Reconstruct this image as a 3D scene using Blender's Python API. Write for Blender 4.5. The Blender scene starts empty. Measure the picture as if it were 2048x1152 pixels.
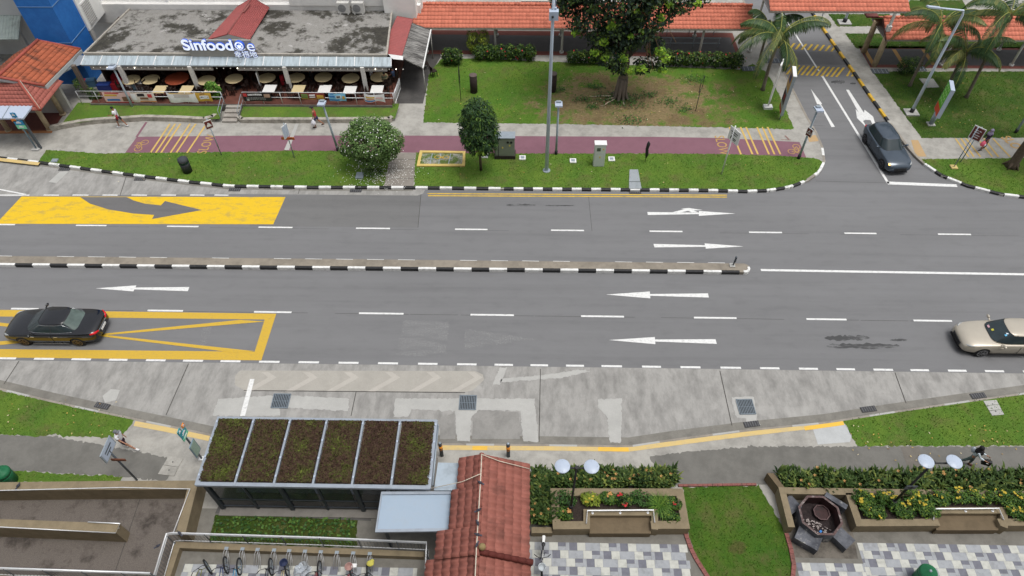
import bpy, bmesh, math, random
import numpy as np
from mathutils import Vector, Matrix, Euler
R = math.radians
rnd = random.Random(7)
nr = np.random.default_rng(11)
SC = bpy.context.scene
COL = SC.collection
# ------------------------------------------------------------------ camera
F_PX, PITCH, YAW, ROLL, CAM_H = 1374.67, R(49.585), R(-1.5237), R(-0.5206), 29.5
_fw = Vector((math.sin(YAW)*math.cos(PITCH), math.cos(YAW)*math.cos(PITCH), -math.sin(PITCH)))
_r = Vector((math.cos(YAW), -math.sin(YAW), 0)); _u = _r.cross(_fw)
CR = _r*math.cos(ROLL) + _u*math.sin(ROLL); CU = _u*math.cos(ROLL) - _r*math.sin(ROLL)
cam = bpy.data.cameras.new('camera'); camo = bpy.data.objects.new('camera', cam); COL.objects.link(camo)
m3 = Matrix((CR, CU, -_fw)).transposed()
camo.matrix_world = Matrix.Translation((0, 0, CAM_H)) @ m3.to_4x4()
cam.sensor_width = 36; cam.lens = 36*F_PX/2048; cam.clip_end = 2000; cam.clip_start = 0.5
SC.camera = camo
# ------------------------------------------------------------------ sky, sun, exposure
W = bpy.data.worlds.new("World"); SC.world = W; W.use_nodes = True
wn, wl = W.node_tree.nodes, W.node_tree.links
SUN_EL, SUN_AZ = R(74), R(110)
sky = wn.new('ShaderNodeTexSky'); sky.sky_type = 'NISHITA'; sky.sun_disc = False
sky.sun_elevation = SUN_EL; sky.sun_rotation = SUN_AZ; sky.air_density = 1.6; sky.dust_density = 4.0; sky.ozone_density = 1.0
hs = wn.new('ShaderNodeHueSaturation'); hs.inputs['Saturation'].default_value = 0.3
wl.new(sky.outputs[0], hs.inputs['Color']); wl.new(hs.outputs[0], wn['Background'].inputs[0])
wn['Background'].inputs[1].default_value = 0.115
sun = bpy.data.lights.new('sun', 'SUN'); suno = bpy.data.objects.new('sun', sun); COL.objects.link(suno)
sun.energy = 1.25; sun.angle = R(24); sun.color = (1.0, 0.985, 0.96)
sd = Vector((math.sin(SUN_AZ)*math.cos(SUN_EL), math.cos(SUN_AZ)*math.cos(SUN_EL), math.sin(SUN_EL)))
suno.rotation_euler = sd.to_track_quat('Z', 'Y').to_euler()
SC.view_settings.view_transform = 'Standard'; SC.view_settings.look = 'None'; SC.view_settings.gamma = 1
SC.view_settings.exposure = 0.45
SC.view_settings.use_curve_mapping = False

# ------------------------------------------------------------------ survey: a sight line of the photograph meets the level z
def G(px, py, z=0.0):
    d = CR*(px-1024) - CU*(py-576) + _fw*F_PX
    t = (z-CAM_H)/d.z
    return Vector((d.x*t, d.y*t, z))
def GY(px, py, y):            # the same sight line meets the upright plane at distance y
    d = CR*(px-1024) - CU*(py-576) + _fw*F_PX
    t = y/d.y
    return Vector((d.x*t, y, CAM_H+d.z*t))
def GP(pts, z): return [G(x, y, z) for x, y in pts]
def proj(v):
    d = Vector(v)-Vector((0, 0, CAM_H)); w = d.dot(_fw)
    return 1024+F_PX*d.dot(CR)/w, 576-F_PX*d.dot(CU)/w
def HT(px, py, z0, row):      # height of a post standing at (px,py) whose top is seen in that row
    a = G(px, py, z0); lo, hi = z0, 29.0
    for _ in range(50):
        m = (lo+hi)/2
        if proj((a.x, a.y, m))[1] > row: lo = m
        else: hi = m
    return lo

# ------------------------------------------------------------------ tagging
def tag(o, label=None, cat=None, group=None, kind=None):
    if label: o['label'] = label
    if cat: o['category'] = cat
    if group: o['group'] = group
    if kind: o['kind'] = kind
    return o
def thing(name, label, cat, loc=(0, 0, 0), rz=0.0, group=None):
    o = bpy.data.objects.new(name, None); COL.objects.link(o)
    o.location = loc; o.rotation_euler = (0, 0, rz); o.empty_display_size = .2
    return tag(o, label, cat, group)
def kids(o): return [c for c in bpy.data.objects if c.parent == o]
def dup(root, loc, rz=None, label=None, group=None):
    def cp(o, par):
        c = o.copy(); COL.objects.link(c); c.parent = par
        for k in kids(o): cp(k, c)
        return c
    ks = kids(root)
    r = root.copy(); COL.objects.link(r); r.location = loc
    if rz is not None: r.rotation_euler = (0, 0, rz)
    for k in ks: cp(k, r)
    if label: r['label'] = label
    if group: r['group'] = group
    return r
def child(o, name):
    for k in kids(o):
        if k.name.split('.')[0] == name: return k
def recolour(o, m):           # an own material for this copy only
    if o is None: return
    for s in o.material_slots:
        s.link = 'OBJECT'; s.material = m

# ------------------------------------------------------------------ mesh builder
class MB:
    def __init__(s): s.v = []; s.f = []; s.m = []; s.sm = []; s.t = []; s.slot = 0; s.smooth = False; s.tint = .5
    def face(s, idx):
        s.f.append(idx); s.m.append(s.slot); s.sm.append(s.smooth); s.t.append(s.tint)
    def poly(s, pts):
        b = len(s.v); s.v += [tuple(p) for p in pts]; s.face(list(range(b, b+len(pts))))
    def sheet(s, pts, z=None):     # flat polygon facing up
        P = [Vector((p[0], p[1], p[2] if z is None else z)) for p in pts]
        a = sum(P[i].x*P[(i+1) % len(P)].y-P[(i+1) % len(P)].x*P[i].y for i in range(len(P)))
        s.poly(P if a > 0 else P[::-1])
    def prism(s, pts, z0, z1):
        P = [(p[0], p[1]) for p in pts]; n = len(P)
        a = sum(P[i][0]*P[(i+1) % n][1]-P[(i+1) % n][0]*P[i][1] for i in range(n))
        if a < 0: P = P[::-1]
        b = len(s.v); s.v += [(x, y, z0) for x, y in P]+[(x, y, z1) for x, y in P]
        s.face([b+i for i in range(n)][::-1]); s.face([b+n+i for i in range(n)])
        for i in range(n):
            j = (i+1) % n; s.face([b+i, b+j, b+n+j, b+n+i])
    def box(s, c, d, rz=0.0, rot=None):
        M = (rot if rot is not None else Euler((0, 0, rz))).to_matrix() if not isinstance(rot, Matrix) else rot
        b = len(s.v)
        for sx, sy, sz in ((-1,-1,-1),(1,-1,-1),(1,1,-1),(-1,1,-1),(-1,-1,1),(1,-1,1),(1,1,1),(-1,1,1)):
            p = M @ Vector((sx*d[0]/2, sy*d[1]/2, sz*d[2]/2)); s.v.append((p.x+c[0], p.y+c[1], p.z+c[2]))
        for q in ((3,2,1,0),(4,5,6,7),(0,1,5,4),(1,2,6,5),(2,3,7,6),(3,0,4,7)): s.face([b+i for i in q])
    def bar(s, a, b, w, h=None):   # square bar between two points
        a, b = Vector(a), Vector(b); d = b-a
        q = d.to_track_quat('X', 'Z').to_matrix()
        s.box((a+b)/2, (d.length, w, h or w), rot=q)
    def slab(s, quad, t):          # plate of thickness t under a 3d polygon
        P = [Vector(p) for p in quad]; n = (P[1]-P[0]).cross(P[2]-P[0]).normalized()
        if n.z < 0: P = P[::-1]; n = -n
        Q = [p-n*t for p in P]; k = len(P); b = len(s.v)
        s.v += [tuple(p) for p in P+Q]
        s.face([b+i for i in range(k)]); s.face([b+k+i for i in range(k)][::-1])
        for i in range(k):
            j = (i+1) % k; s.face([b+i, b+k+i, b+k+j, b+j])
    def tube(s, pts, r, n=8, cap=True):
        P = [Vector(p) for p in pts]; N = len(P); rr = r if isinstance(r, (list, tuple)) else [r]*N
        sm = s.smooth; s.smooth = True; b = len(s.v); prev = None
        for i in range(N):
            d = (P[min(i+1, N-1)]-P[max(i-1, 0)])
            d = d.normalized() if d.length > 1e-9 else Vector((0, 0, 1))
            if prev is None:
                e = Vector((0, 0, 1)) if abs(d.z) < .9 else Vector((1, 0, 0)); u = d.cross(e).normalized()
            else: u = (prev-d*prev.dot(d)); u = u.normalized() if u.length > 1e-6 else d.orthogonal().normalized()
            prev = u; w = d.cross(u)
            for k in range(n):
                a = 2*math.pi*k/n; p = P[i]+(u*math.cos(a)+w*math.sin(a))*rr[i]; s.v.append(tuple(p))
        for i in range(N-1):
            for k in range(n):
                k2 = (k+1) % n; s.face([b+i*n+k, b+i*n+k2, b+(i+1)*n+k2, b+(i+1)*n+k])
        s.smooth = False
        if cap:
            s.face([b+k for k in range(n)][::-1]); s.face([b+(N-1)*n+k for k in range(n)])
        s.smooth = sm
    def cyl(s, c, r, h, n=16, r2=None): # upright, base centre c
        s.tube([c, (c[0], c[1], c[2]+h)], [r, r if r2 is None else r2], n)
    def lathe(s, c, prof, n=16, axis=None):
        b = len(s.v); k = len(prof); sm = s.smooth; s.smooth = True
        M = axis if axis is not None else Matrix.Identity(3)
        for r_, z in prof:
            for i in range(n):
                a = 2*math.pi*i/n; p = M @ Vector((r_*math.cos(a), r_*math.sin(a), z)); s.v.append((p.x+c[0], p.y+c[1], p.z+c[2]))
        for j in range(k-1):
            for i in range(n):
                i2 = (i+1) % n; s.face([b+j*n+i, b+j*n+i2, b+(j+1)*n+i2, b+(j+1)*n+i])
        s.smooth = False
        s.face([b+i for i in range(n)][::-1]); s.face([b+(k-1)*n+i for i in range(n)])
        s.smooth = sm
    def ball(s, c, r, n=12, k=8, sc=(1, 1, 1)):
        b = len(s.v); sm = s.smooth; s.smooth = True
        for j in range(k+1):
            t = math.pi*(j+.0)/k; t = min(max(t, .02), math.pi-.02)
            for i in range(n):
                a = 2*math.pi*i/n
                s.v.append((c[0]+r*sc[0]*math.sin(t)*math.cos(a), c[1]+r*sc[1]*math.sin(t)*math.sin(a), c[2]-r*sc[2]*math.cos(t)))
        for j in range(k):
            for i in range(n):
                i2 = (i+1) % n; s.face([b+j*n+i, b+j*n+i2, b+(j+1)*n+i2, b+(j+1)*n+i])
        s.face([b+i for i in range(n)][::-1]); s.face([b+k*n+i for i in range(n)]); s.smooth = sm
    def grid(s, fn, nu, nv):
        b = len(s.v)
        for j in range(nv+1):
            for i in range(nu+1): s.v.append(tuple(fn(i/nu, j/nv)))
        for j in range(nv):
            for i in range(nu):
                a = b+j*(nu+1)+i; s.face([a, a+1, a+nu+2, a+nu+1])
    def build(s, name, mats, parent=None, local=False):
        me = bpy.data.meshes.new(name)
        V = s.v
        if parent is not None and not local:
            Mi = world_of(parent).inverted(); V = [tuple(Mi @ Vector(p)) for p in V]
        me.from_pydata(V, [], s.f)
        if not isinstance(mats, (list, tuple)): mats = [mats]
        for m in mats: me.materials.append(m)
        me.polygons.foreach_set('material_index', s.m); me.polygons.foreach_set('use_smooth', s.sm)
        a = me.attributes.new('tint', 'FLOAT', 'FACE'); a.data.foreach_set('value', s.t)
        me.update()
        o = bpy.data.objects.new(name, me); COL.objects.link(o)
        if parent is not None: o.parent = parent
        return o
def world_of(o):
    M = Matrix.LocRotScale(o.location, o.rotation_euler, o.scale)
    return world_of(o.parent) @ M if o.parent is not None else M
def npmesh(name, V, Fq, mats, parent=None, tint=None, midx=None, smooth=False):
    """V (n,3), Fq (m,k) faces with k corners each"""
    me = bpy.data.meshes.new(name); n, (m, k) = len(V), Fq.shape
    V = np.asarray(V, float)
    if parent is not None:
        Mi = np.array(world_of(parent).inverted()); V = V @ Mi[:3, :3].T + Mi[:3, 3]
    me.vertices.add(n); me.vertices.foreach_set('co', V.ravel())
    me.loops.add(m*k); me.loops.foreach_set('vertex_index', Fq.astype(np.int32).ravel())
    me.polygons.add(m); me.polygons.foreach_set('loop_start', np.arange(0, m*k, k, dtype=np.int32))
    if not isinstance(mats, (list, tuple)): mats = [mats]
    for mm in mats: me.materials.append(mm)
    if midx is not None: me.polygons.foreach_set('material_index', np.asarray(midx, np.int32))
    me.polygons.foreach_set('use_smooth', np.full(m, smooth))
    a = me.attributes.new('tint', 'FLOAT', 'FACE')
    a.data.foreach_set('value', np.full(m, .5, np.float32) if tint is None else np.asarray(tint, np.float32))
    me.update(calc_edges=True); me.validate()
    o = bpy.data.objects.new(name, me); COL.objects.link(o)
    if parent is not None: o.parent = parent
    return o
def struct(name, mb, mats): return tag(mb.build(name, mats), kind='structure')

# ------------------------------------------------------------------ materials
class NT:
    def __init__(s, name):
        s.m = bpy.data.materials.new(name); s.m.use_nodes = True; s.t = s.m.node_tree; s.n = s.t.nodes; s.l = s.t.links
        s.b = s.n['Principled BSDF']; s.co = s.n.new('ShaderNodeTexCoord').outputs['Object']
    def noise(s, scale, detail=4, rough=.6, vec=None, stretch=None, dist=0):
        v = vec or s.co
        if stretch:
            mp = s.n.new('ShaderNodeMapping'); mp.inputs['Scale'].default_value = stretch; s.l.new(v, mp.inputs[0]); v = mp.outputs[0]
        x = s.n.new('ShaderNodeTexNoise'); x.inputs['Scale'].default_value = scale; x.inputs['Detail'].default_value = detail
        x.inputs['Roughness'].default_value = rough; x.inputs['Distortion'].default_value = dist; s.l.new(v, x.inputs['Vector']); return x.outputs['Fac']
    def ramp(s, fac, stops):
        x = s.n.new('ShaderNodeValToRGB'); e = x.color_ramp.elements
        while len(e) < len(stops): e.new(.5)
        for i, (p, c) in enumerate(stops):
            e[i].position = p; e[i].color = (*c, 1) if len(c) == 3 else c
        s.l.new(fac, x.inputs[0]); return x.outputs[0]
    def fr(s, fac, a, b): return s.ramp(fac, [(a, (0, 0, 0)), (b, (1, 1, 1))])
    def mix(s, fac, a, b, mode='MIX'):
        x = s.n.new('ShaderNodeMix'); x.data_type = 'RGBA'; x.blend_type = mode
        for sock, val in ((x.inputs[0], fac), (x.inputs[6], a), (x.inputs[7], b)):
            if isinstance(val, (int, float)): sock.default_value = val
            elif isinstance(val, (tuple, list)): sock.default_value = (*val, 1)
            else: s.l.new(val, sock)
        return x.outputs[2]
    def math(s, op, a, b=0.0):
        x = s.n.new('ShaderNodeMath'); x.operation = op
        for sock, val in ((x.inputs[0], a), (x.inputs[1], b)):
            if isinstance(val, (int, float)): sock.default_value = val
            else: s.l.new(val, sock)
        return x.outputs[0]
    def tint(s):
        x = s.n.new('ShaderNodeAttribute'); x.attribute_name = 'tint'; return x.outputs['Fac']
    def xyz(s):
        x = s.n.new('ShaderNodeSeparateXYZ'); s.l.new(s.co, x.inputs[0]); return x.outputs
    def bump(s, h, strength=.3, dist=.02):
        x = s.n.new('ShaderNodeBump'); x.inputs['Strength'].default_value = strength; x.inputs['Distance'].default_value = dist
        s.l.new(h, x.inputs['Height']); s.l.new(x.outputs[0], s.b.inputs['Normal'])
    def done(s, col, rough=.8, metal=0, spec=.35):
        if isinstance(col, (tuple, list)): s.b.inputs['Base Color'].default_value = (*col, 1)
        else: s.l.new(col, s.b.inputs['Base Color'])
        if isinstance(rough, (int, float)): s.b.inputs['Roughness'].default_value = rough
        else: s.l.new(rough, s.b.inputs['Roughness'])
        s.b.inputs['Metallic'].default_value = metal; s.b.inputs['Specular IOR Level'].default_value = spec
        return s.m
def sc3(c, k): return tuple(min(1, x*k) for x in c)
def mat(name, c, var=.12, scale=6, rough=.75, metal=0, spec=.35, bump=0, bscale=60, dirt=0, dirtc=(.06, .055, .045), dscale=1.2, tint=0, coat=0):
    t = NT(name)
    col = t.ramp(t.noise(scale, 5), [(.3, sc3(c, 1-var)), (.7, sc3(c, 1+var))])
    if tint: col = t.mix(t.tint(), sc3(c, 1-tint), t.mix(.5, col, sc3(c, 1+tint)))
    if dirt: col = t.mix(t.math('MULTIPLY', t.fr(t.noise(dscale, 6, .65), .5, .68), dirt), col, dirtc)
    if bump: t.bump(t.noise(bscale, 3), bump)
    if coat: t.b.inputs['Coat Weight'].default_value = coat; t.b.inputs['Coat Roughness'].default_value = .03
    return t.done(col, rough, metal, spec)
MT = {}
def mm(key, *a, **k):
    if key not in MT: MT[key] = mat(key, *a, **k)
    return MT[key]
def emis(name, c, e):
    t = NT(name); t.b.inputs['Emission Color'].default_value = (*c, 1); t.b.inputs['Emission Strength'].default_value = e
    return t.done(c, .5)
def m_asphalt(name, base, lanes=True):
    t = NT(name); g = t.noise(55, 3, .7); big = t.noise(.35, 4, .6, stretch=(.35, 1.3, 1)); mid = t.noise(2.2, 5, .6, stretch=(.4, 1, 1))
    col = t.ramp(g, [(.25, sc3(base, .72)), (.5, base), (.78, sc3(base, 1.38))])
    col = t.mix(t.math('MULTIPLY', t.fr(big, .35, .7), .4), col, sc3(base, 1.25))
    col = t.mix(t.math('MULTIPLY', t.fr(mid, .5, .75), .4), col, sc3(base, .78))
    col = t.mix(t.math('MULTIPLY', t.fr(t.noise(.8, 6, .75, stretch=(.25, 1, 1)), .64, .74), .3), col, sc3(base, .6))
    st = t.noise(.9, 3, .55, stretch=(.03, 1.5, 1)); col = t.mix(t.math('MULTIPLY', t.fr(st, .4, .7), .3), col, sc3(base, 1.3)); col = t.mix(t.math('MULTIPLY', t.fr(t.noise(1.3, 4, .6, stretch=(.05, 1.3, 1)), .52, .7), .3), col, sc3(base, .72))
    t.bump(g, .25, .01); return t.done(col, .85, spec=.25)
def m_conc(name, base, dark=.45, streak=(1, 1, 1), damt=.5, sc=1.0, patch=.25, mossc=None):
    t = NT(name); g = t.noise(40*sc, 4, .7); a = t.noise(1.1*sc, 7, .68, stretch=streak); b = t.noise(4*sc, 6, .7, stretch=streak)
    col = t.ramp(g, [(.3, sc3(base, .86)), (.7, sc3(base, 1.12))])
    col = t.mix(t.math('MULTIPLY', t.fr(a, .42, .66), damt), col, mossc or sc3(base, dark))
    col = t.mix(t.math('MULTIPLY', t.fr(b, .5, .72), damt*.6), col, sc3(base, dark*1.15))
    col = t.mix(t.math('MULTIPLY', t.fr(t.noise(.55*sc, 5, .6, vec=None, dist=.4), .56, .66), patch), col, sc3(base, 1.3))
    t.bump(g, .2, .01); return t.done(col, .88, spec=.25)
def m_grass(name, ca, cb, cc, soil=None, soilc=None, soilr=1.0):
    t = NT(name); n1 = t.noise(.45, 5, .65); n2 = t.noise(3.5, 5, .7); n3 = t.noise(38, 3, .7)
    col = t.mix(t.fr(n1, .35, .65), ca, cb); col = t.mix(t.math('MULTIPLY', t.fr(n2, .45, .7), .6), col, cc)
    col = t.mix(t.math('MULTIPLY', t.fr(n3, .4, .65), .65), col, sc3(ca, .4), 'MIX'); col = t.mix(t.math('MULTIPLY', t.fr(t.noise(11, 4, .75), .45, .65), .45), col, sc3(cb, .55))
    col = t.mix(t.math('MULTIPLY', t.fr(t.noise(.8, 6, .72), .5, .68), .7), col, (.135, .12, .05)); col = t.mix(t.math('MULTIPLY', t.fr(t.noise(.3, 4, .6, dist=.5), .5, .62), .35), col, sc3(ca, .6))
    if soil:
        x, y, z = t.xyz()
        dx = t.math('MULTIPLY', t.math('SUBTRACT', x, soil[0]), 1/soil[2]); dy = t.math('MULTIPLY', t.math('SUBTRACT', y, soil[1]), 1/soil[3])
        d = t.math('ADD', t.math('MULTIPLY', dx, dx), t.math('MULTIPLY', dy, dy))
        k = t.math('ADD', t.math('SUBTRACT', 1.0, d), t.math('MULTIPLY', t.math('SUBTRACT', t.noise(.9, 6, .72), .5), 3.2))
        mask = t.fr(k, .3, .75)
        sc_ = t.ramp(t.noise(6, 6, .75), [(.3, sc3(soilc, .55)), (.5, soilc), (.72, sc3(soilc, 1.55))])
        sc_ = t.mix(t.math('MULTIPLY', t.fr(n1, .5, .65), .55), sc_, (.115, .062, .045))
        col = t.mix(t.math('MULTIPLY', mask, .8), col, sc_)
    t.bump(n3, .8, .05); return t.done(col, .95, spec=.1)
# ================================================================== GROUND, ROADS, PATHS
def C(r, g, b):
    f = lambda v: (v/255/12.92 if v <= 10 else ((v/255+.055)/1.055)**2.4)
    return (f(r), f(g), f(b))
LZ = .15                                   # level of the kerbed land above the road
ASPH = m_asphalt('asphalt', (.158, .158, .161)); ASPH2 = m_asphalt('old_asphalt', (.128, .125, .125))
PATHA = m_conc('path_asphalt', C(112, 110, 105), .62, damt=.6)
BAY = m_conc('bay_concrete', C(154, 152, 148), .5, streak=(1.5, .6, 1), damt=.7, patch=.35)
PAVE = m_conc('pavement_concrete', C(164, 161, 154), .5, damt=.62)
PAVED = m_conc('dark_pavement', C(110, 105, 98), .6, damt=.5)
GUT = m_conc('gutter_concrete', C(126, 123, 116), .5, damt=.6)
NEWC = m_conc('patch_concrete', C(171, 170, 166), .78, damt=.55)
MED = m_conc('median_concrete', C(140, 132, 120), .5, damt=.6)
def m_paint(name, c, wear=.35, wc=(.13, .13, .13), scale=9):
    t = NT(name); a = t.noise(scale, 6, .75, stretch=(.6, 1.4, 1)); g = t.noise(60, 3)
    col = t.ramp(g, [(.3, sc3(c, .9)), (.7, sc3(c, 1.06))])
    return t.done(t.mix(t.math('MULTIPLY', t.fr(a, .5, .66), wear), col, wc), .7, spec=.3)
WHITE = m_paint('white_line_paint', (.7, .7, .685), .4); YEL = m_paint('yellow_line_paint', C(197, 162, 58), .22)
YELB = m_paint('yellow_lane_paint', C(216, 178, 36), .6, (.30, .235, .09), 1.7); YELP = m_paint('pale_yellow_paint', C(200, 168, 92), .4, C(150, 135, 105))
PURP = m_conc('purple_path_coating', C(126, 90, 101), .8, damt=.55, patch=.12); PMARK = m_paint('path_marking', C(180, 146, 86), .75, C(125, 85, 88), 14)
t = NT('worn_paint'); GHOST = t.done(t.mix(t.math('MULTIPLY', t.fr(t.noise(17, 5, .8), .47, .62), t.fr(t.noise(2.2, 4, .6, stretch=(.3, 1.5, 1)), .36, .56)), (.158, .158, .161), (.26, .26, .255)), .85)
KB = mat('black_kerb_paint', (.025, .025, .026), .3, 8, .6); KW = mat('white_kerb_paint', (.72, .72, .7), .08, 8, .6, dirt=.35, dscale=3)
KY = mat('yellow_kerb_paint', C(214, 170, 45), .12, 6, .6, dirt=.4, dscale=3); KC = m_conc('kerb_concrete', C(150, 143, 133), .5, damt=.6)
GR = m_grass('grass', C(90, 126, 50), C(114, 139, 56), C(74, 112, 43))
GR2 = m_grass('dark_lawn_grass', C(62, 92, 38), C(84, 106, 44), C(52, 82, 34))  # deeper green for the right-hand lawns
TREE0 = G(1240, 196, LZ)
GRM = m_grass('lawn_grass', C(86, 126, 46), C(112, 137, 54), C(74, 116, 44), (TREE0.x+.9, TREE0.y-.5, 9.2, 4.9), C(136, 112, 88))
mb = MB(); mb.sheet([(-260, -60, 0), (260, -60, 0), (260, 460, 0), (-260, 460, 0)], -.03); struct('ground', mb, PAVED)
mb = MB(); mb.sheet([(-120, 4, 0), (120, 4, 0), (120, 110, 0), (-120, 110, 0)], 0); struct('road', mb, ASPH)
# --- outlines traced from the photograph (kerb edge of each piece of land)
KA = [(-400, 262), (-80, 305), (0, 316), (76, 325), (174, 338.5), (278, 352), (382, 364.5), (459, 372.5), (539, 373.5), (626, 375), (699, 375), (827, 375.5), (1008, 377.7), (1312, 380), (1408, 380.8), (1495, 383), (1540, 381), (1582, 374), (1616.6, 361), (1641, 343.7), (1651, 323), (1647, 295), (1634, 264), (1616.6, 236), (1592, 187.5), (1573, 151.6), (1554, 115.6), (1543, 101.6), (1500, 22), (1440, -90)]
KBR = [(1545, -90), (1607, 0), (1640, 48.6), (1675, 99), (1713, 152.8), (1744, 198), (1779, 246.5), (1810, 288), (1831, 312.5), (1848.5, 328), (1883, 350.7), (1935, 371.5), (2004.7, 389), (2048, 394), (2160, 404), (2600, 420)]
KCS = [(-160, 741), (0, 776), (104, 801), (208, 823.5), (330, 849), (420, 868), (520, 880), (640, 884), (800, 886), (913, 887), (1087, 888.5), (1258, 891), (1348, 877.5), (1487, 859.6), (1652, 843.5), (1779, 823.5), (1935, 801), (2048, 785.5), (2200, 765)]
PA, PB, PC = GP(KA, LZ), GP(KBR, LZ), GP(KCS, LZ)
def land(name, pts, mats, z=LZ, z0=-.02):
    mb = MB(); mb.prism([(p.x, p.y) for p in pts], z0, z); return struct(name, mb, mats)
land('pavement', PA+[Vector((8, 110, 0)), Vector((-120, 110, 0)), Vector((-120, PA[0].y, 0))], PAVE)
land('pavement', PB+[Vector((120, PB[-1].y, 0)), Vector((120, 110, 0)), Vector((22, 110, 0))], PAVE)
land('pavement', PC+[Vector((80, PC[-1].y, 0)), Vector((80, -6, 0)), Vector((-80, -6, 0)), Vector((-80, PC[0].y, 0))], PAVE)
# --- kerbs: a painted strip with a real step, blocks alternating
def resample(P, step):
    out = [P[0].copy()]; acc = 0
    for a, b in zip(P, P[1:]):
        L = (b-a).length; d = step-acc
        while d < L: out.append(a.lerp(b, d/L)); d += step
        acc = (acc+L) % step
    return out
def kerb(name, P, mats, step, w=.16, z=LZ+.012, seq=None, side=1):
    Q = resample(P, step/2); mb = MB(); N = len(Q); nrm = []
    for i in range(N):
        d = (Q[min(i+1, N-1)]-Q[max(0, i-1)]).normalized(); nrm.append(Vector((-d.y, d.x, 0))*side)
    for i in range(N-1):
        a, b = Q[i], Q[i+1]; mb.slot = (seq or (lambda k: k % 2))(i//2)
        o1, o2 = a-nrm[i]*.01, b-nrm[i+1]*.01; i1, i2 = a+nrm[i]*w, b+nrm[i+1]*w
        k = len(mb.v)
        for p, zz in ((o1, -.02), (o2, -.02), (o2, z-.02), (o1, z-.02), (a+nrm[i]*.02, z), (b+nrm[i+1]*.02, z), (i1, z), (i2, z)): mb.v.append((p.x, p.y, zz))
        mb.face([k, k+1, k+2, k+3]); mb.face([k+3, k+2, k+5, k+4]); mb.face([k+4, k+5, k+7, k+6])
    return struct(name, mb, mats)
kerb('kerb', PA[0:13], [KB, KW], .78, seq=lambda k: k % 2)
kerb('kerb', PA[12:19], [KB, KW], .62)
kerb('kerb', PA[18:22], [KW, KC], .8, seq=lambda k: 0 if k % 3 else 1)
kerb('kerb', PA[21:], [KC, KC], .8)
kerb('kerb', PB[0:7], [KY, KB], .95)
kerb('kerb', PB[6:10], [KC, KC], .8)
kerb('kerb', PB[9:], [KW, KB], .85)
kerb('kerb', PC, [KC, NEWC], 1.3, w=.1, side=-1, seq=lambda k: 1 if k % 3 == 1 else 0)
# --- concrete bus bays on both sides
EDGE = lambda x: 720+.0121*x+.0000006*x*x
mb = MB(); mb.sheet(GP([(-160, 718), (0, 720.5), (683, 728.5), (1366, 737), (2048, 747), (2200, 749)], .004)+[p-Vector((0, .05, 0)) for p in GP(KCS[::-1], .004)], .004); struct('bay', mb, BAY)
mb = MB(); mb.sheet([p+Vector((0, .05, 0)) for p in GP(KA[:12], .004)]+GP([(850, 380), (846, 387), (835, 391), (470, 388), (0, 393), (-420, 398)], .004), .004); struct('bay', mb, BAY)
# gutter beside the south kerb
g0 = GP(KCS, .008); gm = MB()
for a, b in zip(g0, g0[1:]):
    gm.sheet([a, b, b+Vector((0, .42, 0)), a+Vector((0, .42, 0))], .008)
struct('gutter', gm, GUT)
gm = MB(); g1 = GP(KA[3:12], .008)
for a, b in zip(g1, g1[1:]): gm.sheet([a, b, b-Vector((0, .3, 0)), a-Vector((0, .3, 0))], .008)
struct('gutter', gm, GUT)
# fresh concrete patches, the former island and the old chevrons in the bay
def ragged(P, a=.022, st=.09):
    out = []
    for p, q in zip(P, P[1:]+P[:1]):
        n = max(1, int((q-p).length/st))
        for i in range(n): r = p.lerp(q, i/n); out.append(Vector((r.x+rnd.gauss(0, a), r.y+rnd.gauss(0, a), r.z)))
    return out
mb = MB()
for P in ([(436, 798), (560, 790), (698, 797), (696, 822), (560, 815), (560, 832), (425, 832)],
          [(790, 797), (1069, 797), (1077, 885), (1046, 882), (1041, 822), (958, 820), (943, 832), (940, 882), (914, 882), (910, 822), (824, 819), (815, 834), (787, 834)],
          [(1196, 799), (1244, 796), (1242, 886), (1219, 886), (1215, 835), (1197, 815)],
          [(1463, 794), (1508, 793), (1513, 836), (1521, 850), (1494, 850), (1492, 838), (1471, 833)],
          [(1005, 757), (1080, 751), (1160, 739), (1185, 742), (1120, 756), (1000, 765)], [(1000, 735), (1014, 735), (1000, 770), (985, 769)]):
    mb.sheet(ragged(GP(P, .0105)), .0105)
for P in ([(205, 792), (222, 778), (240, 780), (232, 800), (210, 806)], [(120, 343), (137, 343), (113, 366), (97, 364)]): mb.sheet(GP(P, .0105))
struct('bay', mb, NEWC)
mb = MB(); isl = [(480, 741), (950, 742), (966, 749), (968, 760), (945, 781), (930, 784), (488, 780), (470, 770), (470, 752)]
mb.sheet(GP(isl, .0105)); struct('bay', mb, m_conc('old_island', C(163, 159, 151), .78, damt=.5))
mb = MB()
for i in range(6):
    x = 523+i*82.5
    mb.sheet(GP([(x, 744), (x+14, 744), (x+30, 755), (x-20, 783), (x-36, 783), (x+13, 755)], .014))
struct('bay', mb, m_conc('faded_chevron', C(174, 169, 161), .85, damt=.5))
mb = MB(); mb.sheet(GP([(955, 822), (1037, 824), (1040, 878), (944, 878), (946, 838)], .0107)); mb.sheet(GP([(880, 836), (908, 826), (911, 878), (880, 878)], .0107))
struct('bay', mb, m_conc('dark_patch', C(142, 140, 136), .6, damt=.6))
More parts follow.
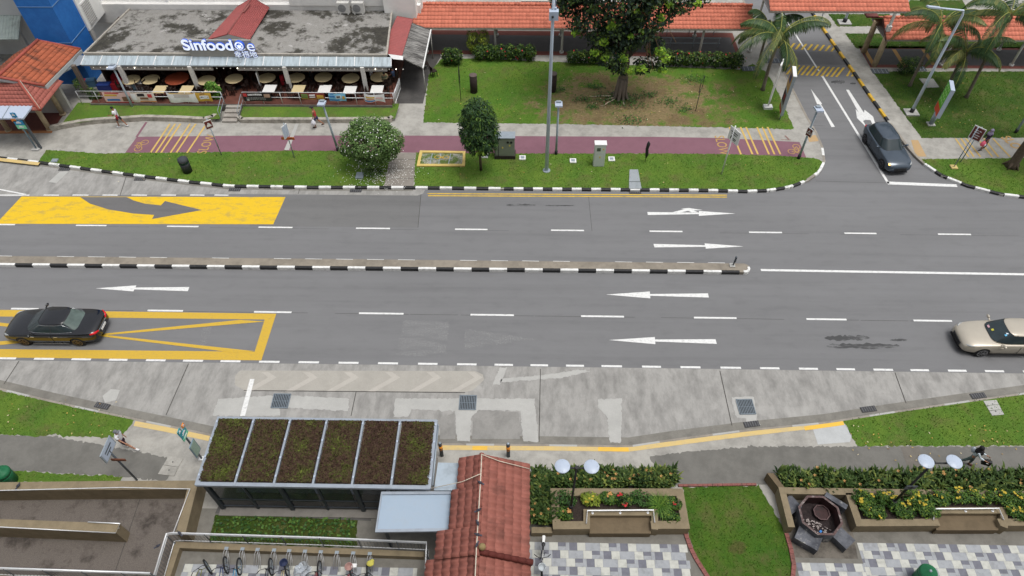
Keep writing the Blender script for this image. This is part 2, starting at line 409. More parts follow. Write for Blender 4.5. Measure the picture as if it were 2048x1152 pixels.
# joints in the bay concrete
JT = mat('joint', (.06, .056, .05), .3, 9, .9)
mb = MB()
def joint(x0, y0, x1, y1, w=.035, z=.0165):
    a, b = G(x0, y0, z), G(x1, y1, z); d = (b-a).normalized(); n = Vector((-d.y, d.x, 0))*w/2
    mb.sheet([a-n, b-n, b+n, a+n], z)
for L in ((1081, 738, 1078, 884), (1440, 742, 1464, 851), (1790, 745, 1812, 806), (377, 727, 332, 830), (38, 722, 8, 768), (712, 784, 702, 832), (488, 781, 930, 785),
          (260, 329, 240, 391) , (600, 376, 596, 388)): joint(*L)
struct('bay', mb, JT)
mb = MB()
for i in range(40):
    x = 20+i*50+rnd.uniform(-3, 3); y = .5*(617+.01319*(x-50))+.5*(617+.01319*(x-50))+1.5
    if rnd.random() < .7: joint(x, y+.0*i, x+48, y+.63+rnd.uniform(-.3, .3), .02, .003)
for x in range(0, 2000, 60):
    y = 451+.0102*x
    if rnd.random() < .6: joint(x, y, x+58, y+.6, .015, .003)
joint(842, 389, 836, 455, .03, .003); joint(1177, 392, 1184, 462, .02, .003); joint(1650, 252, 1592, 249, .02, .003); joint(1632, 362, 1780, 366, .02, .003)
struct('road', mb, JT)
# rough dark edge where road meets bay
# --- road markings
def strip(mb, x0, y0, x1, y1, w, z, end=0):
    a, b = G(x0, y0, z), G(x1, y1, z); d = (b-a).normalized(); n = Vector((-d.y, d.x, 0))*w/2
    mb.sheet([a-n, b-n, b+n, a+n], z)
mz = .0075
wm = MB()
for x0, x1 in ((-70, 30), (152, 213), (334, 397), (517, 585), (712, 780), (910, 975), (1102, 1168), (1299, 1365), (1498, 1564), (1689, 1753), (1876, 1942), (2062, 2126)):
    strip(wm, x0, 449+.01025*x0, x1, 449+.01025*x1, .115, mz)
for x0, x1 in ((-120, -50), (22, 77), (295, 366), (508, 583), (718, 807), (941, 1028), (1162, 1248), (1388, 1473), (1613, 1693), (1827, 1904), (2040, 2120)):
    strip(wm, x0, 616.9+.0131*x0, x1, 616.9+.0131*x1, .115, mz)
for x0, x1 in ((-60, -30), (-8, 32), (68, 108), (143, 182), (218, 255), (292, 331), (366, 406), (441, 481), (518, 559), (597, 638), (677, 717), (756, 796), (836, 875), (914, 953), (989, 1026), (1061, 1096), (1132, 1168), (1203, 1244), (1284, 1322), (1361, 1401), (1441, 1482), (1520, 1559), (1598, 1636), (1673, 1710), (1747, 1786), (1821, 1858), (1896, 1933), (1970, 2008), (2046, 2086)):
    strip(wm, x0, 716.5+.01296*x0, x1, 716.5+.01296*x1, .12, mz)
for x0, x1 in ((-60, 59), (87, 118), (145, 177), (205, 235), (263, 294), (322, 352), (380, 409), (429, 457)): strip(wm, x0, 390, x1, 390.3, .1, mz+.006)
strip(wm, -30, 373, 52, 389, .1, mz+.006); strip(wm, 1521.7, 540, 2060, 548.8, .16, mz)
strip(wm, 1644, 151, 1777, 367, .17, mz); strip(wm, 1638, 142, 1557, 16, .13, mz)
wm.sheet(GP([(1773, 363), (1912.7, 368.7), (1915, 374), (1776, 368.7)], mz))
wm.sheet(GP([(500, 758), (509, 758), (490, 832), (480, 832)], .018))
def arrow(tip, h1, s1, t1, t2, s2, h2): wm.sheet(GP([tip, h1, s1, t1, t2, s2, h2], mz))
arrow((191, 576.7), (272.7, 570.7), (271, 575), (378.7, 574), (375.7, 582.3), (269, 578.7), (266.7, 582.7))
arrow((1212, 589), (1299.7, 583), (1300, 588), (1416, 586.7), (1417.7, 595), (1300.4, 591.5), (1300.7, 596.7))
arrow((1218, 680), (1309.7, 674), (1310, 679), (1431, 678.3), (1433.7, 687.7), (1310.5, 683), (1310.7, 688.3))
arrow((1471, 427), (1397.7, 422), (1397.7, 425.2), (1294.7, 424), (1295.7, 430), (1397.7, 428.2), (1397.7, 431.7))
arrow((1487, 492.7), (1409, 486.7), (1410, 490.5), (1307, 487.7), (1309, 494.7), (1411, 493.5), (1411.7, 497.3))
wm.sheet(GP([(1345, 424.4), (1368, 418.5), (1362, 417.4), (1378, 416), (1406, 420.2), (1387, 420.8), (1397, 424.6), (1384, 424.9), (1376, 421.6), (1362, 424.8)], mz+.003))
arrow((1621.8, 178), (1644.3, 207.6), (1641.9, 208.3), (1669.7, 253.5), (1663, 254.2), (1639, 208.6), (1634.2, 208.3))
c5 = lambda P: [(1536+x/2.881, y/2.881) for x, y in P]
wm.sheet(GP(c5([(450, 517), (466, 517), (556, 655), (533, 668)]), mz+.003))
wm.sheet(GP(c5([(505, 628), (525, 652), (552, 658), (556, 632), (606, 672), (618, 715), (604, 718), (590, 692), (560, 690), (548, 697), (572, 738), (513, 680)]), mz))
struct('road_marking', wm, WHITE)
ym = MB(); yz = .005
ym.sheet(GP([(43, 393), (571, 394), (546.5, 448.5), (-8, 447.5)], yz)); struct('road_marking', ym, YELB)
dm = MB(); c6 = lambda P: [(x/3, 380+y/3) for x, y in P]
dm.sheet(GP(c6([(480, 42), (760, 42), (800, 62), (870, 82), (965, 92), (990, 66), (1212, 120), (912, 174), (925, 149), (800, 141), (650, 116), (540, 82)]), .0085)); struct('road_marking', dm, ASPH2)
ym = MB()
def q(*P, z=yz): ym.sheet(GP(c6(P), z))
q((-160, 717), (1658, 742), (1610, 777), (-160, 757)); q((-160, 953), (1530, 970), (1568, 1022), (-160, 1003), z=yz); q((1588, 777), (1612, 777), (1658, 742), (1568, 1022), (1528, 970), z=yz+.003)
q((560, 868), (1440, 779), (1590, 789), (640, 870), z=yz+.006); q((600, 866), (1530, 967), (1400, 975), (560, 872), z=yz+.009)
q((640, 864), (-160, 778), (-160, 800), (610, 876), z=yz+.006); q((640, 866), (610, 872), (-160, 945), (-160, 918), z=yz+.009)
struct('road_marking', ym, YEL)
ym = MB(); strip(ym, 855, 387.2, 1454, 390.3, .09, mz); strip(ym, 856, 391.4, 1454, 394.2, .09, mz)
c2 = lambda P: [(1440+x/6.4, y/6.4) for x, y in P]
hz = .012
for i in range(13):
    x = 808+i*63.5; y = 826+i*3.2
    top = [(x, y), (x+30, y)]; bot = [(x-66, y+120), (x-96, y+120)]
    if i == 0: bot = [(x+14, y+22), (x-10, y+22)]
    if i == 1: bot = [(x-28, y+68), (x-56, y+68)]
    ym.sheet(GP(c2(top+bot), hz))
ym.sheet(GP(c2([(1660, 898), (1685, 898), (1640, 975), (1610, 975)]), hz)); ym.sheet(GP(c2([(1700, 948), (1712, 952), (1700, 978), (1672, 976)]), hz))
for i in range(-3, 9):
    x = 1015+i*76; y = 556+i*4.6
    ym.sheet(GP(c2([(x, y), (x+28, y), (x-30, y+76), (x-60, y+74)]), hz))
struct('road_marking', ym, mm('hump_yellow', C(205, 170, 60), .15, 5, .7, dirt=.4, dscale=2))
# slightly raised hump table between the stripes
hm = MB(); hm.sheet(GP([(1560, 127), (1690, 130), (1676, 105), (1548, 101)], .006)); struct('road', hm, ASPH2)
# worn and wet patches on the asphalt
gm = MB()
for P in ([(808, 640), (898, 644), (892, 712), (792, 711)], [(930, 658), (942, 660), (1072, 678), (928, 697)], [(406, 654), (424, 654), (410, 692), (399, 692)]): gm.sheet(ragged(GP(P, .004), .03), .004)
struct('road', gm, GHOST)
t = NT('oil_stain'); x = t.fr(t.noise(1.4, 7, .75, stretch=(.5, 1.6, 1)), .5, .62)
WET = t.done(t.mix(x, (.055, .055, .056), (.15, .15, .152)), .75)
gm = MB()
def blob(x0, x1, y, hpx, n=22):
    up, dn = [], []
    for i in range(n+1):
        k = i/n; e = math.sin(math.pi*k)**.35; up.append((x0+(x1-x0)*k, y-hpx*e*rnd.uniform(.35, 1))); dn.append((x0+(x1-x0)*k, y+hpx*e*rnd.uniform(.35, 1)))
    gm.sheet(GP(up+dn[::-1][1:-1], .004))
blob(1648, 1740, 676, 7); blob(1652, 1800, 692, 8); blob(1780, 1815, 680, 3); blob(1012, 1072, 410, 3); blob(1090, 1150, 411, 1.5); blob(1662, 1690, 164, 5); blob(1700, 1712, 167, 3)
struct('road', gm, WET)
gm = MB(); gm.sheet(GP([(480, 392), (842, 389), (836, 455), (500, 452)], .0025)); struct('road', gm, m_asphalt('asphalt_patch', (.142, .141, .140)))
# --- median
MT_ = GP([(-420, 525), (0, 529.5), (683, 536), (1366, 543), (1488, 544.5)], .2); MF = GP([(1488, 527), (1366, 525.5), (683, 518), (0, 512), (-420, 507)], .2)
c = (MT_[-1]+MF[0])/2; rr = (MT_[-1]-MF[0]).length/2
cap = [c+Vector((math.sin(a)*rr, -math.cos(a)*rr, 0)) for a in [math.pi*i/8 for i in range(1, 8)]]
mp = MT_+cap+MF; land('median', mp, MED, .2)
kp = [p.copy() for p in MT_+cap[:5]]
kerb('kerb', kp[:5], [KW, KB], 1.02, w=.13, z=.215, side=1); kerb('kerb', kp[4:], [KW, KW], .2, w=.13, z=.215, side=1)
fm = MB()
for i in range(26):
    x = -10+i*62
    if rnd.random() < .7 and x < 1420: strip(fm, x, 511.6+.0096*x, x+34, 511.9+.0096*(x+34), .03, .206)
struct('kerb', fm, KW)
# --- footways, cycle path, lawns on the north side
c1 = lambda P: [(x/2.881, y/2.881) for x, y in P]
c4 = lambda P: [(1200+x/2.881, y/2.881) for x, y in P]
N1 = [(76, 324.5), (92, 299.5), (146, 303), (205, 307), (250, 306), (512, 303), (574, 301), (678, 302), (782, 304), (768, 373)]
N2 = [(832, 305), (934, 306), (1112, 307.5), (1312, 306.5), (1443, 308), (1565, 311.5), (1634, 317), (1646, 323)]
GRASS_AREAS = []          # (px outline, z, material key, tuft density)
def grass(name, px, z=LZ+.006, m=GR, dens=1.0, extra=None):
    pts = GP(px, z) if extra is None else extra
    mb = MB(); mb.sheet(ragged(pts, .03, .12), z); struct('lawn', mb, m); GRASS_AREAS.append((pts, z, dens, name)); return pts
inA = [(p.x, p.y) for p in PA]
def kerb_in(i0, i1, off):      # the kerb line moved onto the land
    out = []
    for i in range(i0, i1):
        d = (PA[min(i+1, len(PA)-1)]-PA[i-1]).normalized(); out.append(PA[i]+Vector((-d.y, d.x, 0))*off)
    return out
grass('n1', None, extra=GP(N1, LZ+.006)+kerb_in(4, 11, .1)[::-1])
grass('n2', None, extra=GP(N2, LZ+.006)+kerb_in(11, 21, .1)[::-1][:10])
pm = MB(); pm.sheet(GP([(250, 306), (274, 273.5), (512, 271), (800, 271), (1312, 273.6), (1443, 276), (1599, 284), (1613, 316), (1565, 312), (1443, 308.5), (1312, 307), (1112, 308), (934, 306.5), (832, 305.5), (782, 304.5), (678, 302.5), (574, 301.5), (512, 303.5)], LZ+.004)); struct('cycle_path', pm, PURP)
pm = MB(); strip(pm, 273, 274, 293, 244, .16, LZ+.004); struct('cycle_path', pm, PURP)
# cracked pale repair across the purple path
pm = MB(); pm.sheet(GP([(591, 248), (597, 248), (578, 300), (568, 300)], LZ+.009)); struct('cycle_path', pm, NEWC)
lm = MB(); pz = LZ+.013
for x in (340, 350.5, 361, 380, 391.5, 413):      # left set of slanted yellow bars
    x0 = x; lm_ = G(x0, 247.5, pz); strip(lm, x0, 247.5, x0-39*(1+0.0), 305.5, .12, pz)
for x0, x1 in ((1459, 1482), (1481, 1505), (1492, 1516), (1514, 1538), (1525, 1549), (1535, 1561)): strip(lm, x0, 254, x1, 308.5, .12, pz)
for x0, x1 in ((1911, 1937), (1922, 1948), (1932, 1961), (1955, 1985), (1968, 1997), (1986, 2020)): strip(lm, x0, 277, x1, 313.5, .11, pz)
struct('path_marking', lm, YELP)
def text_mesh(body, size, extrude=0.0, align='CENTER', bold=False, offset=0):
    cu = bpy.data.curves.new('lettering', 'FONT'); cu.body = body; cu.size = size; cu.extrude = extrude; cu.align_x = align; cu.align_y = 'CENTER'; cu.offset = offset
    o = bpy.data.objects.new('lettering', cu); COL.objects.link(o); bpy.context.view_layer.update()
    me = bpy.data.meshes.new_from_object(o.evaluated_get(bpy.context.evaluated_depsgraph_get()))
    bpy.data.objects.remove(o); bpy.data.curves.remove(cu)
    V = [v.co.copy() for v in me.vertices]; Fs = [list(p.vertices) for p in me.polygons]; Ns = [p.normal.copy() for p in me.polygons]
    bpy.data.meshes.remove(me); return V, Fs, Ns
def put_text(mb, body, size, org, ux, uy, extrude=0.0, face_slot=0, side_slot=None, align='CENTER', offset=0):
    """letters laid on the plane org + x*ux + y*uy"""
    V, Fs, Ns = text_mesh(body, size, extrude, align, offset=offset); ux, uy = Vector(ux), Vector(uy); n = ux.cross(uy).normalized(); b = len(mb.v)
    for v in V: p = Vector(org)+ux*v.x+uy*v.y+n*(v.z+extrude); mb.v.append(tuple(p))
    for f, nn in zip(Fs, Ns):
        mb.slot = face_slot if (side_slot is None or nn.z > .5) else side_slot; mb.face([b+i for i in f])
    mb.slot = 0
tm = MB()
a, b = G(405, 302, pz), G(422, 272, pz); u = (b-a).normalized(); v = Vector((-u.y, u.x, 0))
put_text(tm, 'SLOW', .95, (G(414, 288, pz)), u*.78, v*1.0, offset=.005)
a, b = G(1449, 304, pz), G(1440, 276, pz); u = (a-b).normalized(); v = Vector((-u.y, u.x, 0))
put_text(tm, 'SLOW', .95, G(1443, 290, pz), u*.78, v*1.0, offset=.005)
a, b = G(2050, 305, pz), G(2020, 280, pz); u = (a-b).normalized(); v = Vector((-u.y, u.x, 0))
put_text(tm, 'SLOW', 1.0, G(2031, 292, pz), u*.78, v*1.0, offset=.02)
def ring(mb, c, r, w, ux, uy, n=20):
    for i in range(n):
        a0, a1 = 2*math.pi*i/n, 2*math.pi*(i+1)/n
        P = [Vector(c)+(ux*math.cos(a)+uy*math.sin(a))*k for a, k in ((a0, r), (a1, r), (a1, r+w), (a0, r+w))]
        mb.poly(P if (P[1]-P[0]).cross(P[2]-P[0]).z > 0 else P[::-1])
def bike_sign(px, py, s, ang):
    ux = Vector((math.cos(ang), math.sin(ang), 0)); uy = Vector((-math.sin(ang), math.cos(ang), 0)); o = G(px, py, pz)
    ring(tm, o-ux*.32*s, .19*s, .045*s, ux, uy); ring(tm, o+ux*.32*s, .19*s, .045*s, ux, uy)
    for (x0, y0, x1, y1) in ((-.32, 0, -.1, .3), (-.1, .3, .2, .3), (-.1, .28, .05, 0), (.05, 0, .2, .3), (.32, 0, .17, .42), (.1, .42, .2, .42), (-.16, .36, -.04, .36), (-.32, 0, .05, 0)):
        A, B = o+ux*x0*s+uy*y0*s, o+ux*x1*s+uy*y1*s; d = (B-A).normalized(); n = Vector((-d.y, d.x, 0))*.025*s
        tm.sheet([A-n, B-n, B+n, A+n], pz)
bike_sign(283, 291, 1.15, R(75)); bike_sign(1588, 298, 1.1, R(-130))
struct('path_marking', tm, PMARK)
# faint footman mark and tactile squares
pm = MB()
for P in ([(1616, 272), (1631, 270), (1638, 282), (1618, 284)], [(1822, 280), (1836, 280), (1853, 313), (1832, 313)]): pm.sheet(GP(P, LZ+.01))
struct('tactile_paving', pm, m_paint('ochre_paving', C(176, 146, 104), .7, C(165, 150, 130), 6))
pm = MB(); strip(pm, 1570, 271, 1578, 279, .12, pz); strip(pm, 1562, 279, 1582, 280, .06, pz); struct('path_marking', pm, mm('faded_brown', C(130, 105, 98), .2))
# middle lawn with the big tree
LW = GP([(846, 244.8), (857, 153), (868, 134), (882, 118), (950, 117), (1480, 139), (1506, 128), (1533, 144), (1547, 167), (1568, 208), (1588, 258.5), (1450, 255), (1312, 252), (1112, 248)], LZ+.006)
grass('mid', None, m=GRM, dens=.55, extra=LW)
# right-hand lawns
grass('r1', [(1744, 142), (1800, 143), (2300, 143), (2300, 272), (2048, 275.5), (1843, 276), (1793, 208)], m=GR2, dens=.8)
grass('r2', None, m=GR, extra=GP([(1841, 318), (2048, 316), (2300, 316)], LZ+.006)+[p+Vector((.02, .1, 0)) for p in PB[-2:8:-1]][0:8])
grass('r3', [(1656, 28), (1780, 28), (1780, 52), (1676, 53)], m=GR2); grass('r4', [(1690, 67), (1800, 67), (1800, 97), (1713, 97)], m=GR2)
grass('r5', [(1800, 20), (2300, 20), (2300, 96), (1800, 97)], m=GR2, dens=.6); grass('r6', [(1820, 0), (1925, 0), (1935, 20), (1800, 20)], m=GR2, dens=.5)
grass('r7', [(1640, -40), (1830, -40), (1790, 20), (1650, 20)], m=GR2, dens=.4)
# worn earth around the tree and lawns near the linkway
# --- south side
grass('s1', [(-300, 733), (0, 781), (104, 803), (208, 826), (271, 838), (240, 877), (104, 870), (76, 873), (0, 868), (-300, 850)])
grass('s2', [(-200, 935), (20, 941), (120, 947), (245, 953), (240, 964), (-200, 964)])
grass('s3', [(1685, 841), (1779, 826), (1935, 803), (2048, 788), (2300, 752), (2300, 892), (2048, 892), (1716, 892), (1703, 870)])
grass('s4', m=m_grass('near_lawn_grass', C(70, 108, 38), C(92, 118, 44), C(54, 94, 34), (G(1476, 1100, LZ).x, G(1476, 1096, LZ).y, .5, .4), C(84, 82, 48)), px=[(1366, 975), (1517, 970), (1539, 1009), (1571, 1064), (1581, 1099), (1586, 1160), (1415, 1160), (1400, 1128), (1386, 1099), (1378, 1066)], dens=1.2)
grass('s5', [(432, 1028), (716, 1036), (712, 1095), (418, 1085)], m=m_grass('weedy_grass', C(62, 88, 36), C(84, 84, 42), C(48, 78, 32)), dens=1.5)
pm = MB(); pm.sheet(ragged(GP([(-300, 850), (0, 869.5), (104, 872.5), (264, 901), (334, 914), (347, 935), (330, 962), (245, 953.5), (120, 947), (0, 940), (-300, 930)], LZ+.004), .03), LZ+.004)
pm.sheet(ragged(GP([(1300, 913), (1360, 905), (1511, 892.5), (1716, 893), (2300, 893), (2300, 952), (1560, 968), (1352, 972), (1340, 950), (1305, 930)], LZ+.004), .03), LZ+.004); struct('path', pm, PATHA)
pm = MB(); pm.sheet(GP([(1801, 892.5), (1838, 892.5), (1850, 950), (1820, 950)], LZ+.008)); struct('path', pm, PAVED)
pm = MB(); pm.sheet(GP([(1623, 850), (1685, 841), (1704, 872), (1700, 884), (1636, 889)], LZ+.006)); struct('pavement', pm, m_conc('bluish_pavement', C(178, 180, 180), .75, damt=.5))
# yellow warning strip along the kerb
pm = MB()
for a, b in (((884, 890.5), (1087, 891.5)), ((1087, 891.5), (1256, 894)), ((1256, 894), (1347, 882)), ((1347, 882), (1487, 864)), ((1487, 864), (1686, 841))):
    A, B = G(*a, LZ+.008), G(*b, LZ+.008); pm.sheet([A, B, B-Vector((0, .24, 0)), A-Vector((0, .24, 0))])
for a, b in (((271, 842), (330, 853)), ((330, 853), (420, 872)), ((0, 322), (76, 330.5)), ((-100, 308), (0, 322))):
    A, B = G(*a, LZ+.008), G(*b, LZ+.008); pm.sheet([A, B, B-Vector((0, .26, 0)) if a[1] > 500 else B+Vector((0, .3, 0)), A-Vector((0, .26, 0)) if a[1] > 500 else A+Vector((0, .3, 0))])
struct('tactile_paving', pm, m_paint('kerb_warning_strip', C(202, 176, 116), .6, C(170, 158, 135), 3))
pm = MB()
for a, b in (((1608, 853.0), (1686, 842.2)), ((1196, 894), (1257, 895)), ((945, 892), (975, 892.2))):
    A, B = G(*a, LZ+.011), G(*b, LZ+.011); pm.sheet([A, B, B-Vector((0, .21, 0)), A-Vector((0, .21, 0))])
struct('tactile_paving', pm, m_paint('fresh_warning_strip', C(222, 178, 70), .3, C(185, 155, 95), 3))
# --- plaza tiles (three greys in a stepped pattern)
TW = mat('cream_tile', C(186, 186, 178), .07, 5, .6, dirt=.25, dscale=4); TG = mat('grey_tile', C(152, 155, 159), .08, 5, .6, dirt=.25, dscale=4); TD = mat('slate_tile', C(106, 107, 117), .1, 5, .6, dirt=.25, dscale=4)
tm = MB(); tz = LZ+.006
def tiles(x0, x1, y1, y0, off=0.0, clip=None):
    per = [(.33, 2), (.35, 0), (.62, 1), (.37, 0), (.33, 3), (.155, 1)]; P = sum(p[0] for p in per); ch = .335; row = 0; y = y1
    while y > y0:
        x = x0-((off+row*.726) % P)
        while x < x1:
            for w, k in per:
                a, b = max(x, x0), min(x+w, x1)
                if b-a > .02:
                    for (yy0, yy1, s) in (((y-ch, y, k),) if k != 3 else ((y-ch, y-ch*.5, 1), (y-ch*.5, y, 2))):
                        if clip is None or clip((a+b)/2, (yy0+yy1)/2):
                            tm.slot = s; g = .003; tm.sheet([(a+g, yy0+g, tz), (b-g, yy0+g, tz), (b-g, yy1-g, tz), (a+g, yy1-g, tz)])
                x += w
        y -= ch; row += 1
    tm.slot = 0
pmn = MB(); pmn.sheet([(-20, 12, 0), (40, 12, 0), (40, -5, 0), (-20, -5, 0)], LZ+.002); struct('plaza', pmn, m_conc('plaza_concrete', C(122, 119, 112), .55, damt=.65))
edge = [G(1375, 1075, tz), G(1383, 1099, tz), G(1411, 1151, tz)]
def lft(x, y):
    X = edge[0].x+(edge[0].y-y)*.22; return x < X-.25
tiles(.1, 7.9, G(1200, 1086, tz).y, 7.0, .2, lft)
x0 = G(1714, 1086, tz).x; tiles(x0, 30, G(1750, 1086, tz).y, 7.0, .45)
tiles(G(1592, 1127, tz).x, x0, G(1650, 1126, tz).y, 7.0, .1)
tiles(G(368, 1130, tz).x, G(835, 1136, tz).x, G(500, 1130, tz).y, 7.0, .3)
struct('plaza_paving', tm, [TW, TG, TD])
# slate and red floor of the covered walk
fl = MB(); FS = m_conc('slate_floor', C(92, 90, 90), .7, damt=.5); FR = m_conc('red_floor_border', C(122, 74, 66), .7, damt=.5)
fl.sheet([(-8.5, 49.2, 0), (16.8, 48.95, 0), (16.8, 52.6, 0), (-8.5, 52.85, 0)], LZ+.006); struct('walkway_floor', fl, FR)
fl = MB(); fl.sheet([(-8.2, 49.75, 0), (16.5, 49.5, 0), (16.5, 51.9, 0), (-8.2, 52.15, 0)], LZ+.011); struct('walkway_floor', fl, FS)
fl = MB(); fl.sheet([(26.4, 47.6, 0), (60, 47.4, 0), (60, 50.5, 0), (26.4, 50.7, 0)], LZ+.006); struct('walkway_floor', fl, FR)
fl = MB(); fl.sheet([(26.5, 48.0, 0), (60, 47.8, 0), (60, 50.1, 0), (26.5, 50.3, 0)], LZ+.011); struct('walkway_floor', fl, FS)
fl = MB()
for x0, x1 in ((26.6, 26.9), (28.9, 29.2), (31.2, 31.5)): fl.sheet([(x0, 48.0, 0), (x1, 48.0, 0), (x1, 50.2, 0), (x0, 50.2, 0)], LZ+.016)
struct('tactile_paving', fl, m_paint('walk_tactile', C(180, 135, 70), .5, C(130, 110, 80), 6))
# yard east of the coffee shop and path down to the footway
ym = MB(); ym.sheet(GP([(795, 207), (846, 207), (859, 150), (882, 113), (862, 60), (775, 120)], LZ+.004)); struct('yard', ym, m_conc('yard_asphalt', C(82, 80, 78), .5, damt=.6, patch=.1))
ym = MB(); ym.sheet(GP([(780, 306), (833, 306), (826, 374.5), (768, 374.5)], LZ+.003)); struct('path', ym, m_conc('grey_path', C(138, 132, 124), .6, damt=.5))
mb = MB()
for y in (318, 337, 356): joint(776-(y-306)*.15, y, 832-(y-306)*.08, y+1, .03, LZ+.008)
struct('path', mb, JT)
# --- short grass blades over the lawns
def inpoly(P, x, y):
    x, y = np.asarray(x), np.asarray(y); ins = np.zeros(len(x), bool); n = len(P)
    for i in range(n):
        (x1, y1), (x2, y2) = P[i], P[(i+1) % n]
        c = ((y1 > y) != (y2 > y)) & (x < (x2-x1)*(y-y1)/((y2-y1) if abs(y2-y1) > 1e-9 else 1e-9)+x1); ins ^= c
    return ins
def mblade(name, c):
    t = NT(name); col = t.ramp(t.tint(), [(0, sc3(c, .55)), (.45, c), (.8, (c[0]*1.45, c[1]*1.25, c[2]*1.1)), (1, (c[0]*2.3, c[1]*1.5, c[2]*1.5))]); return t.done(col, .8, spec=.15)
BLADE = mblade('grass_blade', C(92, 129, 49))
allV, allF, allT = [], [], []; base = 0
for pts, z, dens, nm in GRASS_AREAS:
    P = [(p.x, p.y) for p in pts]; xs, ys = zip(*P); area = (max(xs)-min(xs))*(max(ys)-min(ys))
    n = int(area*95*dens); n = min(n, 90000)
    x = nr.uniform(max(min(xs), -34), min(max(xs), 44), n); y = nr.uniform(min(min(ys), 56), min(max(ys), 56), n); k = inpoly(P, x, y)
    if nm == 'mid':
        d = ((x-TREE0.x-.3)/7.5)**2+((y-TREE0.y+.8)/4.2)**2; k &= nr.random(n) < np.clip(d*.8-.1+.25*np.sin(x*1.7)*np.sin(y*2.1), .04, 1)
    x, y = x[k], y[k]; n = len(x); x = x+nr.normal(0, .035, n); y = y+nr.normal(0, .035, n); a = nr.uniform(0, 6.28, n); w = nr.uniform(.012, .03, n); h = nr.uniform(.03, .1, n); l = nr.uniform(0, .05, n)
    p0 = np.stack([x-np.cos(a)*w, y-np.sin(a)*w, np.full(n, z)], 1); p1 = np.stack([x+np.cos(a)*w, y+np.sin(a)*w, np.full(n, z)], 1)
    b = nr.uniform(0, 6.28, n); p2 = np.stack([x+np.cos(b)*l, y+np.sin(b)*l, z+h], 1)
    allV.append(np.stack([p0, p1, p2], 1).reshape(-1, 3)); allF.append(np.arange(n*3).reshape(-1, 3)+base); base += n*3
    t_ = .45+.2*np.sin(x*.9+np.sin(y*1.3)*2)*np.cos(y*.8)+nr.normal(0, .2, n); allT.append(np.clip(t_, 0, 1))
tag(npmesh('grass', np.concatenate(allV), np.concatenate(allF), BLADE, tint=np.concatenate(allT)), kind='stuff')
# ================================================================== BUILDINGS AND COVERED WALKS (north side)
def GX(px, py, x):
    d = CR*(px-1024) - CU*(py-576) + _fw*F_PX; t = x/d.x
    return Vector((x, d.y*t, CAM_H+d.z*t))
def bil(A, B, Cc, D): return lambda u, v: (A*(1-u)+B*u)*(1-v)+(D*(1-u)+Cc*u)*v   # A,B top, D,C bottom
def corrugated(mb, A, B, Cc, D, waves, amp, th=0.0):
    A, B, Cc, D = map(Vector, (A, B, Cc, D)); f = bil(A, B, Cc, D); n = (B-A).cross(D-A).normalized(); n = n if n.z > 0 else -n
    mb.smooth = True; mb.grid(lambda u, v: f(u, v)+n*amp*math.sin(2*math.pi*waves*u), int(waves*6), 4); mb.smooth = False
    for P in ((A, B), (B, Cc), (Cc, D), (D, A)): mb.poly([P[0]+n*amp, P[1]+n*amp, P[1]-n*(amp+.02), P[0]-n*(amp+.02)])
def tiles_roof(mb, A, B, Cc, D, pitch=.26, course=.36, amp=.035, step=.02, clip=None):
    """interlocking clay tiles: rolls across, a lap at every course; each tile its own tint"""
    A, B, Cc, D = map(Vector, (A, B, Cc, D)); f = bil(A, B, Cc, D); n = (B-A).cross(D-A).normalized(); n = n if n.z > 0 else -n
    L = max((B-A).length, (Cc-D).length); H = ((D-A).length+(Cc-B).length)/2; nu, nv = max(1, round(L/pitch)), max(1, round(H/course)); k = 5
    prof = [0, .55, 1.0, .55, .06, 0]
    tn = {}
    for j in range(nv):
        rows = []
        for e in (0, 1):
            v = (j+e*1.0)/nv; b = len(mb.v); rows.append(b)
            for i in range(nu*k+1):
                u = i/(nu*k); mb.v.append(tuple(f(u, v)+n*(amp*prof[i % k]+step*(e+.15))))
        for i in range(nu*k):
            if clip and not clip((i+.5)/(nu*k), (j+.5)/nv): continue
            mb.tint = tn.setdefault((i//k, j), min(1, max(0, rnd.gauss(.5, .12)))); mb.smooth = True
            a, c = rows[0]+i, rows[1]+i; mb.face([a, c, c+1, a+1]); mb.smooth = False
            # lap face down to the next course
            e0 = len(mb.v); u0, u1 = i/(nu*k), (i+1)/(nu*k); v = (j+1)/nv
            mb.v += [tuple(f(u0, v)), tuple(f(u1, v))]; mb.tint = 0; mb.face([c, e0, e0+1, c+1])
    mb.tint = .5
def m_tile(name, c, algae=.0, streak=(1, 1, 1)):
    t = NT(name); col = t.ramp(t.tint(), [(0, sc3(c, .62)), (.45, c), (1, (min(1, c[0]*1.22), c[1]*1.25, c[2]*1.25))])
    col = t.mix(t.math('MULTIPLY', t.fr(t.noise(.9, 6, .7), .5, .7), .3), col, sc3(c, .68))
    if algae: col = t.mix(t.math('MULTIPLY', t.fr(t.noise(1.1, 6, .7, stretch=streak), .5, .64), algae), col, (.05, .035, .03))
    return t.done(col, .8, spec=.2)
T_OR = m_tile('orange_clay_tile', C(196, 116, 94)); T_OR2 = m_tile('stained_orange_tile', C(168, 94, 68), .75, (.6, 2.2, 1)); T_RB = m_tile('red_brown_tile', C(156, 92, 82), .2); T_RED = m_tile('dark_red_tile', C(158, 84, 76), .25)
RIDGE = m_tile('ridge_tile', C(160, 84, 72), .2)
WALLW = mat('white_wall', C(240, 239, 235), .03, 2, .8, dirt=.2, dscale=.8, dirtc=(.5, .49, .47), bump=.1)
GREYW = mat('grey_wall', C(178, 176, 172), .05, 2, .8, dirt=.4, dscale=.8, dirtc=(.2, .19, .18)); COLW = mat('white_column', C(205, 203, 198), .05, 4, .7, dirt=.25, dscale=3, dirtc=(.3, .28, .25))
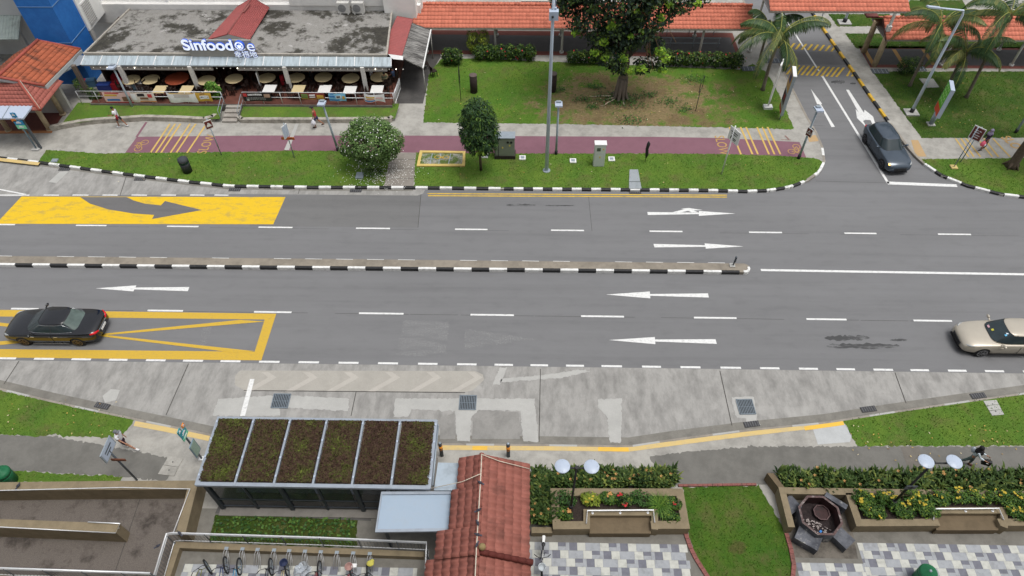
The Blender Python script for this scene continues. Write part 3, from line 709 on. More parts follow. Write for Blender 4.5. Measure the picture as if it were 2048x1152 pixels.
TAN = mat('tan_column', C(176, 158, 130), .1, 5, .8, dirt=.3, dscale=2); DARK = mat('dark_interior', (.02, .018, .017), .3, 4, .8); STEEL = mat('steel', (.74, .75, .76), .06, 8, .35, .35); GALV = mat('galvanised_steel', C(150, 160, 168), .08, 6, .5, .3)
BLK = mat('black_paint', (.018, .018, .02), .2, 8, .5); WHT = mat('white_paint', (.74, .74, .73), .04, 6, .55); LAMPW = mat('lamp_white', (.42, .48, .58), .03, 5, .35)
t = NT('stained_flat_roof'); a = t.noise(.5, 6, .6, dist=.2); b = t.noise(2.2, 7, .75); g = t.noise(18, 4, .7)
col = t.ramp(g, [(.3, C(126, 124, 120)), (.7, C(156, 154, 150))])
col = t.mix(t.math('MULTIPLY', t.fr(b, .45, .68), .4), col, C(112, 108, 101)); col = t.mix(t.math('MULTIPLY', t.fr(t.math('ADD', a, t.math('MULTIPLY', t.math('SUBTRACT', b, .5), .45)), .45, .55), .95), col, t.mix(t.fr(b, .4, .6), C(42, 40, 36), C(66, 64, 57)))
col = t.mix(t.math('MULTIPLY', t.fr(t.noise(.9, 6, .7), .6, .7), .6), col, C(205, 202, 200)); t.bump(g, .3, .02); FLATROOF = t.done(col, .92, spec=.2)
t = NT('clouded_polycarbonate'); col = t.mix(t.fr(t.noise(3, 6, .75, stretch=(2.2, .25, .25)), .45, .7), C(172, 184, 190), C(128, 138, 142)); AWN = t.done(t.mix(t.math('MULTIPLY', t.fr(t.noise(.7, 5, .7), .6, .7), .55), col, C(98, 96, 88)), .35, spec=.5)
t = NT('blackened_sheet'); col = t.mix(t.fr(t.noise(2.4, 6, .8, stretch=(.18, 2.6, .3)), .42, .64), C(56, 54, 52), C(150, 148, 144)); BLKSHEET = t.done(col, .6)
REDSHEET = mat('red_roof_sheet', C(152, 82, 80), .1, 3, .6, dirt=.3, dscale=1.5, dirtc=(.12, .05, .05)); SHOPFLOOR = mat('red_brown_floor', C(96, 60, 50), .25, 2.5, .55, bump=.1)
# ------------------------------------------------------------------ apartment block and lift tower
YB = 50.35
blk = thing('apartment_block', 'white apartment block wall rising behind the flat concrete roof of the coffee shop', 'building', (-30, YB, LZ))
mb = MB(); mb.box((-33.5, YB+5, 13.1), (51, 10, 26)); mb.build('wall', WALLW, blk)
mb = MB(); mb.box((-21, YB-.2, 3.0), (25.8, .4, 1.5)); mb.box((-13.2, YB-.25, 4.0), (9.6, .5, .5)); mb.build('plinth', m_conc('plinth_concrete', C(226, 224, 220), .8, damt=.5), blk)
for x in (-27.5, -20.5, -13.9): mb = MB(); mb.box((x, YB-.06, 11), (.16, .12, 15)); mb.build('downpipe', WALLW, blk)
mb = MB(); mb.box((-9.6, YB-.4, 6.1), (2.4, .8, 12)); mb.box((-8.6, YB+.2, 6.1), (.5, 1.6, 12)); mb.build('corner_bay', WALLW, blk)
for k in range(6):
    for x in (-29.5, -24, -18.5, -12.5):
        mb = MB(); mb.box((x, YB-.03, 7.7+k*2.9), (1.8, .06, 1.25)); f = mb.build('window', WHT, blk)
        mb = MB(); mb.box((x, YB-.045, 7.7+k*2.9), (1.62, .06, 1.08)); mb.build('pane', mm('window_glass', (.05, .06, .07), .1, 3, .1, spec=.6), f)
mb = MB(); mb.box((-9.0, YB-.42, 3.1), (1.2, .04, 1.6)); mb.build('drain_panel', GREYW, blk)
# upper pavilion roof first: the tower stands at its north verge
ES, EN, RS, RN = G(89.4, 171, 3.1), G(161.5, 98, 3.1), G(-4, 154, 4.15), G(76.4, 81, 4.15)
YT = max(RN.y, EN.y)+.05
tx0, tm_ = GY(71, 78, YT).x, GY(142, 85, YT).x; tyb = GX(184, 76, tm_).y
tow = thing('lift_tower', 'bright blue lift tower rising behind the orange tiled pavilion roof', 'tower', ((tx0+tm_)/2, YT+1, LZ))
t = NT('blue_wall_paint'); col = t.mix(t.fr(t.noise(1.2, 5, .7), .4, .7), C(34, 102, 178), C(46, 118, 194)); BLUEW = t.done(col, .7)
mb = MB(); mb.prism([(tx0, YT), (tm_, YT), (tm_, tyb), (tx0, tyb)], LZ, 25.5); mb.build('wall', BLUEW, tow)
zg = [GY(104, 14, YT).z, GY(142, 86, YT).z, GY(142, 86, YT).z+2*(GY(104, 14, YT).z-GY(142, 86, YT).z)]
for z in zg: mb = MB(); mb.box(((tx0+tm_)/2, YT-.012, z), (tm_-tx0+.03, .03, .035)); mb.box((tm_+.012, (YT+tyb)/2, z), (.03, tyb-YT, .035)); mb.build('groove_trim', mm('pale_blue_trim', C(108, 140, 172), .1), tow)
bay = thing('stair_bay', 'white stair bay with a louvred window joined to the back of the blue lift tower', 'building', (tm_-.6, (tyb+YB)/2, LZ))
mb = MB(); mb.prism([(tm_-2.5, tyb), (tm_+.12, tyb), (tm_+.12, YB), (tm_-2.5, YB)], 3.1, 25.5); mb.build('wall', WALLW, bay)
mb = MB(); mb.box((tm_-.1, tyb+.25, 1.6), (.4, .4, 3.0)); mb.build('column', GREYW, bay)
p0, p1 = GX(164, 13, tm_+.12), GX(186, 36, tm_+.12); zc = (p0.z+p1.z)/2; yc = (GX(175, 20, tm_+.12).y)
mb = MB(); mb.box((tm_+.13, yc, zc), (.06, 1.25, 1.75)); w = mb.build('window', WHT, bay)
mb = MB()
for k in range(11): mb.box((tm_+.18, yc, zc-.75+k*.15), (.04, 1.1, .06))
mb.build('louvres', GREYW, w)
# ------------------------------------------------------------------ small grey roof and wall at the far left
sh = thing('lean_to_shed', 'grey green corrugated lean-to roof at the left edge behind the orange tiles', 'shed', (-41, 49, LZ))
mb = MB(); A, B, Cc, D = G(-120, 31, 3.4), G(42, 31, 3.4), G(37, 79, 2.9), G(-120, 80, 2.9); corrugated(mb, A, B, Cc, D, 26, .03); mb.build('roof', mat('grey_green_sheet', C(140, 150, 146), .1, 3, .6, dirt=.4), sh)
mb = MB(); mb.box((A.x/2+B.x/2, A.y+.3, 6), (B.x-A.x+1.4, .5, 12)); mb.build('wall', mat('pale_grey_wall', C(182, 182, 180), .04, 2, .8), sh)
for dx in (.2, 3): mb = MB(); mb.box((B.x-dx, B.y-.9, 1.5), (.25, .25, 2.9)); mb.build('post', GREYW, sh)
# ------------------------------------------------------------------ tiled pavilion (two roofs)
pav = thing('tiled_pavilion', 'open pavilion with an orange upper roof and a red brown lower roof on tan posts', 'pavilion', (-32.5, 39.5, LZ))
mb = MB(); tiles_roof(mb, RS, RN, EN, ES, .3, .33, .03, .03)
W2 = Vector((2*RS.x-ES.x, 0, 0)); WS, WN = Vector((2*RS.x-ES.x, RS.y, 3.1)), Vector((2*RN.x-EN.x, RN.y, 3.1)); tiles_roof(mb, RN, RS, WS, WN, .3, .33, .03, .03); mb.build('upper_roof', T_OR2, pav)
mb = MB(); mb.smooth = False; mb.tube([RS+Vector((0, 0, .05)), RN+Vector((0, 0, .05))], .11, 8); mb.tube([RS, ES], .09, 8); mb.tube([RN, EN], .09, 8); mb.build('ridge_cap', RIDGE, pav)
mb = MB(); mb.slab([ES+Vector((.05, 0, -.03)), EN+Vector((.05, 0, -.03)), EN+Vector((-.1, 0, -.03)), ES+Vector((-.1, 0, -.03))], .26); mb.slab([ES+Vector((.04, -.02, -.05)), ES+Vector((.04, .08, -.05)), RS+Vector((0, .08, -.12)), RS+Vector((0, -.02, -.12))], .2); mb.build('fascia', mm('grey_fascia', C(176, 180, 180), .06), pav)
HC, HT_, LE, EB = G(81.4, 221.5, 2.55), G(40, 166, 3.55), G(-60, 211, 2.55), G(111, 186, 2.55)
LT = Vector((LE.x, HT_.y, 3.55)); EB = Vector((HC.x, HC.y+3.4, 2.55)); ET = Vector((HT_.x, HC.y+3.4, 3.55))
mb = MB(); LE = Vector((LT.x, HC.y, 2.55)); tiles_roof(mb, LT, HT_, HC, LE, .3, .33, .03, .03); tiles_roof(mb, HT_, ET, EB, HC, .3, .33, .03, .03); mb.build('lower_roof', T_RB, pav)
mb = MB(); mb.tube([HT_+Vector((0, 0, .05)), HC+Vector((0, 0, .06))], .12, 8); mb.build('hip_cap', RIDGE, pav)
mb = MB(); mb.tube([HT_+Vector((.1, 0, .18)), HC+Vector((.06, 0, .16))], .022, 6); mb.build('lightning_conductor', mm('pale_cable', C(190, 180, 165), .1), pav)
for px, py in ((100, 260), (126, 229), (18, 262), (52, 260)):
    b = G(px, py, LZ); mb = MB(); mb.cyl((b.x, b.y, LZ), .17, 2.75, 14); mb.cyl((b.x, b.y, LZ), .22, .12, 14); mb.build('post', TAN, pav)
mb = MB(); mb.sheet(GP([(-60, 264), (105, 262), (128, 228), (112, 196), (-60, 196)], LZ+.012), LZ+.03); mb.build('floor', mat('maroon_floor', C(92, 50, 44), .2, 3, .5), pav)
mb = MB(); mb.prism([(p.x, p.y) for p in GP([(-60, 268), (104, 266), (105, 262), (-60, 263)], LZ)], LZ-.05, LZ+.05); mb.build('floor_edge', mm('ochre_edge', C(165, 112, 72), .15), pav)
mb = MB(); b0, b1 = Vector((HC.x-9, HC.y+3.2, 0)), Vector((HC.x-.3, HC.y+3.2, 0)); mb.box(((b0.x+b1.x)/2, b0.y, 1.5), (8.6, .2, 2.7)); mb.build('back_wall', GREYW, pav)
# ------------------------------------------------------------------ coffee shop
FZ = .75
XL, XR = -31.2, -9.55
shop = thing('coffee_shop', 'open-fronted coffee shop with a stained flat concrete roof and a lit name sign', 'coffee shop', (-20, 45, LZ))
YF = 41.45
mb = MB(); mb.box(((XL+XR)/2, (YF+49.9)/2, (FZ+LZ)/2), (XR-XL, 49.9-YF, FZ-LZ)); mb.build('floor', SHOPFLOOR, shop); mb = MB(); mb.box(((XL+XR)/2, YF-.02, (FZ+LZ)/2-.02), (XR-XL+.1, .06, FZ-LZ)); mb.build('floor_edge', m_conc('grey_plinth', C(120, 116, 110), .5, damt=.6, sc=2), shop)
RZ = 3.35; rp = [G(168, 109.5, RZ), G(773, 111, RZ), G(781, 33, RZ), G(258, 33, RZ)]; yf = (rp[0].y+rp[1].y)/2; rp[0].y = rp[1].y = yf; rp[2].y = rp[3].y = 49.9
rp[3].x = rp[0].x+.8
mb = MB(); mb.prism([(p.x, p.y) for p in rp], RZ-.22, RZ); rf = mb.build('roof', FLATROOF, shop)
lip = m_conc('roof_edge_concrete', C(176, 170, 160), .35, damt=.55, sc=2.5)
mb = MB(); mb.box(((rp[0].x+rp[1].x)/2, yf+.05, RZ+.03), (rp[1].x-rp[0].x+.1, .14, .16)); mb.bar((rp[1].x, yf+.12, RZ+.02), (rp[2].x, 49.9, RZ+.02), .12, .14); mb.bar((rp[0].x, yf+.12, RZ+.02), (rp[3].x, 49.9, RZ+.02), .12, .14); mb.build('roof_edge', lip, rf)
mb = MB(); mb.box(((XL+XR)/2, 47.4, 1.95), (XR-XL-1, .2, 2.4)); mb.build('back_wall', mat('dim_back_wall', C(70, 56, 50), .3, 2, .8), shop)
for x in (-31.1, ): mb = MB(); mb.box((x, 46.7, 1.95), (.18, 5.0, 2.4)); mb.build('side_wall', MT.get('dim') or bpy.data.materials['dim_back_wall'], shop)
# awning in front, with ribs and the beam it hangs from
AL, AR, BL, BR = G(160, 131.5, 2.95), G(783, 131, 2.95), G(172, 113.5, 3.28), G(785, 113, 3.28)
AL.y = AR.y = (AL.y+AR.y)/2; BL.y = BR.y = yf-.03
BL.x = AL.x+.15; BR.x = AR.x-.05
mb = MB(); mb.slab([AL, AR, BR, BL], .02); aw = mb.build('awning', AWN, shop)
mb = MB(); n = 17
for i in range(n+1):
    k = i/n; a_, b_ = AL.lerp(AR, k), BL.lerp(BR, k); mb.bar(a_+Vector((0, 0, .02)), b_+Vector((0, 0, .02)), .05, .03)
mb.build('awning_ribs', WHT, aw)
mb = MB(); mb.bar(AL+Vector((0, .03, -.05)), AR+Vector((0, .03, -.05)), .06, .09); mb.build('awning_gutter', GALV, aw)
mb = MB(); mb.slab([AL+Vector((-.02, 0, 0)), BL+Vector((-.02, 0, 0)), BL+Vector((-.5, .2, -.1)), AL+Vector((-1.1, .1, -.35))], .03); mb.bar(AL+Vector((-.6, 0, -.15)), AL+Vector((-2.3, -1.2, -.65)), .09, .09); mb.build('awning_end', GALV, aw)
BEAM = mat('grey_beam', C(168, 164, 160), .05, 3, .7, dirt=.3, dscale=2, dirtc=(.25, .24, .22))
ybm = AL.y+.16
for p0, p1 in ((178, 424), (473, 774)):
    a_, b_ = G(p0, 138, 2.68).x, G(p1, 138, 2.68).x; mb = MB(); mb.box(((a_+b_)/2, ybm, 2.7), (b_-a_, .1, .42)); mb.build('fascia_beam', BEAM, shop)
for px, py in ((262, 186), (400, 185), (583, 187), (735, 184), (172, 188)):
    b = G(px, py, FZ); mb = MB(); mb.box((b.x, 42.85, (FZ+2.9)/2), (.26, .26, 2.9-FZ)); mb.build('column', COLW if px > 200 else mm('brown_column', C(110, 98, 88), .1), shop)  # leftmost column is dark brown, the others white
# pitched red sheet roof laid across the flat roof
LF, RF, MF_ = G(415.6, 79, RZ+.12), G(499, 80, RZ+.12), G(452, 74, RZ+.55)
yq = (LF.y+RF.y)/2; LF.y = RF.y = MF_.y = yq
LB, RB, MB_ = GY(474, 14, 49.9), GY(539, 15, 49.9), GY(505, -5, 49.9)
mb = MB(); corrugated(mb, LB, MB_, MF_, LF, 9, .025); corrugated(mb, MB_, RB, RF, MF_, 12, .025); pr = mb.build('pitched_roof', REDSHEET, shop)
mb = MB(); mb.tube([MB_+Vector((0, 0, .03)), MF_+Vector((0, 0, .03))], .05, 6); mb.bar(MB_.lerp(MF_, .2)+Vector((.15, 0, .03)), MB_.lerp(MF_, .42)+Vector((.1, 0, .03)), .12, .05); mb.build('ridge_cap', mm('faded_red', C(140, 84, 80), .2), pr)
mb = MB(); mb.poly([LF, RF, Vector((RF.x, yq, RZ)), Vector((LF.x, yq, RZ))]); mb.poly([MF_, LF, RF]); mb.build('gable_board', GREYW, pr)
# name sign: a board with raised lit letters
sy = yf-.02; b0 = GY(384, 112, sy); b1 = GY(501, 80, sy)
mb = MB(); mb.box(((b0.x+b1.x)/2, sy, (b0.z+b1.z)/2), (b1.x-b0.x, .12, b1.z-b0.z)); sb = mb.build('signboard', mat('grey_signboard', C(160, 158, 152), .06, 2, .6), shop)
LIT = emis('lit_letter_face', (.78, .86, 1.0), .45); LBL = emis('letter_side', C(52, 96, 205), .12)
mb = MB(); hgt = GY(400, 82, sy).z-GY(400, 101, sy).z
o = GY(369, 90, sy-.1); e = GY(466, 90, sy-.1); fac = 1.0
put_text(mb, 'Sinfood', 1.1, ((o.x+e.x)/2-.05, sy-.08, GY(400, 91, sy).z+.1), (1.07, 0, 0), (0, 0, 1.0), .06, 0, 1, offset=.03)
o = GY(497, 90, sy-.1); put_text(mb, 'e', 1.15, (o.x+.16, sy-.14, GY(400, 91, sy).z+.1), (1.07, 0, 0), (0, 0, 1.0), .06, 0, 1, offset=.004)
o = GY(491, 107, sy-.1); put_text(mb, '幸福地', .54, (o.x, sy-.08, o.z-.1), (1, 0, 0), (0, 0, 1.0), .02, 0, 1, offset=.006)
xs = [v[0] for v in mb.v[:len(mb.v)]]
mb.build('lettering', [LIT, LBL], sb)
mb = MB(); o = GY(479.5, 91, sy-.12)      # round bowl emblem between the letters: rings and a saucer
ex, ez = Vector((1, 0, 0)), Vector((0, 0, 1))
def fring(mb, c, r, w, n=24, sq=1.0, a0=0, a1=6.2832):
    for i in range(n):
        q0, q1 = a0+(a1-a0)*i/n, a0+(a1-a0)*(i+1)/n; mb.poly([c+(ex*math.cos(a)*k+ez*math.sin(a)*k*sq) for a, k in ((q0, r), (q1, r), (q1, r-w), (q0, r-w))][::1])
mb.slot = 0; fring(mb, o+Vector((0, -.14, .05)), .3, .07); fring(mb, o+Vector((0, -.14, -.12)), .4, .06, sq=.5, a0=3.3, a1=6.1); fring(mb, o+Vector((0, -.14, .16)), .22, .06, sq=.5)
for P in ((-.18, -.12, .16, .05), (.0, -.16, .02, .14), (-.14, .05, .16, -.1)): mb.bar(o+Vector((P[0], -.15, P[1])), o+Vector((P[2], -.15, P[3])), .05, .05)
mb.slot = 1; mb.lathe(o+Vector((0, 0, .03)), [(.34, -.1), (.34, .12)], 20, Matrix.Rotation(R(90), 3, 'X')); mb.build('emblem', [LIT, LBL], sb)
# right-hand side roofs
q0, q1, q2, q3 = G(794, 32, 3.3), G(826, 38, 3.2), G(803, 115, 2.95), G(762, 105, 3.1)
mb = MB(); corrugated(mb, q3, q0, q1, q2, 26, .02); mb.build('side_roof', REDSHEET, shop)
q0, q1, q2, q3 = G(824, 46, 3.05), G(862, 60, 2.5), G(846, 137, 2.35), G(803, 116, 2.9)
mb = MB(); corrugated(mb, q3, q0, q1, q2, 24, .025); sa = mb.build('side_awning', BLKSHEET, shop)
mb = MB(); mb.bar(q1+Vector((0, 0, .02)), q2+Vector((0, 0, .02)), .08, .1); mb.build('gutter', WHT, sa)
mb = MB(); mb.slab([G(776, 108, 3.2), G(806, 112, 3.15), G(806, 120, 3.0), G(786, 118, 3.0)], .05); mb.build('flashing', WHT, shop)
for p in (q1.lerp(q2, .02), q1.lerp(q2, .95)): mb = MB(); mb.cyl((p.x-.05, p.y, LZ), .04, p.z-LZ, 8); mb.build('awning_post', GREYW, shop)
sg = thing('string_lights', 'string of small round bulbs along the beam under the coffee shop awning', 'string lights', (G(480, 137, 2.75).x, ybm-.1, 2.75))
mb = MB(); x0, x1 = G(184, 137, 2.75).x, G(806, 137, 2.75).x; mb.tube([(x0+(x1-x0)*i/40, ybm-.08, 2.74-.02*(i % 2)) for i in range(41)], .008, 4); mb.build('cable', BLK, sg)
BULB = emis('bulb_dim', (1, .95, .85), .3); BULBL = emis('bulb_bright', (1, .93, .75), 6)
mb = MB(); mb.ball((0, 0, 0), .03, 8, 6); bp = None
for i in range(46):
    x = x0+(x1-x0)*i/45
    if bp is None: bp = mb.build('bulb', BULB, sg, local=True); b = bp
    else: b = bp.copy(); COL.objects.link(b); b.parent = sg
    b.location = (x-sg.location.x, -.0, -.05); recolour(b, BULBL if i in (2, 6, 21, 41, 44) else BULB)
for px in (690, 719):
    a_ = thing('air_conditioner', f'white air conditioner unit, {"left" if px < 700 else "right"} one of the pair behind the flat roof', 'air conditioner', (G(px, 26, RZ).x, 49.45, RZ), group='outdoor air conditioner units on the roof')
    x = a_.location.x; mb = MB(); mb.box((x, 49.45, RZ+.5), (.9, .36, .8)); mb.box((x-.3, 49.45, RZ+.05), (.08, .4, .1)); mb.box((x+.3, 49.45, RZ+.05), (.08, .4, .1)); mb.build('body', COLW, a_)
    mb = MB(); mb.lathe((x-.1, 49.26, RZ+.5), [(.3, -.02), (.3, .02)], 18, Matrix.Rotation(R(90), 3, 'X')); mb.lathe((x-.1, 49.24, RZ+.5), [(.1, -.02), (.1, .02)], 12, Matrix.Rotation(R(90), 3, 'X')); mb.build('fan_grille', mm('grille_grey', C(130, 130, 130), .1), a_)
# ------------------------------------------------------------------ covered walk with orange tiles
def linkway(name, label, x0, x1, ye, ze, yr, zr, cols, m=T_OR, rowcol=None, north=True, colr=.09):
    o = thing(name, label, 'covered walkway', ((x0+x1)/2, yr, LZ))
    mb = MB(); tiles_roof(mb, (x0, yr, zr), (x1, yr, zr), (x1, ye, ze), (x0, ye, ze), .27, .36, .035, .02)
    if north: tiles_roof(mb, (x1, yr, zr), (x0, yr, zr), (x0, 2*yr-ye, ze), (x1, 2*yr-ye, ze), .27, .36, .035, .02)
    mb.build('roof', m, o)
    mb = MB(); n = int((x1-x0)/.4)
    for i in range(n):
        a, b = x0+(x1-x0)*i/n, x0+(x1-x0)*(i+1)/n+.04; mb.tint = rnd.gauss(.5, .2); mb.tube([(a, yr, zr+.05), (b, yr, zr+.05)], [.1, .125], 7)
    mb.build('ridge_cap', m, o)
    G_ = mm('eave_gutter', C(150, 142, 132), .1)
    mb = MB(); mb.box(((x0+x1)/2, ye+.02, ze-.05), (x1-x0, .1, .12)); mb.box(((x0+x1)/2, 2*yr-ye-.02, ze-.05), (x1-x0, .1, .12)); mb.build('gutter', G_, o)
    mb = MB(); mb.slab([(x0, ye+.1, ze-.12), (x1, ye+.1, ze-.12), (x1, 2*yr-ye-.1, ze-.12), (x0, 2*yr-ye-.1, ze-.12)], .06); mb.build('ceiling', GREYW, o)
    for (x, y) in cols: mb = MB(); mb.cyl((x, y, LZ), colr, ze-LZ-.1, 12); mb.cyl((x, y, LZ), colr+.08, .16, 12); mb.build('column', COLW, o)
    return o
lk = linkway('covered_walkway', 'long covered walkway with an orange tiled roof on white posts behind the lawn', -8.7, 17.15, 48.75, 2.6, 50.75, 3.42, [(x, y) for x in (-7.9, -2.45, 2.77, 8.2, 13.6) for y in (49.45, 52.0)])
rk = linkway('covered_walkway', 'covered walkway with an orange roof at the right, behind the coconut palms', 26.55, 60, 47.35, 2.6, 49.05, 3.42, [(x, y) for x in (31.9, 37.2, 42.5) for y in (47.95, 50.15)])
for px, py in ((1727, 104), (1748, 132)):
    b = G(px, py, LZ); mb = MB(); mb.cyl((b.x, b.y, LZ), .21, 2.6, 14); mb.build('end_column', TAN, rk)
mb = MB(); x0 = 26.5; mb.poly([(x0, 47.3, 2.6), (x0, 49.05, 3.42), (x0, 49.05, 3.3), (x0, 47.3, 2.46)]); mb.box((x0-.3, 50.2, 3.0), (.9, .6, .12)); mb.build('verge_board', mm('maroon_board', C(110, 58, 54), .1), rk)
xk = linkway('covered_walkway', 'high covered walkway with an orange roof crossing over the side road', 16.9, 26.55, 45.95, 5.5, 48.3, 6.5, [(17.6, 49.8)])
b = G(1773, 60, 3.0); mb = MB(); mb.box((b.x+.1, b.y, 4.2), (.16, .16, 2.5)); mb.box((b.x+.1, b.y, 3.15), (.3, .3, .4)); mb.build('column', WHT, xk)
tag(lk, group='covered walkways with orange tiled roofs'); tag(rk, group='covered walkways with orange tiled roofs'); tag(xk, group='covered walkways with orange tiled roofs')
# things behind the covered walk: low wall, ramp with rails, notice
wl_ = thing('low_wall', 'low grey wall with dark vent openings behind the covered walkway', 'wall', (4, 54.5, LZ))
mb = MB(); mb.box((4, 54.6, 1.0), (9, .3, 1.7)); mb.build('wall', GREYW, wl_)
for x in (1.0, 3.6, 7.0): mb = MB(); mb.box((x, 54.44, .6), (1.2, .05, .5)); mb.build('vent', DARK, wl_)
rr_ = thing('ramp_railing', 'grey metal ramp railing behind the right end of the covered walkway hedge', 'railing', (12, 51, LZ))
for z, y in ((1.0, 52.3), (.6, 52.3), (1.0, 50.3), (.55, 50.3)): mb = MB(); mb.tube([(9.5, y, z), (15.3, y, z)], .03, 6); mb.build('rail', GALV, rr_)
for x in (9.6, 11.4, 13.2, 15.2):
    for y in (52.3, 50.3): mb = MB(); mb.tube([(x, y, LZ), (x, y, 1.0)], .025, 6); mb.build('post', GALV, rr_)
wk = thing('ramp_wall', 'sloping concrete ramp parapet behind the covered walkway', 'wall', (13, 54, LZ))
mb = MB(); mb.slab([(11, 54.1, 1.5), (16.5, 53.4, .5), (16.5, 53.9, .5), (11, 54.6, 1.5)], .3); mb.prism([(11, 54.1), (16.4, 53.45), (16.4, 53.6), (11, 54.3)], LZ, .5); mb.build('wall', GREYW, wk)
# ------------------------------------------------------------------ low kerb wall, sloped lawns and steps in front of the shop
WST = m_conc('stained_low_wall', C(172, 166, 155), .35, damt=.75, sc=2.2)
def lowwall(name, label, px, h0, w=.28):
    P = GP(px, LZ); o = thing(name, label, 'wall', tuple(P[len(P)//2])); mb = MB()
    for a, b in zip(P, P[1:]):
        d = (b-a).normalized(); n = Vector((-d.y, d.x, 0)); mb.prism([(p.x, p.y) for p in (a, b, b+n*w, a+n*w)], LZ-.05, h0)
    mb.build('wall', WST, o); return o
lowwall('retaining_wall', 'low stained concrete wall curving below the left lawn of the coffee shop', [(103, 263), (128, 258), (165, 251), (200, 247.5), (250, 245), (290, 242), (350, 243.5), (410, 246.5), (430, 242), (437, 236)], .5)
lowwall('retaining_wall', 'low stained concrete wall along the lawn right of the concrete steps', [(476, 241), (483, 246.5), (600, 246.5), (700, 246), (780, 245.5), (788, 241)], .46)
def slope_lawn(px_front, px_back, zf, zb, m=GR):
    A = [G(x, y, zf) for x, y in px_front]; B = [G(x, y, zb) for x, y in px_back]; mb = MB()
    for i in range(len(A)-1): mb.sheet([A[i], A[i+1], B[i+1], B[i]])
    struct('lawn', mb, m)
slope_lawn([(122, 250), (200, 240), (290, 233.5), (350, 236), (440, 238)], [(156, 205), (220, 206.5), (300, 207), (360, 207), (443, 207)], .44, .62)
slope_lawn([(478, 239), (600, 239), (700, 238.5), (790, 237)], [(488, 207), (600, 208), (700, 208), (799, 207)], .4, .62)
st = thing('concrete_steps', 'flight of worn concrete steps up to the coffee shop floor', 'steps', tuple(G(460, 230, LZ)))
y0, y1 = G(455, 246, LZ).y, 41.5; xa, xb = G(441, 240, LZ).x+.25, G(477, 240, LZ).x
for i in range(4):
    ya = y0+(y1-y0)*i/4; mb = MB(); zt = LZ+(FZ-LZ)*(i+1)/4-.02*i; mb.box(((xa+xb)/2+i*.02, (ya+y1)/2, (zt+LZ)/2), (xb-xa, y1-ya, zt-LZ)); mb.build('tread', m_conc('worn_step', C(160, 154, 146), .5, damt=.6, sc=2) if i == 0 else MT['step'], st) if i else MT.__setitem__('step', mb.build('tread', m_conc('worn_step', C(160, 154, 146), .5, damt=.6, sc=2), st).data.materials[0])
for px in (443, 481):
    b = G(px, 241, .3); nm = 'left' if px < 460 else 'right'
    o = thing('handrail', f'thin metal handrail on the {nm} side of the concrete steps', 'handrail', (b.x, b.y, .3), group='handrails of the concrete steps')
    mb = MB(); mb.tube([(b.x, b.y, .25), (b.x, b.y, 1.15), (b.x+.1, 41.3, 1.65), (b.x+.1, 41.3, .7)], .022, 6); mb.tube([(b.x, b.y, .7), (b.x+.1, 41.3, 1.2)], .018, 6); mb.build('rail', GALV, o)
def railing(label, x0, x1, y, z0, h, posts):
    o = thing('railing', label, 'railing', ((x0+x1)/2, y, z0), group='railings along the front of the coffee shop')
    for z in (h, (z0+h)/2+.05): mb = MB(); mb.tube([(x0, y, z), (x1, y, z)], .025, 6); mb.build('rail', STEEL, o)
    for i in range(posts): x = x0+(x1-x0)*i/(posts-1); mb = MB(); mb.tube([(x, y, z0-.1), (x, y, h)], .024, 6); mb.build('post', STEEL, o)
    return o
RY = YF+.08; RT = 1.68
xr = lambda p: G(p, 183, RT).x
railing('steel railing left of the steps carrying four banners', xr(150), xr(441), RY, FZ, RT, 9)
railing('steel railing right of the steps carrying four banners', xr(484), xr(786), RY, FZ, RT, 9)
mb = MB(); o = thing('railing', 'short patterned railing turning the right corner of the coffee shop', 'railing', (xr(788), RY+.8, FZ), group='railings along the front of the coffee shop'); x = xr(788)
for z in (1.65, .85): mb.tube([(x, RY, z), (x+.15, RY+1.9, z)], .025, 6)
for i in range(13): y = RY+i*.158; mb.tube([(x+.012*i, y, .8), (x+.012*i, y+(.12 if i % 2 else -.0), 1.65)], .018, 5)
mb.build('panel', STEEL, o)
# banners hung on the railings
def m_flat(name, c, rough=.65): return mm(name, c, .06, 5, rough)
def banner(label, p0, p1, r1, bg, deco, sag=.06):
    x0, x1 = xr(p0), xr(p1); y = RY-.05; z1 = RT-.02; z0 = GY((p0+p1)/2, r1, y).z
    o = thing('banner', label, 'banner', ((x0+x1)/2, y, z1), group='banners hung on the coffee shop railings')
    f = lambda u, v: Vector((x0+(x1-x0)*u, y-.03*math.sin(v*2.8)-.025*math.sin(u*9+p0), z1-(z1-z0)*v-sag*math.sin(math.pi*u)*(1-v)*.6-sag*.3*v*math.sin(u*7)))
    mb = MB(); mb.smooth = True; mb.grid(f, 16, 6); mb.build('cloth', bg, o)
    for (u0, v0, u1, v1, m) in deco:
        mb = MB(); mb.smooth = True
        g = lambda u, v, a=(u0, v0, u1, v1): f(a[0]+(a[2]-a[0])*u, a[1]+(a[3]-a[1])*v)+Vector((0, -.008, 0))
        mb.grid(g, 8, 3); mb.build('printed_panel', m, o)
    return o
rd, bl, ye, wh, bk, og, gn, lb, br = (m_flat('print_red', C(190, 60, 60)), m_flat('print_blue', C(60, 120, 190)), m_flat('print_yellow', C(205, 165, 70)), m_flat('print_white', C(225, 225, 225)), m_flat('print_black', C(40, 36, 38)), m_flat('print_orange', C(215, 130, 60)), m_flat('print_green', C(110, 130, 70)), m_flat('print_skyblue', C(130, 190, 220)), m_flat('print_brown', C(130, 95, 75)))
pk = m_flat('print_pink', C(225, 190, 185))
def lines(u0, v0, u1, v1, n, m):   # rows of small illegible print
    out = []; h = (v1-v0)/n
    for i in range(n):
        u = u0
        while u < u1-.02: w = rnd.uniform(.02, .06); out.append((u, v0+h*i, min(u+w, u1), v0+h*i+h*.6, m)); u += w+.015
    return out
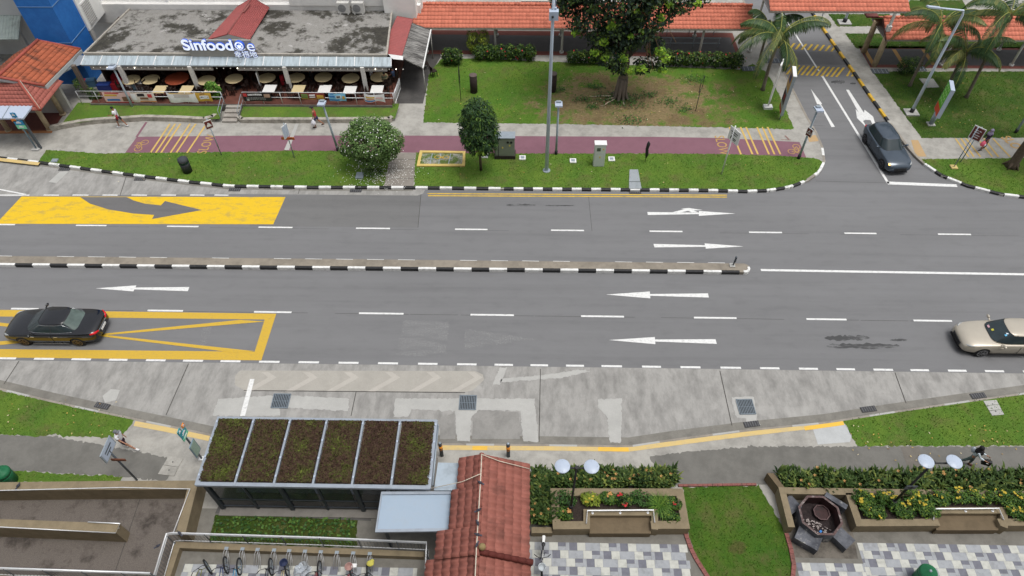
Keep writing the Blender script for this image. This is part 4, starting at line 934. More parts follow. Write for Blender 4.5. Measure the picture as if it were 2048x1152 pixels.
banner('white banner with yellow, pink and blue print, leftmost on the railing', 203, 258, 205, pk, [(.08, .03, .6, .14, rd), (.05, .2, .5, .36, ye), (.08, .62, .55, .8, bl), (.66, .4, .95, .85, br), (.0, .92, 1, 1, rd)])
banner('white food banner with a black heading panel, behind the left lamp post', 258, 306, 204, m_flat('print_offwhite', C(215, 205, 195)), [(.28, .12, .58, .4, bk), (.02, .15, .22, .75, wh), (.72, .15, .9, .5, rd), (.35, .5, .7, .72, br), (.3, .85, 1, .95, og)], .05)
banner('plain white banner with a grey bowl print', 334, 390, 204.5, wh, [(.05, .02, .95, .1, ye), (.2, .15, .75, .45, m_flat('print_grey', C(190, 185, 182)))], .14)
banner('yellow banner with a white panel of dark characters beside the green shrub', 389, 421, 202, ye, [(.25, .32, .82, .72, wh)]+lines(.3, .42, .78, .66, 1, bk)+[(.3, .08, .6, .2, br)], .03)
banner('black banner with white characters beside the steps', 484, 541, 202, bk, [(.03, .05, .16, .4, rd), (.76, .1, .97, .5, m_flat('print_pale', C(170, 140, 120)))]+lines(.2, .1, .7, .42, 1, wh)+lines(.12, .5, .8, .86, 3, m_flat('print_grey2', C(150, 150, 150)))+[(.12, .7, .2, .9, wh)], .02)
banner('dark red food banner with green corners, fifth from the left', 601, 649, 198, m_flat('print_darkred', C(130, 55, 50)), [(.02, .1, .3, .85, gn), (.36, .15, .6, .38, wh), (.36, .5, .6, .7, wh), (.66, .3, .95, .85, ye), (0, .9, 1, 1, ye)], .02)
banner('light blue banner with a product picture', 657, 691, 202, lb, [(.02, .3, .35, .5, bl), (.42, .25, .72, .62, wh), (.45, .3, .68, .56, bk), (.78, .35, .93, .75, ye), (.0, .75, .6, .92, bl), (.1, .05, .3, .15, bl)], .02)
banner('white and red banner torn and sagging at the right end of the railing', 728, 769, 204.5, wh, [(.08, .25, .5, .42, ye), (.02, .7, .5, .85, bl), (.55, .35, .9, .6, pk), (0, .93, 1, 1, rd), (.1, .5, .48, .6, og)], .2)
# ------------------------------------------------------------------ tables and chairs inside
def round_table(px, py, label, m, r=.62):
    b = G(px, py, FZ+.75); o = thing('round_table', label, 'table', (b.x, b.y, FZ), group='round tables in the coffee shop')
    mb = MB(); mb.lathe((b.x, b.y, FZ+.71), [(r-.02, 0), (r, .015), (r, .035), (r-.02, .045)], 28); mb.build('tabletop', m, o)
    mb = MB(); mb.cyl((b.x, b.y, FZ+.03), .05, .69, 8); mb.lathe((b.x, b.y, FZ), [(.34, 0), (.32, .03), (.05, .06)], 14); mb.build('pedestal', BLK, o); return o
TBL = mat('beige_laminate', C(196, 178, 138), .06, 4, .4); TBR = mat('red_laminate', C(136, 66, 44), .1, 4, .45); TBW = mat('white_laminate', C(214, 212, 208), .04, 4, .35)
ch0 = None
def chair_mb():
    mb = MB(); mb.box((0, 0, .45), (.42, .42, .05)); mb.box((0, .2, .7), (.4, .04, .3))
    for sx in (-1, 1):
        for sy in (-1, 1): mb.box((sx*.18, sy*.18, .22), (.04, .04, .44))
        mb.box((sx*.18, .2, .65), (.04, .04, .45))
    return mb
CHM = mat('dark_chair', C(46, 34, 30), .2, 5, .55)
def chair(x, y, rz, label, z=FZ, group='dark chairs in the coffee shop'):
    global ch0
    if ch0 is None:
        ch0 = chair_mb().build('dining_chair', CHM); o = ch0; tag(o, label, 'chair', group)
    else: o = dup(ch0, (x, y, z), rz, label, group)
    o.location = (x, y, z); o.rotation_euler = (0, 0, rz); return o
RT_ = [(262, 159, 'half hidden behind the left lamp post'), (301, 158.5, 'next to the dark red one'), (353.6, 156.6, ''), (412.6, 160, 'behind the second column'), (468, 157, 'in line with the steps'), (533, 155.5, 'behind the white pull-up board'), (592, 155, 'just right of the fire extinguisher column'), (646.5, 154, 'between two empty beige tables'), (701, 156, 'left of the right-hand column'), (758, 153.5, 'where customers sit')]
for px, py, w in RT_:
    red = w == ''
    o = round_table(px, py, 'large dark red round table, the only red one' if red else f'beige round table {w}', TBR if red else TBL, .85 if red else .64)
    nm = 'the dark red round table' if red else f'the round table {w}'
    for k in range(5):
        a = 2*math.pi*(k+.3)/5+px; rr = (.85 if red else .64)+.22
        chair(o.location.x+rr*math.cos(a), o.location.y+rr*math.sin(a), a-math.pi/2, f'dark chair around {nm}', group=f'chairs around {nm}')
for px, py, w, m in ((319.5, 178.5, 'beige square table above the gap between the second and third banner', TBL), (372.5, 178.5, 'beige square table above the plain white banner', TBL), (424, 176.5, 'beige square table beside the green shrub', TBL), (539, 177, 'white square table above the black banner', TBW), (596.7, 177.5, 'beige square table right of the middle column', TBL), (649.5, 177.5, 'white square table above the dark red banner', TBW), (700, 179.5, 'white square table right of the light blue banner', TBW), (754, 178, 'white square table above the sagging banner', TBW)):
    b = G(px, py, FZ+.75); o = thing('square_table', w, 'table', (b.x, b.y, FZ), group='square tables along the railing')
    mb = MB(); mb.box((b.x, b.y, FZ+.735), (.86, .92, .035)); mb.build('tabletop', m, o)
    mb = MB(); mb.cyl((b.x, b.y, FZ+.02), .04, .7, 8); mb.box((b.x, b.y, FZ+.02), (.5, .06, .04)); mb.box((b.x, b.y, FZ+.02), (.06, .5, .04)); mb.build('pedestal', BLK, o)
    for s in (-1, 1): chair(b.x+s*.62, b.y-.0, -s*math.pi/2, f'dark chair at the {w}', group=f'chairs at the {w}')
for px, py, rz, w in ((868, 152, 2.2, 'dark chair standing on the edge of the lawn beyond the awning'), (852, 137, 1.9, 'dark chair under the corner of the blackened awning')): b = G(px, py, LZ); chair(b.x, b.y, rz, w, LZ, 'chairs outside the coffee shop')
# clutter at the left end of the shop
def crate(px, py, z, d, m, name, label, cat, rz=0):
    b = G(px, py, z); o = thing(name, label, cat, (b.x, b.y, z)); mb = MB()
    w, l, h = d; mb.box((b.x, b.y, z+.02), (w, l, .04), rz)
    for sx, sy, ww, ll in ((0, 1, w, .03), (0, -1, w, .03), (1, 0, .03, l), (-1, 0, .03, l)):
        v = Matrix.Rotation(rz, 3, 'Z') @ Vector((sx*w/2, sy*l/2, 0)); mb.box((b.x+v.x, b.y+v.y, z+h/2), (ww, ll, h), rz)
    mb.build('shell', m, o); mb = MB(); mb.box((b.x, b.y, z+h-.02), (w+.03, l+.03, .03), rz); mb.build('lid', m, o); return o
RC, BC = mat('red_plastic', C(150, 34, 44), .12, 4, .45), mat('blue_plastic', C(84, 122, 150), .1, 4, .45); BC2 = mat('deep_blue_plastic', C(42, 60, 120), .1, 4, .45)
crate(235, 176, FZ, (.6, .5, .45), RC, 'crate', 'red plastic crate at the bottom of the pile behind the leftmost banner', 'crate'); crate(247, 172, FZ+.02, (.6, .5, .62), RC, 'crate', 'red plastic crate right of the pile behind the lamp post', 'crate', .2)
crate(238, 164, FZ, (.6, .5, .6), RC, 'crate', 'red plastic crate at the back of the pile', 'crate'); crate(186, 171, FZ, (.62, .5, .5), BC, 'storage_bin', 'pale blue lidded storage bin near the left plants', 'bin', .3); crate(213, 179, FZ, (.9, .5, .5), BC2, 'storage_bin', 'deep blue storage bin above the leftmost banner', 'bin')
crate(285, 176, FZ, (.66, .45, .5), WHT, 'foam_box', 'white foam box stacked behind the second banner', 'box', .15); crate(270, 177, FZ, (.45, .4, .55), mat('sky_plastic', C(150, 190, 210), .1), 'storage_bin', 'light blue tub beside the white foam box', 'bin', .5)
crate(174, 168, FZ, (.3, .3, .35), mat('crimson_plastic', C(190, 40, 70), .1), 'bucket', 'crimson bucket left of the pale blue storage bin', 'bucket')
o = thing('pull_up_board', 'white pull-up board standing beside the railing right of the steps', 'sign', tuple(G(523, 184, FZ))); b = o.location; mb = MB(); mb.box((b.x-.05, b.y+.35, FZ+.75), (.06, .6, 1.5), .2); mb.build('board', WHT, o); mb = MB(); mb.box((b.x-.05, b.y+.35, FZ+.03), (.35, .65, .06), .2); mb.build('foot', BLK, o)
b = G(569, 172, FZ); o = thing('fire_extinguisher_box', 'red fire extinguisher box beside the middle column', 'box', tuple(b)); mb = MB(); mb.box((b.x, b.y, FZ+.5), (.28, .22, .75)); mb.build('cabinet', RC, o); mb = MB(); mb.box((b.x, b.y-.12, FZ+.5), (.2, .02, .6)); mb.build('door', RC, o)
# ================================================================== TREES, PALMS, SHRUBS
def m_leaf(name, c0, c1, c2, rough=.6, tr=.25):
    t = NT(name); col = t.ramp(t.tint(), [(0, c0), (.5, c1), (1, c2)]); t.b.inputs['Subsurface Weight'].default_value = 0
    return t.done(col, rough, spec=.25)
def unit(a): return a/np.maximum(np.linalg.norm(a, axis=1, keepdims=True), 1e-9)
def leafquads(P, D, N, L, Wd, fold=.0):
    """diamond leaves: centre P, axis D, normal N"""
    n = len(P); D = unit(D); S = unit(np.cross(D, N)); L = np.broadcast_to(L, (n,))[:, None]; Wd = np.broadcast_to(Wd, (n,))[:, None]
    a = P-D*L*.5; b = P+S*Wd*.5+D*L*.05; c = P+D*L*.5; d = P-S*Wd*.5+D*L*.05
    return np.stack([a, b, c, d], 1).reshape(-1, 3), np.arange(4*n).reshape(-1, 4)
def blob_points(blobs, n, shell=.55):
    """points in ellipsoid blobs, denser to their surface; returns points, outward directions"""
    vol = np.array([b[1][0]*b[1][1]+b[1][0]*b[1][2]+b[1][1]*b[1][2] for b in blobs]); k = nr.choice(len(blobs), n, p=vol/vol.sum())
    c = np.array([b[0] for b in blobs])[k]; r = np.array([b[1] for b in blobs])[k]; u = unit(nr.normal(size=(n, 3)))
    rad = 1-(1-shell)*nr.random(n)**2*1.0; rad = rad*nr.uniform(.9, 1.08, n)
    return c+u*r*rad[:, None], unit(u/r), k
def clumpfield(P, f=1.0, ph=0):
    return .5+.5*np.sin(P[:, 0]*f*2.1+ph+np.sin(P[:, 1]*f*1.7)*1.3)*np.sin(P[:, 1]*f*1.9+1.1+np.sin(P[:, 2]*f*2.3))*np.cos(P[:, 2]*f*2.7+.4+np.sin(P[:, 0]*f)*1.2)
def foliage(name, parent, blobs, n, L, Wd, m, gaps=.35, droop=.3, up=.5, cf=1.2, tint=(.5, .2), young=None, shell=.55):
    P, U, k = blob_points(blobs, n, shell)
    f = clumpfield(P, cf, rnd.uniform(0, 6)); keep = nr.random(len(P)) < np.clip((f-gaps*.5)/(1-gaps*.5)*1.4+.12, 0, 1); P, U, f = P[keep], U[keep], f[keep]
    N = unit(U*.8+np.array([0, 0, up])+nr.normal(0, .45, (len(P), 3))); D = unit(U*.5+np.array([0, 0, -droop])+nr.normal(0, .6, (len(P), 3))); D = unit(D-N*np.sum(D*N, 1)[:, None])
    sz = nr.uniform(.65, 1.25, len(P)); V, Fq = leafquads(P, D, N, L*sz, Wd*sz)
    t = np.clip(tint[0]+(f-.5)*.4+nr.normal(0, tint[1], len(P)), 0, .82)
    if young is not None:
        for c, r in young: t[np.linalg.norm(P-np.array(c), axis=1) < r*nr.uniform(.6, 1.1, len(P))] = nr.uniform(.9, 1.0)
    return npmesh(name, V, Fq, m, parent, tint=t)
BARK = m_conc('grey_bark', C(112, 102, 92), .5, streak=(3, 3, .5), damt=.7, sc=2.5); BARKD = mat('dark_bark', C(86, 74, 62), .25, 6, .9, bump=.5, bscale=25)
LF_DARK = m_leaf('dark_tree_leaf', (.009, .019, .013), (.018, .038, .022), (.17, .27, .05))
def px_at(px, py, y): v = GY(px, py, y); return np.array(v)
# ---- big tree in the lawn
b = TREE0; ty = b.y
tr = thing('tree', 'large dark leafy tree with a buttressed grey trunk in the bare patch of the lawn', 'tree', (b.x, b.y, LZ))
top = Vector(px_at(1252, 90, ty+.3))
mb = MB(); mb.smooth = True
path = [Vector((b.x, b.y, LZ-.1)), Vector((b.x+.02, b.y, .7)), Vector((b.x+.05, b.y+.05, 1.6)), Vector((b.x+.1, b.y+.1, 3)), top, top+Vector((0, .2, 3))]
mb.tube(path, [.42, .33, .29, .27, .25, .18], 14)
for k in range(9):
    a = 2*math.pi*k/9+.2; d = Vector((math.cos(a), math.sin(a), 0)); l = rnd.uniform(.22, .5)
    mb.tube([path[2]+d*.2+Vector((0, 0, .2)), Vector((b.x, b.y, .75))+d*.33, Vector((b.x, b.y, .32))+d*(.36+l*.25), Vector((b.x, b.y, LZ-.03))+d*(.4+l)], [.17, .13, .11, .05], 8)
mb.build('trunk', BARK, tr)
mb = MB()
for (dx, dy, dz, L) in ((-1.6, .2, 1.8, 1), (1.7, .3, 1.6, 1), (-.6, -.8, 2.2, 1), (.8, .9, 2.5, 1), (-2.8, .3, 3.4, 1), (2.9, .2, 3.3, 1), (.1, -.4, 4, 1)):
    s = path[3].lerp(top, rnd.uniform(.1, 1)); e = s+Vector((dx, dy, dz)); mb.tube([s, s.lerp(e, .5)+Vector((0, 0, .3)), e], [.17, .11, .05], 7)
mb.build('limbs', BARK, tr)
RP = [(-1.1, -.3), (-1.9, .1), (-1.3, -.9), (.25, -1.0)]
mb = MB()
for i, (dx, dy) in enumerate(RP): mb.tube([Vector((b.x+dx*.35, b.y+dy*.4, LZ+.12)), Vector((b.x+dx*.7, b.y+dy*.8+.1, LZ+.05)), Vector((b.x+dx*1.0, b.y+dy*1.15, LZ+.03)), Vector((b.x+dx*1.2, b.y+dy*1.3+.1*i, LZ-.02))], [.06, .045, .035, .015], 6)
mb.build('roots', mm('pale_root', C(190, 172, 150), .2, 6, .9), tr)
BL = []
for px, py, r, dy in ((1240, 50, 1.9, .2), (1175, 20, 1.9, .1), (1300, 15, 1.9, .3), (1135, 0, 1.3, 0), (1360, -5, 1.5, .4), (1398, -18, 1.2, .4), (1225, 105, 1.25, -.4), (1310, 90, .9, .2), (1285, 128, .8, -.3), (1200, 85, 1.0, .1), (1238, 130, .75, -.5), (1245, -45, 3.3, .5), (1165, -60, 2.6, .6), (1330, -60, 2.7, .6), (1250, -120, 3.6, .8), (1320, 125, .65, .0), (1215, 60, 1.4, -.3), (1275, 55, 1.4, -.4)):
    BL.append((px_at(px, py+(4 if py > 0 else 0), ty+dy), (r*.9, r*.95, r*.8)))
YG = [(px_at(px, py, ty-.9), r) for px, py, r in ((1188, 20, .3), (1272, 20, .3), (1222, 48, .42), (1322, 30, .38), (1262, 68, .3), (1285, 60, .3), (1337, 5, .35), (1395, 3, .3), (1205, 78, .5), (1190, 100, .45), (1245, 112, .5), (1283, 134, .45), (1258, 138, .45), (1320, 98, .5), (1328, 112, .5), (1325, 135, .4), (1150, 62, .35), (1212, 112, .45))]
foliage('crown', tr, BL, 50000, .28, .14, LF_DARK, gaps=.6, young=YG, cf=1.1, tint=(.45, .2), shell=.4)
# bright new shoots on the near side
shoots = [(c+np.array([0, -.25, 0]), (r*.8, r*.6, r*.6)) for c, r in YG]
P, U, k = blob_points(shoots, 900, .2); N = unit(U+np.array([0, -.5, .8])+nr.normal(0, .4, (len(P), 3))); D = nr.normal(size=(len(P), 3)); D = unit(D-N*np.sum(D*N, 1)[:, None]); V, Fq = leafquads(P, D, N, .26, .12)
npmesh('young_leaves', V, Fq, m_leaf('young_leaf', C(70, 105, 30), C(112, 152, 40), C(160, 190, 60)), tr, tint=nr.random(len(P)))
mb = MB()
for px0, px1, y0, y1 in ((1292, 1296, 30, 125), (1300, 1306, 60, 138), (1285, 1288, 10, 80), (1335, 1352, 40, 85), (1310, 1318, 50, 100), (1296, 1300, 85, 140)):
    a_, c_ = Vector(px_at(px0, y0, ty-.6)), Vector(px_at(px1, y1, ty-.6)); mb.tube([a_, a_.lerp(c_, .5)+Vector((-.12, 0, 0)), c_], .022, 5)
mb.build('aerial_roots', mm('hanging_root', C(140, 112, 88), .2, 6, .9), tr)
# ---- generic small trees and bushes
LF_TOP = m_leaf('clipped_tree_leaf', C(22, 42, 22), C(44, 72, 38), C(120, 150, 50)); LF_BUSH = m_leaf('bush_leaf', C(46, 68, 34), C(84, 112, 58), C(128, 152, 88)); LF_HEDGE = m_leaf('hedge_leaf', C(22, 40, 18), C(46, 74, 30), C(120, 140, 50)); LF_YG = m_leaf('yellow_green_leaf', C(70, 90, 28), C(112, 128, 40), C(160, 170, 60))
b = G(962, 340, LZ)
o = thing('tree', 'small neat oval tree with dark glossy leaves beside the grey cabinet', 'tree', tuple(b)); mb = MB(); mb.tube([b+Vector((0, 0, -.05)), b+Vector((-.02, 0, 1.2)), b+Vector((-.12, 0, 2.6)), b+Vector((-.15, 0, 4.6))], [.1, .075, .07, .03], 10); mb.build('trunk', BARKD, o)
cz = lambda row: GY(956, row, b.y).z
ztop, zbot = cz(197), cz(308); zc, rz_ = (ztop+zbot)/2, (ztop-zbot)/2; xc = GY(956, 255, b.y).x; rw = (GY(997, 250, b.y).x-GY(914, 250, b.y).x)/2
bl_ = [((xc, b.y, zc), (rw*.93, rw*.93, rz_*.95)), ((xc+.1, b.y-.1, zc-.5), (rw*.98, rw, rz_*.6)), ((xc-.05, b.y, zc+.7), (rw*.72, rw*.72, rz_*.62)), ((xc+.3, b.y-.3, zc-1.0), (rw*.7, rw*.7, .7))]
foliage('crown', o, bl_, 13000, .26, .075, LF_TOP, gaps=.28, droop=.9, up=.3, cf=2.2, tint=(.42, .17), young=[((xc+.1, b.y-rw, zc-1.1), .3), ((xc+.5, b.y-rw*.9, zc-1.3), .25), ((xc, b.y-rw, zc-1.6), .2)], shell=.6)
b = G(742, 338, LZ)
o = thing('flowering_bush', 'wide round green bush covered in small white flowers beside the cycle path', 'bush', tuple(b)); mb = MB()
for k in range(7): a = k*.9; mb.tube([b+Vector((0, 0, -.05)), b+Vector((math.cos(a)*.4, math.sin(a)*.3, .9)), b+Vector((math.cos(a)*1.1, math.sin(a)*.9, 1.9))], [.07, .05, .02], 6)
mb.build('stems', BARKD, o)
q = lambda px, row, dy=0: px_at(px, row, b.y+dy)
bl_ = [(q(742, 278), (1.6, 1.5, 1.05)), (q(706, 285, .1), (.95, 1, .85)), (q(778, 282, .1), (.95, 1, .85)), (q(740, 258, .3), (1.3, 1.1, .7)), (q(718, 308, -.1), (.8, .7, .5)), (q(770, 306, -.2), (.8, .7, .5)), (q(745, 318, -.3), (.9, .7, .45)), (q(692, 300, -.3), (.45, .4, .4)), (q(796, 294, -.2), (.4, .4, .35)), (q(712, 252, .2), (.5, .5, .4)), (q(768, 252, .2), (.45, .5, .4)), (q(745, 345, -.4), (.7, .5, .3))]
foliage('leaves', o, bl_, 22000, .15, .08, LF_BUSH, gaps=.26, cf=1.7, tint=(.46, .18))
P, U, k = blob_points(bl_, 600, .97); P = P+U*.04; k_ = (U[:, 2] > -.4) & (nr.random(len(P)) < .15+1.1*clumpfield(P, 1.7)); P, U = P[k_], U[k_]; D = nr.normal(size=P.shape); N = unit(U+np.array([0, 0, .7])); D = unit(D-N*np.sum(D*N, 1)[:, None]); V, Fq = leafquads(P, D, N, .075, .07); npmesh('flowers', V, Fq, mat('white_petal', (.78, .78, .74), .05), o)
# fallen petals
n = 520; a = nr.normal(0, 1, (n, 2)); X = G(752, 340, LZ); P = np.stack([X.x+a[:, 0]*1.15+.3, X.y-.35+a[:, 1]*.8, np.full(n, LZ+.06)], 1); D = nr.normal(size=P.shape); D[:, 2] = 0; V, Fq = leafquads(P, D, np.tile([0, 0, 1.], (n, 1))+nr.normal(0, .2, (n, 3)), .06, .05)
tag(npmesh('fallen_petals', V, Fq, bpy.data.materials['white_petal']), kind='stuff')
# scattered dry leaves on lawns and paths
PTS = []
for (x0, y0, x1, y1, n) in ((860, 140, 1560, 245, 130), (1850, 150, 2040, 260, 60), (1700, 850, 2040, 940, 60), (0, 800, 240, 870, 25), (840, 315, 1600, 370, 45), (100, 310, 700, 365, 25), (1100, 150, 1400, 240, 120)):
    for _ in range(n): PTS.append(tuple(G(rnd.uniform(x0, x1), rnd.uniform(y0, y1), LZ+.05)))
P = np.array(PTS); D = nr.normal(size=P.shape); D[:, 2] = 0; V, Fq = leafquads(P, D, np.tile([0, 0, 1.], (len(P), 1))+nr.normal(0, .25, P.shape), nr.uniform(.06, .14, len(P)), nr.uniform(.03, .07, len(P)))
t = NT('dry_leaf'); DRY = t.done(t.ramp(t.tint(), [(0, C(120, 88, 50)), (.6, C(190, 160, 80)), (1, C(215, 205, 180))]), .8); tag(npmesh('fallen_leaves', V, Fq, DRY, tint=nr.random(len(P))), kind='stuff')
RF = mat('red_flower', C(200, 50, 60), .15)
def hedge(name, label, cat, x0, x1, row, h, d, nleaf, m=LF_HEDGE, fl=0, flm=RF, L=.16, W_=.1, group=None, z0=LZ, gaps=.25, y=None):
    nleaf = int(nleaf*1.5); h *= 1.08
    a, b = G(x0, row[0], z0), G(x1, row[1], z0); o = thing(name, label, cat, tuple((a+b)/2), group=group); n = max(1, round((b-a).length/.75)); bl = []
    for i in range(n):
        c = a.lerp(b, (i+.5)/n); bl.append(((c.x, c.y+d/2, z0+h*.52), (.52+rnd.uniform(-.05, .1), d/2*rnd.uniform(.85, 1.1), h*.5*rnd.uniform(.9, 1.15))))
    foliage('leaves', o, bl, nleaf, L, W_, m, gaps=gaps, cf=2.4, tint=(.45, .22), shell=.5)
    if fl:
        P, U, k = blob_points(bl, fl, .97); k_ = (U[:, 1] < .5); P, U = P[k_]+U[k_]*.03, U[k_]; D = nr.normal(size=P.shape); N = unit(U+np.array([0, -.3, .5])); D = unit(D-N*np.sum(D*N, 1)[:, None]); V, Fq = leafquads(P, D, N, .13, .12); npmesh('flowers', V, Fq, flm, o)
    mb = MB()
    for i in range(n): c = a.lerp(b, (i+.5)/n); mb.tube([(c.x, c.y+d/2, z0-.03), (c.x+.05, c.y+d/2, z0+h*.6)], .03, 5)
    mb.build('stems', BARKD, o); return o
hg = 'hibiscus hedges in front of the covered walkway'
hedge('hibiscus_bush', 'single round hibiscus bush with pink flowers at the left end of the lawn', 'bush', 888, 920, (136, 136), 1.25, 1.0, 1500, fl=9)
hedge('hibiscus_hedge', 'clipped hibiscus hedge with red flowers beside the yellow green bush', 'hedge', 950, 1070, (126, 126), 1.15, .95, 4200, fl=26, group=hg)
hedge('hibiscus_hedge', 'short hibiscus hedge half hidden by the left side of the big tree', 'hedge', 1137, 1215, (133, 133), 1.05, .9, 2600, fl=12, group=hg)
hedge('hibiscus_hedge', 'long hibiscus hedge with red flowers right of the big tree', 'hedge', 1325, 1482, (137, 142), 1.1, .95, 5200, fl=26, group=hg)
hedge('bush', 'loose tall yellow green bush behind the left hibiscus hedge', 'bush', 935, 976, (116, 116), 2.1, 1.2, 2600, m=LF_YG, L=.17, W_=.06, gaps=.6)
hedge('bush', 'small dense round bush on the right lawn beside a palm trunk', 'bush', 1800, 1834, (154, 154), 1.2, 1.1, 2200, m=LF_TOP, gaps=.2, L=.1, W_=.06)
hedge('climbing_plant', 'bright green climbing plant on the railing left of the steps', 'plant', 422, 441, (204, 204), 1.35, .5, 900, m=m_leaf('fresh_leaf', C(50, 86, 30), C(82, 128, 44), C(130, 165, 60)), z0=.6, L=.17, W_=.1)
hedge('potted_plant', 'bushy potted plant at the far left end of the shop railing', 'plant', 158, 174, (190, 190), 1.1, .5, 500, m=LF_BUSH, z0=.6, L=.16, W_=.06); hedge('shrub', 'green shrub growing at the foot of the railing left of the leftmost banner', 'plant', 184, 200, (206, 206), 1.0, .4, 500, m=LF_HEDGE, z0=.5, L=.2, W_=.06)
# climbing leaves round the trunk foot
LF_GC = m_leaf('ground_leaf', C(34, 60, 26), C(58, 92, 40), C(90, 120, 50)); n = 700; a = nr.normal(0, 1, (n, 2)); P = np.stack([TREE0.x+a[:, 0]*1.0, TREE0.y-.2+a[:, 1]*.55, LZ+.06+nr.random(n)*.12], 1)
for (px, py, s, m_) in ((1190, 175, .5, 90), (1165, 200, .6, 110), (1300, 190, .5, 80), (1340, 205, .8, 120), (1120, 180, .5, 70), (1260, 240, .9, 120), (1370, 220, .5, 60), (1185, 215, .4, 80), (1390, 160, .8, 90)):
    c = G(px, py, LZ); P = np.concatenate([P, np.stack([nr.normal(c.x, s*.6, m_), nr.normal(c.y, s*.4, m_), LZ+.05+nr.random(m_)*.08], 1)])
N = unit(nr.normal(0, .35, P.shape)+np.array([0, 0, 1.])); D = nr.normal(size=P.shape); D = unit(D-N*np.sum(D*N, 1)[:, None]); V, Fq = leafquads(P, D, N, .14, .09); tag(npmesh('ground_cover', V, Fq, LF_GC, tint=nr.random(len(P))), kind='stuff')
# ---- coconut palms
LF_PALM = m_leaf('palm_leaflet', C(34, 54, 34), C(66, 92, 52), C(140, 134, 76), .5); RACH = mat('palm_rachis', C(140, 144, 70), .15, 5, .6); PTRUNK = m_conc('palm_trunk', C(122, 112, 100), .5, streak=(1, 1, 6), damt=.6, sc=2)
def frond(c, az, el, L, curl, nl=54, ll=.78):
    """arched midrib with two rows of hanging leaflets"""
    h = np.array([math.cos(az), math.sin(az), 0]); P = [np.array(c)]; e = el; st = L/14
    for i in range(14): P.append(P[-1]+(h*math.cos(e)+np.array([0, 0, math.sin(e)]))*st); e -= curl/14*(1+.6*i/14)
    P = np.array(P); s = np.array([-h[1], h[0], 0]); V, Fc = [], []
    for i in range(nl):
        t = .14+.86*i/(nl-1); x = t*14; j = min(13, int(x)); p = P[j]*(1-(x-j))+P[j+1]*(x-j); d = unit((P[j+1]-P[j])[None])[0]; l = ll*(math.sin(math.pi*(t*.86+.12))**.6)*rnd.uniform(.85, 1.1)
        for sg in (-1, 1):
            dn = -.75-.3*rnd.random(); dr = d*.55+s*sg*.75+np.array([0, 0, dn]); dr = dr/np.linalg.norm(dr); w = .026+.01*rnd.random(); m1 = p+dr*l*.5+s*sg*.07; tip = p+dr*l+np.array([0, 0, -.08]); wv = d*w
            b = len(V); V += [p-wv*.5, p+wv*.5, m1+wv, m1-wv, tip]; Fc += [[b, b+1, b+2, b+3], [b+3, b+2, b+4, b+4]]
    return P, V, Fc
def palm(label, base, top_px, nf, L, trunk_r=.13, seed=1, flower=False, azs=None):
    rnd.seed(seed); bse = G(*base, LZ); top = Vector(px_at(*top_px, bse.y)); o = thing('coconut_palm', label, 'palm tree', tuple(bse), group='coconut palms')
    mb = MB(); mid = bse.lerp(top, .5)+Vector((-.06, 0, 0)); mb.tube([bse+Vector((0, 0, -.05)), bse+Vector((0, 0, .3)), mid, top], [trunk_r*1.5, trunk_r, trunk_r*.9, trunk_r*.75], 10); mb.build('trunk', PTRUNK, o)
    mb = MB(); mb.ball(top+Vector((0, 0, .05)), .22, 10, 8, (1, 1, 1.6)); mb.build('crown_heart', mm('palm_fibre', C(92, 74, 56), .25, 8, .9), o)
    for k in range(nf):
        az = azs[k] if azs else 2*math.pi*k/nf+rnd.uniform(-.25, .25); ring_ = k % 3; el = (1.15, .7, .3)[ring_]+rnd.uniform(-.12, .12); cu = (1.5, 1.75, 1.6)[ring_]+rnd.uniform(-.2, .25)
        P, V, Fc = frond(np.array(top)+np.array([0, 0, .25]), az, el, L*1.32*rnd.uniform(.85, 1.1), cu)
        fr_ = MB(); fr_.tube([Vector(p) for p in P], [.035*(1-.75*i/14) for i in range(15)], 5); fo = fr_.build('frond', RACH, o)
        V = np.array(V); F4 = np.array([f for f in Fc if len(set(f)) == 4]); F3 = np.array([f[:3] for f in Fc if len(set(f)) == 3])
        mbl = MB(); M_ = world_of(fo).inverted(); mbl.v = [tuple(v) for v in V]; base_t = rnd.uniform(.2, .75)
        for f in Fc: mbl.tint = min(1, max(0, rnd.gauss(base_t, .12))); mbl.face(list(dict.fromkeys(f)))
        mbl.build('leaflets', LF_PALM, fo)
    if flower:
        mb = MB(); 
        for i in range(60): a = rnd.uniform(0, 6.28); r = rnd.uniform(.1, .45); mb.bar(top+Vector((-.1, -.2, -.1)), top+Vector((math.cos(a)*r-.15, math.sin(a)*r-.3, -.35+rnd.uniform(-.25, .25))), .02, .02)
        mb.build('flower_cluster', mm('palm_flower', C(176, 150, 60), .2), o)
    return o
palm('coconut palm leaning over the end of the lawn beside the side road', (1525, 180), (1556, 84), 13, 2.9, seed=5)
palm('shorter slim coconut palm standing behind the one beside the side road', (1513, 150), (1535, 62), 9, 1.9, .1, seed=9)
palm('coconut palm with a slim leaning trunk beside the round bush on the right lawn', (1819, 172), (1878, 58), 11, 2.7, .11, seed=12)
palm('low coconut palm carrying a yellow flower cluster behind the green signboard', (1890, 186), (1927, 112), 11, 2.6, .12, seed=3, flower=True)
palm('tall coconut palm at the right edge of the photograph', (1932, 195), (2016, 38), 12, 3.0, .12, seed=21)
rnd.seed(77)
b = G(2022, 333, LZ)
o = thing('tree', 'thick leaning bare tree trunk at the lower right lawn corner, crown outside the photo', 'tree', tuple(b)); mb = MB(); mb.tube([b+Vector((0, 0, -.05)), b+Vector((.02, 0, .25)), b+Vector((.05, .05, 1.5)), b+Vector((.3, .1, 4.5)), b+Vector((.6, .2, 7))], [.42, .3, .26, .22, .12], 14)
